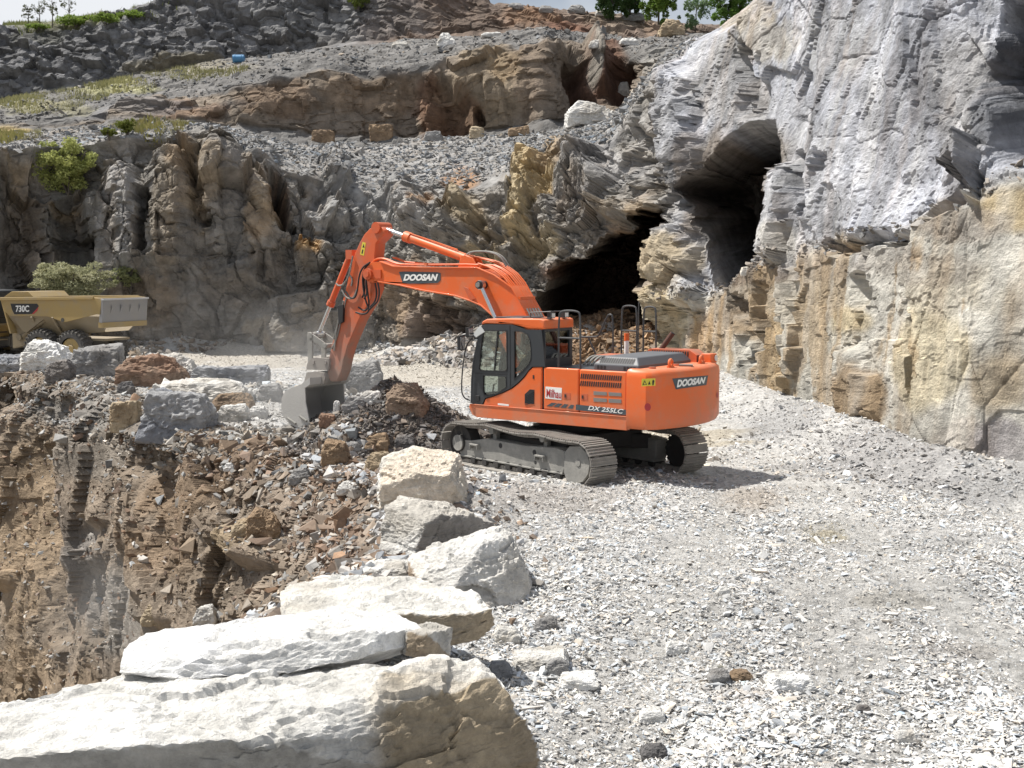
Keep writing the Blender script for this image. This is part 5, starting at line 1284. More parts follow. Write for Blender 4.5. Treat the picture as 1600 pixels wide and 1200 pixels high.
m = MB()                                                # front wall, raked, with the rock guard above it
m.raw([(x0, -hwid, zb - .75), (x0, hwid, zb - .75), (side[0][0] + .05, hwid, topz), (side[0][0] + .05, -hwid, topz), (x0 - .08, -hwid, zb - .75), (x0 - .08, hwid, zb - .75), (side[0][0] - .03, hwid, topz), (side[0][0] - .03, -hwid, topz)],
      [(0, 1, 2, 3), (4, 7, 6, 5), (0, 4, 5, 1), (1, 5, 6, 2), (2, 6, 7, 3), (3, 7, 4, 0)])
g = Kp([(6, 464), (18, 455.5), (44, 455.5), (52, 464)], hwid - .3); m.prism(g, -hwid + .3, hwid - .3)
m.build("front_wall", [YEL], body, bevel=.01)
m = MB(); fl = Kp([(11, 497), (73, 495.5), (30, 541), (13, 545)], hwid - .10); m.prism(fl, -.55, hwid - .35); m.build("mudguard", [YELW], truck, TY, bevel=.02)
m = MB(); m.prism(Kp([(19, 494.5), (72, 495.5), (41, 520), (36, 518)], hwid - .12), hwid - .3, hwid - .12); m.build("body_lower_plate", [YELW], truck, TY)  # flat dusty-yellow plate below the body side
m = MB(); a, b = K.on(33, 527, 1, 1.0), K.on(70, 501, 1, 1.1); m.cyl(tuple(a), tuple(b), .085, n=14); m.cyl(tuple(a - np.array((0, .15, 0))), tuple(a + np.array((0, .15, 0))), .14, n=14); m.build("tipping_ram", [YELW], truck, TY, smooth=True)
# tail of the body, kicked up, with its ribbed end
xt = x1; zt = topz + .02; L_ = 1.0
m = MB(); m.mat(0)
m.raw([(xt, hwid, zt), (xt, -hwid, zt), (xt - .12, -hwid, zt + .02), (xt - .12, hwid, zt + .02), (xt + .15, hwid, zb - .18), (xt + .15, -hwid, zb - .18), (xt - .02, -hwid, zb - .22), (xt - .02, hwid, zb - .22)],
      [(0, 1, 2, 3), (4, 7, 6, 5), (0, 3, 7, 4), (1, 5, 6, 2), (3, 2, 6, 7), (0, 4, 5, 1)])
m.mat(1).box(xt - .16, xt - .02, -hwid - .04, hwid + .04, zt + .0, zt + .07)
for y in (-.85, -.28, .30, .86): m.mat(0).prism([(xt - .11, zt - .18), (xt - .11, zt - .22), (xt - .03, zt - .62), (xt - .16, zt - .30)], y - .03, y + .03)
m.mat(2).box(xt - .06, xt + .2, -hwid + .02, hwid - .02, zb - .42, zb - .2)
tail = m.build("tail_end", [TAILM, paint_mat("bright_edge", (.5, .5, .5), .4, .3), YEL], body, bevel=.01)
m = MB(); m.prism(Kp([(16.5, 474.5), (58, 474.5), (60.5, 478), (58.5, 485), (53, 490.5), (22.5, 491), (19, 484)], hwid + .004), hwid, hwid + .008); bdg = m.build("model_badge", [BLACK], body)
m = MB(); m.prism(Kp([(60.3, 479), (58.4, 485.4), (53, 490.4), (50, 490.5), (57, 483)], hwid + .01), hwid + .008, hwid + .012); m.build("badge_flash", [REDP], bdg)
P0 = np.array(K.on(24.5, 487.6, 1, hwid + .014)); u_ = np.array(K.on(45.5, 487.4, 1, hwid + .014)) - P0; v_ = np.array(K.on(24.5, 477.4, 1, hwid + .014)) - P0
lettering("model_lettering", "730C", WHITEP, bdg, P0, u_, v_, 0, .03)
m = MB(); q = K.on(98, 500, 1, hwid); m.cyl((q[0], hwid - .02, q[2]), (q[0], hwid + .015, q[2]), .09, n=14); m.build("body_lug", [CHASSISM], body)
def wheel(x, y, s):
    o = empty("wheel", (0, 0, 0)); o.parent = truck; o.rotation_euler = (0, 0, TY)
    o.location = (math.cos(TY) * x - math.sin(TY) * y, math.sin(TY) * x + math.cos(TY) * y, .80 + tz)
    m = MB(); pr = [(-.29, .50), (-.30, .66), (-.25, .76), (-.15, .79), (.15, .79), (.25, .76), (.30, .66), (.29, .50)]; n = 44; b0 = len(m.v)
    for i in range(n):
        a = 2 * math.pi * i / n
        for yy_, r in pr: m.v.append((r * math.cos(a), yy_, r * math.sin(a)))
    for i in range(n):
        for j in range(len(pr) - 1): m.f.append([i * 8 + j, ((i + 1) % n) * 8 + j, ((i + 1) % n) * 8 + j + 1, i * 8 + j + 1]); m.m.append(0)
    for i in range(26):
        a = 2 * math.pi * i / 26; e = Vector((math.cos(a), 0, math.sin(a))); t = Vector((-math.sin(a), 0, math.cos(a)))
        for ya, yb, sh in ((-.31, -.02, .06), (.02, .31, .06 + .12)):
            V = []
            for y_, rr, dt in ((ya, .72, sh), (yb, .78, 0)) if ya < 0 else ((ya, .78, 0), (yb, .72, sh)):
                for r, w_ in ((rr, .05), (rr + .07, .035)):
                    for sg in (-1, 1): V.append(tuple(e * r + t * (sg * w_ + dt * .4) + Vector((0, y_, 0))))
            m.raw(V, [(0, 1, 3, 2), (4, 6, 7, 5), (0, 4, 5, 1), (2, 3, 7, 6), (0, 2, 6, 4), (1, 5, 7, 3)])
    m.build("tyre", [TYRE], o)
    m = MB(); m.cyl((0, s * .10, 0), (0, s * .22, 0), .50, .47, n=28); m.cyl((0, s * .22, 0), (0, s * .30, 0), .22, .18, n=20); m.build("rim", [YEL], o, smooth=True)
for x in (-.86, .86):
    for s in (1, -1): wheel(x, 1.08 * s, s)
for s in (1, -1): wheel(5.0, 1.08 * s, s)
m = MB(); m.box(-1.3, 3.4, -.45, .45, .75 + tz, 1.25 + tz); m.box(-.95, -.77, -1.0, 1.0, .7 + tz, .95 + tz); m.box(.77, .95, -1.0, 1.0, .7 + tz, .95 + tz); m.cyl((3.3, 0, .6 + tz), (3.3, 0, 1.5 + tz), .35, n=16); m.box(3.3, 6.6, -.5, .5, .8 + tz, 1.2 + tz); m.box(4.9, 5.1, -1, 1, .7 + tz, .95 + tz)
m.build("chassis", [CHASSISM], truck, TY, bevel=.02)
m = MB(); m.prism([(3.7, 1.2 + tz), (3.7, 1.75 + tz), (4.1, 1.9 + tz), (7.0, 1.75 + tz), (7.5, 1.45 + tz), (7.6, .9 + tz), (6.2, .9 + tz), (5.8, 1.6 + tz), (4.3, 1.6 + tz), (4.1, 1.2 + tz)], -1.25, 1.25); m.build("bonnet", [YEL], truck, TY, bevel=.05)
m = MB(); m.prism([(3.75, 1.75 + tz), (3.85, 3.2 + tz), (5.2, 3.25 + tz), (5.55, 1.8 + tz)], -.75, .95); cbt = m.build("truck_cab", [DARKP], truck, TY, bevel=.05)
m = MB(); m.prism([(4.0, 2.2 + tz), (4.05, 3.0 + tz), (5.05, 3.0 + tz), (5.25, 2.2 + tz)], .952, .96); m.prism([(4.0, 2.2 + tz), (4.05, 3.0 + tz), (5.05, 3.0 + tz), (5.25, 2.2 + tz)], -.76, -.752); m.build("window", [GLASS], cbt)
m = MB(); m.tube([(3.62, -.6, 1.4 + tz), (3.62, -.6, 3.0 + tz)], .09, 10, 0); m.build("exhaust_stack", [BLACK], truck, TY)
for k in range(5):
    m = MB(); m.box(3.42, 3.62, .5, 1.28, .75 + .32 * k + tz, .80 + .32 * k + tz); m.build("step", [YELW if k % 2 else BLACK], truck, TY)
# ------------------------------------------------------------------ loose rock
def _ico(sub):
    bm = bmesh.new(); bmesh.ops.create_icosphere(bm, subdivisions=sub, radius=1)
    V = np.array([v.co[:] for v in bm.verts]); Fc = np.array([[v.index for v in f.verts] for f in bm.faces]); bm.free()
    return V / np.linalg.norm(V, axis=1, keepdims=True), Fc
ICO = {k: _ico(k) for k in (3, 4, 5, 6, 7)}

def hull_planes(q):
    bm = bmesh.new()
    for p in q: bm.verts.new(p)
    r = bmesh.ops.convex_hull(bm, input=bm.verts)
    bmesh.ops.recalc_face_normals(bm, faces=bm.faces)
    pl = {}
    for f in bm.faces:
        n = np.array(f.normal[:]); o = float(np.dot(n, f.verts[0].co[:]))
        if o < 0: n, o = -n, -o
        pl[tuple(np.round(n, 2))] = (n, o)
    bm.free()
    return list(pl.values())

PAL = {'pale': ((.66, .65, .625), (.48, .45, .40)), 'white': ((.80, .795, .775), (.66, .645, .605)), 'grey': ((.31, .305, .30), (.22, .21, .20)), 'blue': ((.235, .245, .27), (.36, .36, .36)), 'dark': ((.145, .14, .14), (.22, .2, .185)),
       'brown': ((.30, .215, .14), (.20, .145, .10)), 'tan': ((.46, .38, .27), (.32, .24, .155)), 'cream': ((.72, .705, .665), (.57, .52, .44)), 'redbrown': ((.27, .17, .12), (.32, .25, .19))}

def rock(label, pts, pal='grey', sub=4, relief=1.0, seed=0, bed=(1, 1, 1), stain_shade=None, chips=5, group=None, name="boulder"):
    pts = np.asarray(pts, float); r_ = np.random.default_rng(seed + 11)
    c = (pts.max(0) + pts.min(0)) / 2; h = (pts.max(0) - pts.min(0)) / 2 + 1e-3
    pl = hull_planes((pts - c) / h)
    for _ in range(chips):                                   # corners knocked off
        n = r_.normal(size=3); n /= np.linalg.norm(n)
        s = max(np.dot((p - c) / h, n) for p in pts); pl.append((n, s * r_.uniform(.80, .95)))
    D, Fc = ICO[sub]
    R = np.full(len(D), 9.0); NF = np.zeros((len(D), 3))
    for n, o in pl:
        k = D @ n; q_ = np.where(k > 1e-4, o / np.maximum(k, 1e-4), 99.0); m_ = q_ < R
        R[m_] = q_[m_]; g_ = n / h; NF[m_] = g_ / np.linalg.norm(g_)
    V = c + D * R[:, None] * h
    size = float(np.prod(h) ** (1 / 3)) * 2
    N_ = D / h; N_ /= np.linalg.norm(N_, axis=1, keepdims=True)
    Q = V + seed * 3.7
    r7 = np.random.default_rng(seed); dp, tn = r7.uniform(-.2, .2), r7.uniform(-1, 1)
    f1, t1 = blocks(Q, size * .5, bed, seed, .25, dp, tn, .10, .05); f2, t2 = blocks(Q, size * .2, bed, seed + 50, .35, dp, tn, .15, .07); f3, _ = blocks(Q, size * .08, bed, seed + 90, .45, dp, tn)
    f4 = plin(Q, size * .035, bed, seed + 130); f5 = plin(Q, size * .015, bed, seed + 140)
    w = fbm(Q / size * 2.0, 5, seed)
    V = V + N_ * (size * relief * (.050 * f1 + .034 * f2 + .018 * f3 + .013 * f4 + .008 * f5 + .006 * w))[:, None]
    a, b = (np.array(x) for x in PAL[pal])
    m = sstep(-.15, .35, fbm(Q / size * 1.3, 4, seed + 7))[:, None]
    col = a * (1 - m * .8) + b * m * .8
    if stain_shade is not None:                                    # iron-stained faces, and sides with shade put into the colour: (direction, colour)
        for sd_, sc_, *lim in (stain_shade if isinstance(stain_shade, list) else [stain_shade]):
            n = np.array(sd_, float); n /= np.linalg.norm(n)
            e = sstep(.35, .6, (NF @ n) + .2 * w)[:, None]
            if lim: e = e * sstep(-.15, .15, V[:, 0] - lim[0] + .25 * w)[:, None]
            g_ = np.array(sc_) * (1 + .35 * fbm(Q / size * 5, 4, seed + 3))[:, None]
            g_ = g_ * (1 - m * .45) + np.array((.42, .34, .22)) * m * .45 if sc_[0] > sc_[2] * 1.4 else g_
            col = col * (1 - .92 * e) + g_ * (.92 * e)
    col = np.clip(col * (1 + .08 * t1 + .10 * t2 + .15 * w)[:, None], .03, .86)
    base = np.array((c[0], c[1], pts[:, 2].min()))
    o = np_mesh(name, V, Fc, M_ROCK, col, loc=base)
    tag(o, label, "rock" if size < .9 else "boulder", group)
    return o

def P3(*q): return at(*q)
# surveyed surfaces, to set things down on what is visible at a pixel
_sv = []
for d_ in (lo, mi, up, pi_): _sv.append(d_["P"].reshape(-1, 3)[::2])
_sv.append(FP[~ins.ravel()])
_sv = np.concatenate(_sv); _sx, _sy = pix(_sv)
_ok = (_sx > -400) & (_sx < 2000) & (_sy > -200) & (_sy < 1500) & (_sv[:, 1] > 3); _sv, _sx, _sy = _sv[_ok], _sx[_ok], _sy[_ok]
def surf(px, py, Y=None):
    if Y is not None: return at(px, py, Y)
    for r in (3, 6, 12, 25, 60):
        m = (abs(_sx - px) < r) & (abs(_sy - py) < r * .6)
        if m.any():
            q = _sv[m]; k = np.argmin(q[:, 1]); return at(px, py, q[k, 1])
    return gnd(px, py)

def stone_pts(px, py, w, h, Y=None, dep=.8, slope=0.0, top=.85, seed=0, yaw=0.0, sink=.12):
    """rough block, w x h pixels as seen, standing on the surface at pixel (px,py)"""
    r_ = np.random.default_rng(seed + 500); b = surf(px, py, Y); k = b[1] / F_PX
    W_, H_ = w * k, h * k; D_ = W_ * dep
    P = []
    for sx in (-1, 1):
        for sy in (-1, 1):
            for z, t in ((-sink, 1.0), (.45, 1.0), (1.0, top)):
                x = sx * W_ / 2 * t * r_.uniform(.78, 1.0); y = sy * D_ / 2 * t * r_.uniform(.8, 1.0)
                zz = H_ * z * (1 if z < 1 else r_.uniform(.8, 1.0)) + slope * x * (1 if z > 0 else 0)
                c, s = math.cos(yaw), math.sin(yaw)
                P.append(b + np.array((x * c - y * s, D_ * .45 + x * s + y * c, zz)))
    return P

# the row of big blocks along the edge of the floor, nearest first
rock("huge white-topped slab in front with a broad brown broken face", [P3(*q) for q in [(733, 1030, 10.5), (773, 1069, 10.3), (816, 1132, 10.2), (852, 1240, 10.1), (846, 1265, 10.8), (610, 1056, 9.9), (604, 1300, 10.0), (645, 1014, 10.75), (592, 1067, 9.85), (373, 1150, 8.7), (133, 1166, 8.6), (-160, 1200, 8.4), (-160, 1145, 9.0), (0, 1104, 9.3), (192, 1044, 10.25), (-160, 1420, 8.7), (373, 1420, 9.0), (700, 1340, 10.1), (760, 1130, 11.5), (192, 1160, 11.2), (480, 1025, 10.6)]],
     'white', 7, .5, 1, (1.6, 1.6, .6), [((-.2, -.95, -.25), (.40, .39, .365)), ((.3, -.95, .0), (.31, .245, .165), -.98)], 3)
rock("long white flat slab lying across the back of the frontmost slab", [P3(*q) for q in [(198, 1012, 10.35), (230, 993, 10.6), (373, 973, 11.0), (534, 950, 11.5), (622, 950, 11.5), (657, 967, 11.2), (584, 990, 10.7), (453, 1017, 10.25), (320, 1036, 10.0), (193, 1034, 10.1), (188, 1054, 10.0), (290, 1066, 9.9), (460, 1050, 10.2), (592, 1024, 10.7), (662, 1008, 11.2), (240, 1064, 11), (600, 1030, 12)]],
     'white', 6, .4, 2, (1.8, 1.8, .35), None, 2)
rock("pale cream slab with a split right end, third from the front", [P3(*q) for q in [(437, 926, 13.4), (445, 911, 13.7), (500, 901, 14.0), (640, 898, 14.0), (738, 925, 13.4), (768, 956, 12.9), (700, 944, 12.7), (610, 960, 12.5), (500, 966, 12.4), (440, 956, 12.7), (440, 990, 12.8), (520, 1015, 12.4), (690, 1012, 12.6), (738, 1002, 12.9), (770, 976, 13.2), (600, 960, 15), (480, 940, 15)]],
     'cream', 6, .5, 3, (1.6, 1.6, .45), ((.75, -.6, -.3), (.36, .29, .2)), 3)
rock("small brown block wedged on top between the two white slabs", [P3(*q) for q in [(622, 988, 11.0), (668, 973, 11.5), (706, 981, 11.4), (666, 990, 10.9), (665, 1030, 10.9), (704, 1026, 11.2), (622, 1022, 10.9), (640, 1015, 11.7), (702, 1015, 11.7)]],
     'pale', 5, .5, 4, (1.3, 1.3, .7), ((.1, -1, -.2), (.27, .21, .165)), 2)
rock("large grey block tipped on its edge beside the gravel, ridged top", [P3(*q) for q in [(773, 954, 15.65), (816, 949, 15.9), (834, 926, 16.3), (804, 836, 16.6), (783, 819, 16.9), (728, 834, 16.9), (643, 870, 16.5), (641, 894, 16.2), (644, 912, 15.9), (706, 926, 15.6), (752, 850, 16.0), (700, 850, 17.6), (800, 850, 17.8), (822, 932, 17.6), (660, 900, 17.4)]],
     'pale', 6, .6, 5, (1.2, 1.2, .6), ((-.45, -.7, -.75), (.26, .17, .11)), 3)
rock("whitish block with a lit left face, behind the tipped grey block", [P3(*q) for q in [(590, 854, 18.6), (601, 789, 18.8), (625, 775, 19.4), (706, 785, 19.6), (775, 815, 19.2), (690, 800, 18.4), (665, 815, 18.1), (643, 880, 18.1), (668, 872, 18.2), (594, 874, 18.5), (775, 856, 19.4), (720, 864, 19.8), (610, 854, 20)]],
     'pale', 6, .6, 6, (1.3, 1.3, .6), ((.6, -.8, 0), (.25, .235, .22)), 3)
rock("tall cream and rust-brown block, last of the row near the near track", [P3(*q) for q in [(592, 732, 21.8), (600, 714, 22.2), (652, 697, 22.6), (716, 707, 22.6), (725, 750, 22.3), (738, 797, 21.9), (592, 794, 21.6), (604, 735, 21.4), (700, 745, 21.4), (690, 796, 21.4), (720, 718, 23.3), (600, 718, 23.3), (732, 792, 23.4), (600, 784, 23.4)]],
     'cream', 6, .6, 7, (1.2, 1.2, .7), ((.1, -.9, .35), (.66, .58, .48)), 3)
# label, pixel of its foot, size in pixels, palette, depth ratio, tilt, top, seed
GEN = [
 ("thin pale slab lying on rubble left of the tipped grey block", 600, 908, 84, 24, 'pale', .9, .12, .8, 21),
 ("small flat grey stone lying on the pale cream slab", 678, 923, 56, 17, 'grey', .8, 0, .7, 22),
 ("large whitish slab leaning in front of the yellow truck's wheels", 64, 578, 72, 44, 'white', .9, -.12, .75, 31),
 ("blue-grey rock cut by the left edge of the photo", 2, 581, 62, 28, 'blue', .9, 0, .8, 32),
 ("big squared dark grey block beside the truck's rear wheel", 146, 588, 80, 50, 'grey', .7, .05, .9, 33),
 ("dark wedge of rock propped between the whitish slab and grey block", 88, 596, 46, 32, 'dark', .8, .35, .6, 34),
 ("little cream stone tucked behind the dark wedge", 103, 572, 22, 26, 'pale', .8, .1, .7, 35),
 ("wide rough brown rock at the pit edge right of the grey block", 226, 603, 118, 50, 'redbrown', .7, -.05, .55, 36),
 ("small white slab leaning on the rough brown rock's right side", 281, 588, 50, 34, 'pale', .7, -.3, .7, 37),
 ("small blackish rock below the rough brown rock", 195, 613, 28, 17, 'dark', .8, 0, .6, 38),
 ("long low grey-blue slab farthest back on the pit edge", 356, 603, 128, 30, 'blue', .6, .03, .85, 39),
 ("long pale slab lying above the striped boulder", 300, 632, 176, 36, 'pale', .45, .05, .75, 40),
 ("brown-faced wedge under the long pale slab", 356, 646, 74, 32, 'brown', .7, .1, .6, 41),
 ("large blue-grey striped boulder at the pit rim", 270, 684, 124, 74, 'blue', .8, -.12, .7, 42),
 ("stump-shaped stone with a white top left of the striped boulder", 192, 670, 46, 48, 'tan', .9, 0, .98, 43),
 ("light grey slab between the striped boulder and the bucket", 361, 658, 54, 26, 'pale', .8, .1, .7, 44),
 ("small light stone right next to the light grey slab", 401, 652, 34, 20, 'pale', .8, 0, .6, 45),
 ("grey block just left of the bucket", 420, 628, 40, 30, 'grey', .8, .1, .7, 46),
 ("big grey block directly behind the bucket", 563, 611, 68, 46, 'grey', .8, .12, .85, 47),
 ("rounded brown-grey boulder on the right of the dark heap", 634, 652, 72, 58, 'redbrown', .9, -.25, .55, 48),
 ("small square brown stone at the bucket's teeth", 510, 671, 28, 26, 'redbrown', .9, 0, .85, 49),
 ("light jagged stone at the bucket's right corner", 552, 644, 36, 26, 'grey', .8, .1, .6, 50),
 ("pale stone on the top of the dark heap behind the bucket corner", 580, 632, 40, 22, 'pale', .8, -.1, .6, 51),
 ("upright white stone in the bucket's mouth", 526, 643, 12, 18, 'white', .8, 0, .7, 52),
 ("brown angular block at the foot of the dark heap", 588, 708, 44, 30, 'brown', .8, .2, .7, 53),
 ("tan flat-faced stone above the tall cream block's left shoulder", 590, 742, 46, 36, 'tan', .8, .15, .7, 54),
 ("large grey-brown block at the top of the rubble slope", 522, 730, 50, 40, 'brown', .8, -.3, .7, 55),
 ("flat grey stone below the heap, topmost on the rubble slope", 550, 712, 36, 22, 'grey', .8, 0, .7, 56),
 ("dark brown block half under the heap's right foot", 632, 704, 40, 24, 'dark', .8, .1, .7, 57),
 ("grey angular stone below the large grey-brown block", 468, 756, 40, 24, 'grey', .8, .1, .6, 58),
 ("pale angular stone on the rubble slope by the whitish block", 545, 772, 40, 20, 'pale', .8, .1, .6, 59),
 ("brown rock sticking out of the middle of the pit slope", 410, 842, 58, 46, 'brown', .8, -.3, .6, 60),
 ("narrow pale stone on the slope above the pale cream slab's corner", 375, 838, 34, 26, 'tan', .8, .3, .6, 61),
 ("white stone lying alone on the reddish slope", 357, 736, 18, 13, 'white', .8, 0, .7, 62),
 ("tan stone low on the slope over the long white slab", 246, 975, 60, 36, 'tan', .8, .3, .6, 63),
 ("grey stone at the bottom of the rubble, beside the long white slab", 362, 972, 32, 26, 'grey', .8, .1, .6, 64),
 ("light grey stone at the lower rubble edge near the cream slab", 318, 975, 36, 30, 'pale', .8, .25, .6, 65),
 # stones on the gravel
 ("white flat stone with a shaded end, alone on the gravel", 1060, 1022, 42, 18, 'white', .7, -.1, .7, 71),
 ("grey pointed stone in the small heap on the gravel", 1125, 1068, 38, 22, 'grey', .8, .2, .5, 72),
 ("brown stone in the small heap on the gravel", 1160, 1064, 36, 16, 'brown', .8, 0, .6, 73),
 ("longest white slab on the gravel, right of the small heap", 1236, 1084, 86, 24, 'white', .6, -.08, .8, 74),
 ("thin grey slab sticking up out of the gravel beside the front slab", 868, 1056, 46, 26, 'grey', .5, .4, .5, 75),
 ("bluish dark stone hugging the front slab's right side", 780, 1062, 44, 26, 'blue', .8, .1, .6, 76),
 ("dark chip on the gravel near the bottom edge", 1352, 1114, 24, 12, 'dark', .8, 0, .6, 77),
 ("light triangular stone standing in the far gravel", 1130, 930, 24, 14, 'pale', .7, .3, .4, 78),
 ("broad flat pale slab lying in gravel at the front slab's right shoulder", 845, 1050, 96, 22, 'pale', .9, .05, .85, 111),
 ("flat white slab near the gravel's left border, below the broad pale slab", 905, 1078, 70, 18, 'white', .9, -.05, .85, 112),
 ("grey wedge stone on the gravel just under the tipped grey block", 852, 985, 40, 20, 'grey', .8, .2, .6, 113),
 ("cream lump of rock by the pale cream slab's split end", 792, 1005, 44, 24, 'cream', .8, -.1, .7, 114),
 ("white angular stone low on the gravel, left of the dark chip", 1020, 1130, 46, 20, 'white', .8, .1, .7, 115),
 ("dark grey angular stone at the very bottom of the gravel", 1022, 1188, 46, 22, 'dark', .8, .1, .6, 116),
 ("pale split stone at the bottom right of the gravel", 1420, 1160, 40, 16, 'pale', .8, 0, .7, 117),
 # benches
 ("squared grey-brown block, leftmost of the row along the bench", 503, 224, 36, 22, 'brown', .8, 0, .9, 81),
 ("tallest squared block of the row along the bench", 594, 219, 38, 26, 'brown', .8, .05, .95, 82),
 ("third block of the row along the bench, light top", 676, 219, 32, 15, 'grey', .8, 0, .8, 83),
 ("fourth block of the row along the bench, slanted", 746, 215, 26, 18, 'tan', .8, -.15, .75, 84),
 ("low brown slab ending the row along the bench", 810, 211, 36, 15, 'brown', .7, .1, .85, 85),
 ("very large pale boulder resting on the bench under the red recess", 925, 192, 88, 36, 'pale', .7, -.06, .55, 86),
 ("rounded pale boulder on the upper bench, left one", 625, 74, 29, 11, 'pale', .8, 0, .6, 87),
 ("pointed pale boulder on the upper bench, right one", 697, 70, 28, 20, 'pale', .8, -.2, .4, 88),
 ("flat light slab on the upper bench rim", 768, 57, 34, 9, 'pale', .8, .05, .8, 89),
 ("grey boulder leftmost on the skyline", 806, 13, 26, 10, 'grey', .8, 0, .6, 90),
 ("second grey boulder on the skyline", 853, 18, 26, 11, 'grey', .8, 0, .6, 91),
 ("third grey boulder on the skyline, pointed", 900, 20, 30, 15, 'grey', .8, .1, .5, 92),
 ("pale boulder on the skyline under the dark conifers", 943, 24, 26, 12, 'pale', .8, 0, .6, 93),
 ("flat grey rock on the skyline left of the birch", 990, 31, 40, 12, 'grey', .8, 0, .7, 94),
 ("brown boulder at the corner above the tall cave", 1052, 54, 40, 26, 'tan', .8, 0, .55, 95),
 ("light slanted rock above the red recess", 934, 73, 28, 14, 'pale', .8, .2, .6, 96),
 ("pale flat rock right above the red recess", 984, 69, 30, 12, 'pale', .8, 0, .7, 97),
 ("cream boulder sitting on the ledge inside the tall cave's mouth", 1165, 429, 15, 13, 'cream', .9, 0, .7, 98),
 ("pale boulder on the slope left of the large bench boulder", 975, 150, 22, 24, 'pale', .8, .1, .5, 99),
]
for (lab, x, y, w_, h_, pal, dep, tl, tp, sd) in GEN:
    big_ = w_ * h_
    rock(lab, stone_pts(x, y, w_, h_, None, dep, tl, tp, sd), pal, 5 if big_ > 1400 else (4 if big_ > 350 else 3), .9, sd, (1.2, 1.2, .7), None, 5)

# ---- crushed stone, rubble and scree: masses nobody could count
def _proto(n):
    out = []
    for k in range(n):
        r_ = np.random.default_rng(900 + k); bm = bmesh.new()
        q = r_.normal(size=(8, 3)); q /= np.abs(q).max(1, keepdims=True)
        for p in q: bm.verts.new(p * np.array((1, .8, .55)))
        g = bmesh.ops.convex_hull(bm, input=bm.verts)
        bmesh.ops.delete(bm, geom=[e for e in g["geom_interior"] if isinstance(e, bmesh.types.BMVert)], context='VERTS')
        bm.verts.index_update(); bmesh.ops.triangulate(bm, faces=bm.faces)
        bm.verts.ensure_lookup_table()
        V = np.array([v.co[:] for v in bm.verts]); Fc = np.array([[v.index for v in f.verts] for f in bm.faces]); bm.free()
        out.append((V, Fc))
    return out
PROT = _proto(10)
def scatter(name, pos, size, cols, seed=0, flat=.75, sink=.15, mat=None):
    """one mass of angular stones at the given points"""
    r_ = np.random.default_rng(seed); n = len(pos)
    which = r_.integers(0, len(PROT), n); VV, FF, CC = [], [], []; off = 0
    for k, (V, Fc) in enumerate(PROT):
        i = np.where(which == k)[0]
        if not len(i): continue
        a = r_.uniform(0, 2 * math.pi, len(i)); b = r_.normal(0, .38, len(i)); g = r_.normal(0, .38, len(i))
        ca, sa, cb, sb, cg, sg = np.cos(a), np.sin(a), np.cos(b), np.sin(b), np.cos(g), np.sin(g)
        R = np.empty((len(i), 3, 3))
        R[:, 0, 0] = ca * cb; R[:, 0, 1] = ca * sb * sg - sa * cg; R[:, 0, 2] = ca * sb * cg + sa * sg
        R[:, 1, 0] = sa * cb; R[:, 1, 1] = sa * sb * sg + ca * cg; R[:, 1, 2] = sa * sb * cg - ca * sg
        R[:, 2, 0] = -sb; R[:, 2, 1] = cb * sg; R[:, 2, 2] = cb * cg
        sc = size[i][:, None] * np.stack([r_.uniform(.75, 1.3, len(i)), r_.uniform(.6, 1.0, len(i)), flat * r_.uniform(.5, 1.1, len(i))], 1) * .5
        W_ = np.einsum('nij,nvj->nvi', R, V[None] * sc[:, None, :]) + pos[i][:, None, :] + np.array((0, 0, 1.0)) * (size[i] * (.18 - sink))[:, None, None]
        VV.append(W_.reshape(-1, 3)); nv = len(V)
        FF.append((Fc[None] + (np.arange(len(i)) * nv)[:, None, None] + off).reshape(-1, 3)); off += nv * len(i)
        CC.append(np.repeat(cols[i], nv, 0))
    o = np_mesh(name, np.concatenate(VV), np.concatenate(FF), mat or M_STONE, np.concatenate(CC))
    return tag(o, kind="stuff")
def tint(n, mean, spread, seed, warm=.05):
    r_ = np.random.default_rng(seed); t = np.exp(r_.normal(0, spread, n))[:, None]
    return np.clip(np.array(mean) * t * (1 + r_.normal(0, warm, (n, 1)) * np.array((1, 0, -1.2))), .03, .72)

# floor gravel: denser and finer detail near the viewpoint
def floor_pts(n, y0, y1, x_of, seed, pw=1.0):
    r_ = np.random.default_rng(seed)
    y = (r_.uniform(0, 1, n) * (y1 ** pw - y0 ** pw) + y0 ** pw) ** (1 / pw)
    x = x_of(y, r_.uniform(0, 1, n))
    sd = poly_sd(x, y, pit_poly); td = line_d(x, y, toe)
    k = (sd < -0.05) & ((pix(np.c_[x, y, 0 * x])[1] > 0))
    return x[k], y[k]
edge_l = lambda y: (-.26 * y)
edge_r = lambda y: (.46 * y)
x, y = floor_pts(190000, 7.5, 24, lambda y, u: edge_l(y) + u * (edge_r(y) - edge_l(y)), 1, .6)
cl_ = fbm(np.c_[x * .45, y * .45, 0 * x], 3, 85); kp = np.random.default_rng(86).uniform(0, 1, len(x)) < np.clip(.82 + .7 * cl_ - .42 * lane(x, y), .2, 1)
x, y, cl_ = x[kp], y[kp], cl_[kp]
sz = np.clip(np.exp(np.random.default_rng(2).normal(-3.48, .6, len(x)) + .4 * cl_) * (1 - .25 * lane(x, y)), .016, .27)
p_ = np.c_[x, y, floor_z(x, y)]
tone_n = 1 + .22 * fbm(p_ * np.array((.5, .5, 1)), 3, 83)
qx, qy = pix(p_); cl = paint(tint(len(x), (.525, .52, .51), .16, 3), qx, qy, ZF, [fbm(p_ * .9, 3, 82) * 1.2] * 3)
scatter("gravel", p_, sz, np.clip(cl * tone_n[:, None], .03, .75), 4, .5)
x, y = floor_pts(70000, 24, 62, lambda y, u: -.42 * y + u * (.40 * y + .42 * y), 5, .5)
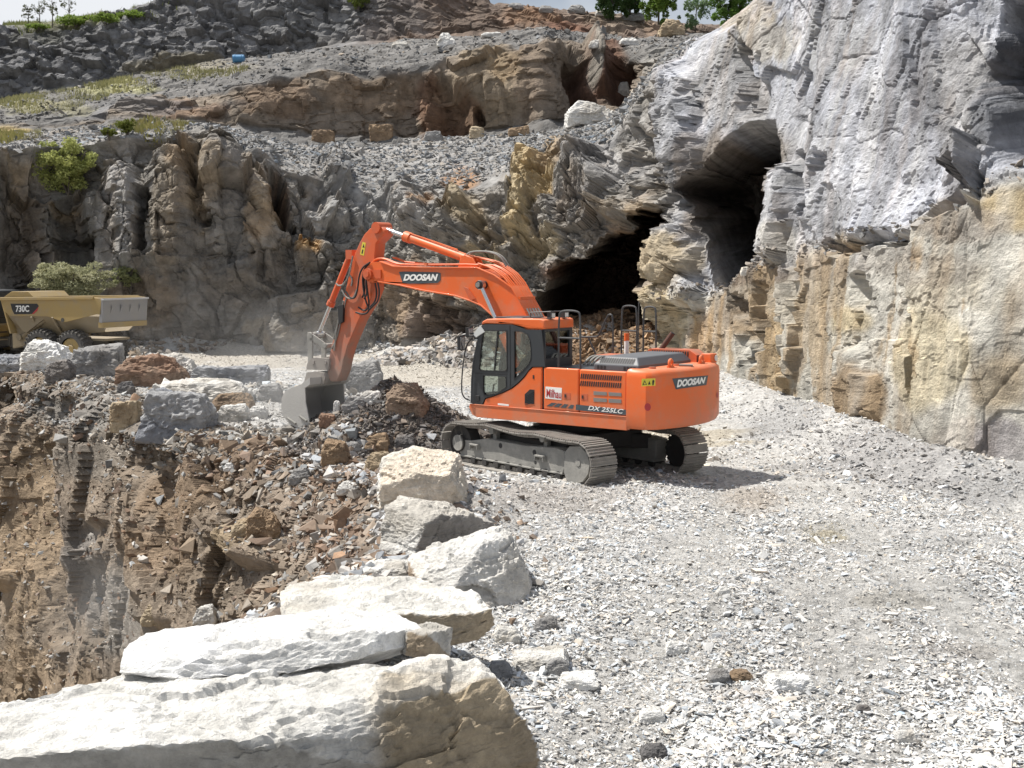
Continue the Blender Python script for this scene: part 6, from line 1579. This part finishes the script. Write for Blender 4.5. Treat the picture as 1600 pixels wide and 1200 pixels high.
kp = np.random.default_rng(87).uniform(0, 1, len(x)) < np.clip(.75 + .9 * fbm(np.c_[x * .3, y * .3, 0 * x], 3, 88) - .55 * lane(x, y), .15, 1); x, y = x[kp], y[kp]
sz = np.clip(np.exp(np.random.default_rng(6).normal(-2.85, .5, len(x))), .035, .4)
p_ = np.c_[x, y, floor_z(x, y)]
cl = tint(len(x), (.48, .47, .455), .22, 7); qx, qy = pix(p_)
cl = paint(cl, qx, qy, ZF, [fbm(p_ * .9, 3, 82) * 1.2] * 3)
scatter("gravel", p_, sz, np.clip(cl * np.exp(np.random.default_rng(8).normal(0, .15, (len(x), 1))), .03, .72), 9, .55)

def on_patch(d_, n, mask, seed, normal_up=0.0):
    """random points on a sheet of terrain, by picture area, where mask(px,py) allows"""
    P = d_["P"]; qx, qy = pix(P); nc_, nr_ = qx.shape
    w = mask(d_["px"], d_["py"]).astype(float)
    v = w[:-1, :-1]
    ar = np.linalg.norm(np.cross(P[1:, :-1] - P[:-1, :-1], P[:-1, 1:] - P[:-1, :-1]), axis=-1)
    if normal_up: v = v * (d_["N"][:-1, :-1, 2] > normal_up)
    pr = (v * ar).ravel(); pr /= pr.sum()
    r_ = np.random.default_rng(seed); k = r_.choice(len(pr), n, p=pr); i, j = np.unravel_index(k, v.shape)
    u, t = r_.uniform(0, 1, (2, n, 1))
    return P[i, j] * (1 - u) * (1 - t) + P[i + 1, j] * u * (1 - t) + P[i, j + 1] * (1 - u) * t + P[i + 1, j + 1] * u * t, d_["C"][i, j]
# scree on the bench above the left wall
p_, c_ = on_patch(lo, 26000, lambda a, b: (a < 1090) & (b < np.interp(a, [-400, 0, 110, 230, 330, 450, 600, 720, 850, 960, 1090], [236, 228, 222, 210, 216, 266, 302, 296, 250, 220, 80])), 11, .25)
sz = np.clip(np.exp(np.random.default_rng(12).normal(-1.75, .5, len(p_))), .07, .9)
scatter("scree", p_, sz, tint(len(p_), (.23, .23, .23), .18, 13), 14)
# rubble on ledge of right wall and along its foot
p_, c_ = on_patch(lo, 1500, lambda a, b: (a > 1060) & (np.abs(b - np.interp(a, [1040, 1090, 1130, 1180, 1250, 1320, 1400, 1500, 1600, 2050], [462, 463, 440, 418, 396, 378, 352, 310, 268, 210])) < 12), 15, .1)
sz = np.clip(np.exp(np.random.default_rng(16).normal(-1.9, .5, len(p_))), .06, .55)
scatter("rubble", p_, sz, tint(len(p_), (.24, .22, .20), .3, 17), 18)
# pit slope: soil with stones, coarser on the right-hand tip
p_, c_ = on_patch(pi_, 22000, lambda a, b: (b > 560) * (.25 + 1.4 * sstep(330, 520, a - .25 * (b - 800)) + .7 * (b < np.interp(a, [-300, 0, 180, 300, 620], [640, 650, 700, 745, 790]))), 21, .12)
sz = np.clip(np.exp(np.random.default_rng(22).normal(-2.25, .6, len(p_))), .04, .55)
t_ = np.random.default_rng(23).uniform(0, 1, (len(p_), 1)); c2 = np.where(t_ < .40, tint(len(p_), (.31, .295, .275), .22, 24), np.where(t_ < .75, c_ * .95, tint(len(p_), (.20, .145, .11), .2, 25)))
scatter("rubble", p_, sz, np.clip(c2, .03, .7), 26, 1.1)
# stony ground along the pit's right rim, among the big blocks
r_ = np.random.default_rng(31); n = 7500
t = r_.uniform(0, 1, n); rim = np.array([gnd(*q)[:2] for q in RIM[8:17]]); u = t * (len(rim) - 1)
x = np.interp(u, np.arange(len(rim)), rim[:, 0]) + np.abs(r_.normal(0, .8, n)) - .1; y = np.interp(u, np.arange(len(rim)), rim[:, 1]) + r_.normal(0, .6, n)
p_ = np.c_[x, y, floor_z(x, y) + .02]; sz = np.clip(np.exp(r_.normal(-2.25, .55, n)), .04, .5)
scatter("rubble", p_, sz, np.where(r_.uniform(0, 1, (n, 1)) < .7, tint(n, (.42, .41, .40), .25, 32), tint(n, (.23, .175, .135), .2, 33)), 34, 1.1)
# dirt and stones spilling over the far rim of the pit
n = 10000; r_ = np.random.default_rng(35); t = r_.uniform(0, 1, n) ** .7; rim = np.array([gnd(*q)[:2] for q in RIM[0:10]]); u = t * (len(rim) - 1)
x = np.interp(u, np.arange(len(rim)), rim[:, 0]) + r_.normal(0, .5, n); y = np.interp(u, np.arange(len(rim)), rim[:, 1]) + np.abs(r_.normal(0, 1.3, n)) - .35
sd = poly_sd(x, y, pit_poly); z = floor_z(x, y) - .45 * np.clip(sd + .7, 0, 1.2) ** 2; k = sd < .35
sz = np.clip(np.exp(r_.normal(-2.35, .6, n)), .035, .5)
cl = np.where(r_.uniform(0, 1, (n, 1)) < .75, tint(n, (.265, .25, .23), .25, 36), tint(n, (.20, .16, .125), .22, 37))
scatter("rubble", np.c_[x, y, z][k], sz[k], cl[k], 38, 1.1)
# dark heap by the bucket, brown heap before the cave, rubble at the foot of the left wall
def heap(name, k, n, mean, spread, smean, seed, lift=.0, squash=1.0):
    (mx, my), r, h = MOUNDS[k]; r_ = np.random.default_rng(seed)
    a = r_.uniform(0, 2 * math.pi, n); q = r * np.sqrt(r_.uniform(0, 1, n)) * 1.02
    x, y = mx + q * np.cos(a), my + q * np.sin(a) * squash
    p_ = np.c_[x, y, floor_z(x, y) + lift]; sz = np.clip(np.exp(r_.normal(smean, .5, n)), .04, .6)
    k_ = poly_sd(x, y, pit_poly) < .6
    scatter(name, p_[k_], sz[k_], tint(n, mean, spread, seed + 1)[k_], seed + 2, 1.1)
heap("rubble", 0, 10000, (.135, .12, .11), .3, -2.5, 41)
heap("rubble", 1, 1200, (.27, .26, .25), .35, -2.0, 44)
heap("rubble", 2, 6500, (.22, .145, .09), .25, -1.75, 47)
heap("rubble", 3, 2500, (.26, .18, .115), .25, -1.75, 50)
heap("rubble", 4, 1500, (.33, .31, .29), .3, -1.4, 53)
heap("rubble", 5, 1800, (.33, .32, .31), .3, -1.4, 56)
heap("rubble", 6, 1600, (.28, .245, .21), .3, -1.4, 59)
heap("rubble", 7, 1500, (.42, .41, .39), .25, -1.9, 62)
# gravelly slopes of the middle bench
p_, c_ = on_patch(mi, 14000, lambda a, b: (b < np.interp(a, [-420, 0, 112, 250, 400, 520, 640, 690, 760, 850, 870, 960, 1010, 1080], [186, 192, 180, 158, 133, 116, 112, 104, 88, 62, 64, 72, 85, 80])) & (b > 45), 71, .2)
sz = np.clip(np.exp(np.random.default_rng(72).normal(-1.75, .5, len(p_))), .08, .9)
scatter("scree", p_, sz, tint(len(p_), (.185, .18, .175), .2, 73), 74)
# ------------------------------------------------------------------ plants
def leaf_mat(name, c1, c2):
    m, n, l, b = new_mat(name)
    oi = n.new("ShaderNodeAttribute"); oi.attribute_name = "Col"
    l.new(oi.outputs["Color"], b.inputs["Base Color"])
    b.inputs["Roughness"].default_value = .65; b.inputs["Specular IOR Level"].default_value = .3
    tr = n.new("ShaderNodeBsdfTranslucent"); l.new(oi.outputs["Color"], tr.inputs[0])
    mx = n.new("ShaderNodeMixShader"); mx.inputs[0].default_value = .35
    l.new(b.outputs[0], mx.inputs[1]); l.new(tr.outputs[0], mx.inputs[2]); l.new(mx.outputs[0], n["Material Output"].inputs[0])
    return m
LEAF = leaf_mat("leaves", 0, 0)
BARK = paint_mat("bark", (.10, .085, .07), .9, .5, (.2, .19, .17), bump=.4)
GRASSM = LEAF
def leaves(n, centre, rad, size, c1, c2, seed, clumps=60, droop=0.0):
    n, size, clumps = int(n * 2.4), size * .62, int(clumps * 1.6)
    r_ = np.random.default_rng(seed)
    cc = r_.normal(size=(clumps, 3)); cc /= np.linalg.norm(cc, axis=1, keepdims=True); cc *= r_.uniform(.35, 1.0, (clumps, 1))
    cr_ = r_.uniform(.10, .26, clumps); k = r_.integers(0, clumps, n)
    q = r_.normal(size=(n, 3)); q /= np.linalg.norm(q, axis=1, keepdims=True); q *= r_.uniform(.3, 1, (n, 1)) ** .6
    p = (cc[k] + q * cr_[k][:, None]) * np.array(rad) + np.array(centre)
    d = r_.normal(size=(n, 3)); d[:, 2] = d[:, 2] * .6 + .25 - droop; d /= np.linalg.norm(d, axis=1, keepdims=True)
    e = np.cross(d, r_.normal(size=(n, 3))); e /= np.linalg.norm(e, axis=1, keepdims=True)
    s = size * r_.uniform(.6, 1.3, (n, 1))
    V = np.stack([p - d * s * .6, p + e * s * .32, p + d * s * .7, p - e * s * .32], 1).reshape(-1, 3)
    Fc = np.arange(n * 4).reshape(n, 4)
    t = (r_.uniform(0, 1, (clumps, 1))[k] * .6 + r_.uniform(0, 1, (n, 1)) * .4)
    c = np.array(c1) * (1 - t) + np.array(c2) * t
    return V, Fc, np.repeat(c, 4, 0)
def bush(label, px, py, w, h, c1, c2, n, seed, leaf=.16, Y=None, name="bush", cat="bush", group=None, dep=.7):
    b = surf(px, py, Y); b = b + np.array((0, -.15, 0)); k = b[1] / F_PX; W_, H_ = w * k, h * k
    root = tag(empty(name, tuple(b)), label, cat, group)
    V, Fc, c = leaves(n, (0, 0, H_ * .52), (W_ * .5, W_ * .5 * dep, H_ * .5), leaf, c1, c2, seed)
    np_mesh("foliage", V, Fc, LEAF, c, parent=root)
    m = MB(); r_ = np.random.default_rng(seed)
    for i in range(7): a = r_.uniform(0, 6.28); m.tube([(0, 0, -.2), (W_ * .12 * math.cos(a), W_ * .1 * math.sin(a), H_ * .3), (W_ * .3 * math.cos(a), W_ * .2 * math.sin(a), H_ * .7)], .03, 5, 1)
    m.build("stem", [BARK], root)
    return root
YG, OG, DG, MG = (.24, .26, .05), (.15, .16, .075), (.035, .06, .02), (.09, .15, .03)
bush("large yellow-green bush growing high on the left rock wall", 108, 300, 112, 88, (.46, .48, .17), (.30, .34, .12), 4200, 1, .20)
bush("pale olive bush behind the truck's dump body", 112, 474, 130, 66, (.46, .45, .29), (.31, .32, .19), 4200, 2, .19, Y=59.0)
bush("darker olive bush hanging at the foot of the left wall", 206, 452, 78, 44, (.36, .37, .19), (.25, .28, .13), 2400, 3, .18)
bush("small green shrub topping the dark upper face", 560, 14, 34, 26, (.16, .20, .04), (.1, .13, .03), 900, 4, .2)
for i, (x, y, w_, h_, n) in enumerate([(120, 40, 60, 15, 700), (165, 37, 44, 16, 600), (205, 31, 52, 13, 600), (60, 47, 40, 9, 350)]):
    bush(["bright green shrub left of centre on the top-left skyline", "bushiest green shrub on the top-left skyline", "green shrub rightmost on the top-left skyline", "low green shrub leftmost on the top-left skyline"][i], x, y, w_, h_, (0.272, 0.374, 0.068), (0.153, 0.221, 0.051), n, 10 + i, .26, group="shrubs on the top-left skyline")
for i, (x, y, w_, h_, n) in enumerate([(200, 208, 34, 22, 500), (172, 214, 24, 14, 320)]):
    bush(["green weed clump on the bench rim, larger one", "green weed clump on the bench rim, smaller one"][i], x, y, w_, h_, (.2, .22, .05), (.12, .15, .03), n, 20 + i, .16, name="weed_clump", cat="plant")
def tree(label, px, py, w, h, c1, c2, n, seed, leaf, Y, crown=.62, name="tree", clumps=40, group=None, tr=.10):
    b = at(px, py, Y); k = Y / F_PX; W_, H_ = w * k, h * k
    root = tag(empty(name, tuple(b)), label, "tree", group); r_ = np.random.default_rng(seed)
    m = MB(); m.cyl((0, 0, -.4), (W_ * .03, 0, H_ * .55), tr, tr * .6, 10); m.cyl((W_ * .03, 0, H_ * .55), (0, 0, H_ * .95), tr * .6, tr * .15, 8)
    for i in range(9):
        a = r_.uniform(0, 6.28); z = H_ * r_.uniform(.3, .8); L_ = W_ * r_.uniform(.25, .42)
        m.tube([(0, 0, z), (L_ * .5 * math.cos(a), L_ * .5 * math.sin(a), z + L_ * .25), (L_ * math.cos(a), L_ * math.sin(a), z + L_ * .6)], tr * .28, 5, 1)
    m.build("trunk", [BARK], root)
    V, Fc, c = leaves(n, (0, 0, H_ * (1 - crown / 2)), (W_ * .5, W_ * .45, H_ * crown / 2), leaf, c1, c2, seed, clumps)
    np_mesh("crown", V, Fc, LEAF, c, parent=root)
tree("dark conifer-green tree above the red recess, left of the pair", 955, 34, 56, 74, (0.085, 0.145, 0.0425), (0.0425, 0.085, 0.0306), 4200, 31, .26, 110, .97)
tree("dark green tree above the red recess, right of the pair", 984, 34, 36, 70, (0.102, 0.17, 0.051), (0.051, 0.0935, 0.034), 3200, 32, .26, 111, .97)
tree("bright green leafy tree standing on the skyline right of the dark pair", 1028, 50, 62, 96, (0.221, 0.34, 0.0595), (0.102, 0.17, 0.034), 4600, 33, .28, 108, .92)
tree("thin blue-green sapling between the two bright green trees", 1086, 52, 54, 66, (0.272, 0.374, 0.187), (0.136, 0.221, 0.119), 1100, 34, .24, 108, .95, clumps=26, tr=.06)
tree("green tree at the top of the tall right wall", 1142, 54, 74, 96, (0.187, 0.323, 0.0595), (0.085, 0.153, 0.034), 5200, 35, .28, 106, .95)
for i, (x, h_) in enumerate([(62, 40), (82, 46), (108, 50), (44, 28)]):
    tree(["thin bare sapling on the top-left skyline, second from left", "thin bare sapling on the top-left skyline, third from left", "tallest thin bare sapling on the top-left skyline", "shortest thin sapling on the top-left skyline"][i], x, 40 - i, 26, h_, (.15, .16, .09), (.10, .11, .06), 120, 50 + i, .2, 110, .8, clumps=12, name="sapling", group="saplings on the top-left skyline", tr=.05)
# grass on the benches
def grass(d_, n, zones, seed, hgt, c1, c2):
    def mask(a, b):
        w = np.zeros_like(a)
        for cx, cy, rx, ry in zones: w = np.maximum(w, (((a - cx) / rx) ** 2 + ((b - cy) / ry) ** 2 < 1).astype(float))
        return w
    p, _ = on_patch(d_, n, mask, seed); r_ = np.random.default_rng(seed)
    a = r_.uniform(0, 6.28, n); hh = hgt * r_.uniform(.5, 1.4, n); ww = hgt * .18
    dx, dy = np.cos(a) * ww, np.sin(a) * ww; lx, ly = r_.normal(0, .3, (2, n)) * hh
    V = np.stack([p + np.c_[dx, dy, 0 * a - .03], p - np.c_[dx, dy, 0 * a + .03], p + np.c_[lx, ly, hh]], 1).reshape(-1, 3)
    t = r_.uniform(0, 1, (n, 1)); c = np.array(c1) * (1 - t) + np.array(c2) * t
    return tag(np_mesh("grass", V, np.arange(3 * n).reshape(n, 3), LEAF, np.repeat(c, 3, 0)), kind="stuff")
grass(mi, 5000, [(185, 138, 60, 10), (60, 165, 70, 12), (300, 118, 90, 8), (110, 155, 60, 8)], 61, .28, (.33, .31, .16), (.21, .21, .09))
grass(lo, 3500, [(20, 212, 46, 9), (215, 200, 45, 8), (260, 203, 40, 8)], 62, .3, (.30, .26, .11), (.19, .19, .06))
grass(up, 3500, [(150, 33, 110, 10), (240, 10, 60, 8), (60, 44, 60, 9)], 63, .38, (.22, .23, .09), (.14, .16, .06))
# the small blue drum far up on the upper bench
bp_ = surf(373, 98); k_ = bp_[1] / F_PX
dr = tag(empty("drum", tuple(bp_)), "small blue drum lying on the gravel rim of the upper bench", "drum")
BLUE = paint_mat("blue_plastic", (.06, .22, .42), .45, .2)
m = MB(); m.cyl((-.42, 0, .30), (.42, 0, .30), .30, n=24)
for x in (-.25, .25): m.cyl((x - .02, 0, .30), (x + .02, 0, .30), .325, n=24)
m.build("shell", [BLUE], dr, smooth=True)
m = MB(); m.cyl((.42, 0, .30), (.44, 0, .30), .27, n=20); m.cyl((.44, .1, .38), (.48, .1, .38), .05, n=12); m.build("lid", [BLUE], dr, smooth=True)

# ---- dust hanging round the bucket
def dust(name, centre, rad, dens, seed):
    V, Fc = ICO[4]; r_ = 1 + .18 * fbm(V * 1.6 + seed, 3, seed)[:, None]
    m = bpy.data.materials.new("dust_air"); m.use_nodes = True; n, l = m.node_tree.nodes, m.node_tree.links
    n.remove(n["Principled BSDF"]); v = n.new("ShaderNodeVolumePrincipled"); v.inputs["Color"].default_value = (.93, .92, .9, 1); v.inputs["Anisotropy"].default_value = .2
    t = n.new("ShaderNodeTexCoord"); a = n.new("ShaderNodeTexNoise"); a.inputs["Scale"].default_value = .9; a.inputs["Detail"].default_value = 4
    g = n.new("ShaderNodeVectorMath"); g.operation = 'DIVIDE'; g.inputs[1].default_value = rad
    ln = n.new("ShaderNodeVectorMath"); ln.operation = 'LENGTH'
    f = n.new("ShaderNodeMapRange"); f.inputs["From Min"].default_value = 1.0; f.inputs["From Max"].default_value = .1
    q = n.new("ShaderNodeMapRange"); q.inputs["From Min"].default_value = .35; q.inputs["From Max"].default_value = .75
    k = n.new("ShaderNodeMath"); k.operation = 'MULTIPLY'; k2 = n.new("ShaderNodeMath"); k2.operation = 'MULTIPLY'; k2.inputs[1].default_value = dens
    l.new(t.outputs["Object"], a.inputs["Vector"]); l.new(t.outputs["Object"], g.inputs[0]); l.new(g.outputs[0], ln.inputs[0]); l.new(ln.outputs["Value"], f.inputs["Value"])
    l.new(a.outputs["Fac"], q.inputs["Value"]); l.new(f.outputs[0], k.inputs[0]); l.new(q.outputs[0], k.inputs[1]); l.new(k.outputs[0], k2.inputs[0]); l.new(k2.outputs[0], v.inputs["Density"])
    l.new(v.outputs[0], n["Material Output"].inputs["Volume"])
    o = np_mesh(name, V * r_ * np.array(rad) + np.array(centre), Fc, m, loc=np.array(centre), smooth=True)
    return tag(o, kind="stuff")
dust("dust", at(465, 625, 31.0) + np.array((0, 0, .5)), (2.4, 2.2, 1.7), .32, 3)
dust("dust", at(400, 515, 50.0), (7.0, 5.0, 2.6), .035, 4)
dust("dust", at(160, 940, 33.5), (2.6, 2.2, 2.2), .16, 5)
# ------------------------------------------------------------------ the driver in the cab
def skinned(name, verts, edges, radii, mats, pick, parent, sub=1):
    me = bpy.data.meshes.new(name); me.from_pydata(verts, edges, []); o = bpy.data.objects.new(name, me); COL.objects.link(o)
    m = o.modifiers.new("skin", 'SKIN'); m.use_smooth_shade = True
    for v, r in zip(me.skin_vertices[0].data, radii): v.radius = (r, r) if not isinstance(r, tuple) else r
    me.skin_vertices[0].data[0].use_root = True
    s = o.modifiers.new("sub", 'SUBSURF'); s.levels = s.render_levels = sub
    dg = bpy.context.evaluated_depsgraph_get(); out = bpy.data.meshes.new_from_object(o.evaluated_get(dg))
    bpy.data.objects.remove(o); bpy.data.meshes.remove(me)
    out.name = name; out.materials.clear()
    for q in mats: out.materials.append(q)
    for p in out.polygons: p.material_index = pick(p.center); p.use_smooth = True
    r = bpy.data.objects.new(name, out); return link(r, parent)
SKIN = paint_mat("skin", (.48, .27, .19), .55, .05); CLOTH = paint_mat("dark_work_clothes", (.03, .033, .035), .9, .1); HAIR = paint_mat("dark_hair", (.03, .022, .016), .8, .05)
pz = U.on(805, 560, 1, .86)
c_, s_ = math.cos(AU), math.sin(AU)
person = empty("person", (EX + .42 * c_ - .86 * s_, EY + .42 * s_ + .86 * c_, 1.86), AU)
tag(person, "driver in dark clothes seated at the controls in the excavator cab", "person")
V = [(0, 0, .10), (.0, 0, .26), (-.03, 0, .42), (-.02, 0, .54), (0, 0, .61), (.03, 0, .70), (.035, 0, .79)]
E_ = [(0, 1), (1, 2), (2, 3), (3, 4), (4, 5), (5, 6)]; Rr = [(.15, .12), (.15, .11), (.17, .12), (.09, .08), .055, .082, .07]
def chain(start, pts, rad):
    k = start
    for p, r in zip(pts, rad): V.append(p); E_.append((k, len(V) - 1)); Rr.append(r); k = len(V) - 1
    return k
for s in (1, -1):
    h = chain(2, [(-.02, .20 * s, .46), (.12, .26 * s, .24), (.33, .24 * s, .20), (.40, .23 * s, .21)], [.065, .05, .038, .034])
    for k, (dy, L_) in enumerate(((.028, .05), (.010, .06), (-.008, .055), (-.024, .045))): chain(h, [(.44, .23 * s + dy * s, .22), (.44 + L_ * .6, .23 * s + dy * s, .21), (.44 + L_ * .7, .23 * s + dy * s, .18)], [.010, .009, .008])
    chain(h, [(.41, .23 * s - .035 * s, .225), (.45, .23 * s - .045 * s, .215)], [.011, .009])
    chain(0, [(.10, .10 * s, .08), (.46, .14 * s, .06), (.50, .13 * s, -.30), (.60, .13 * s, -.36)], [.09, .065, .05, .04])
body = skinned("body", V, E_, Rr, [CLOTH, SKIN], lambda p: 1 if (p.z > .60 or p.x > .36 and p.z > .12) else 0, person)
m = MB(); m.cyl((.12, 0, .725), (.145, 0, .70), .016, .012, 8); m.build("nose", [SKIN], body)
m = MB(); m.cyl((.105, .03, .745), (.112, .03, .745), .010, .010, 8); m.build("eye", [BLACK], body)
m = MB(); m.cyl((.105, -.03, .745), (.112, -.03, .745), .010, .010, 8); m.build("eye", [BLACK], body)
m = MB(); m.box(.104, .112, -.025, .025, .672, .678); m.build("mouth", [REDP], body)
for s in (1, -1): m = MB(); m.cyl((.03, .082 * s, .725), (.03, .096 * s, .725), .028, .02, 10); m.build("ear", [SKIN], body)
Dv, Df = ICO[3]; hv = Dv[:, :] * np.array((.100, .092, .085)) + np.array((.018, 0, .785)); hv[:, 2] = np.maximum(hv[:, 2], .745 + .03 * (hv[:, 0] > .06))
np_mesh("hair", hv, Df, HAIR, smooth=True, parent=person)
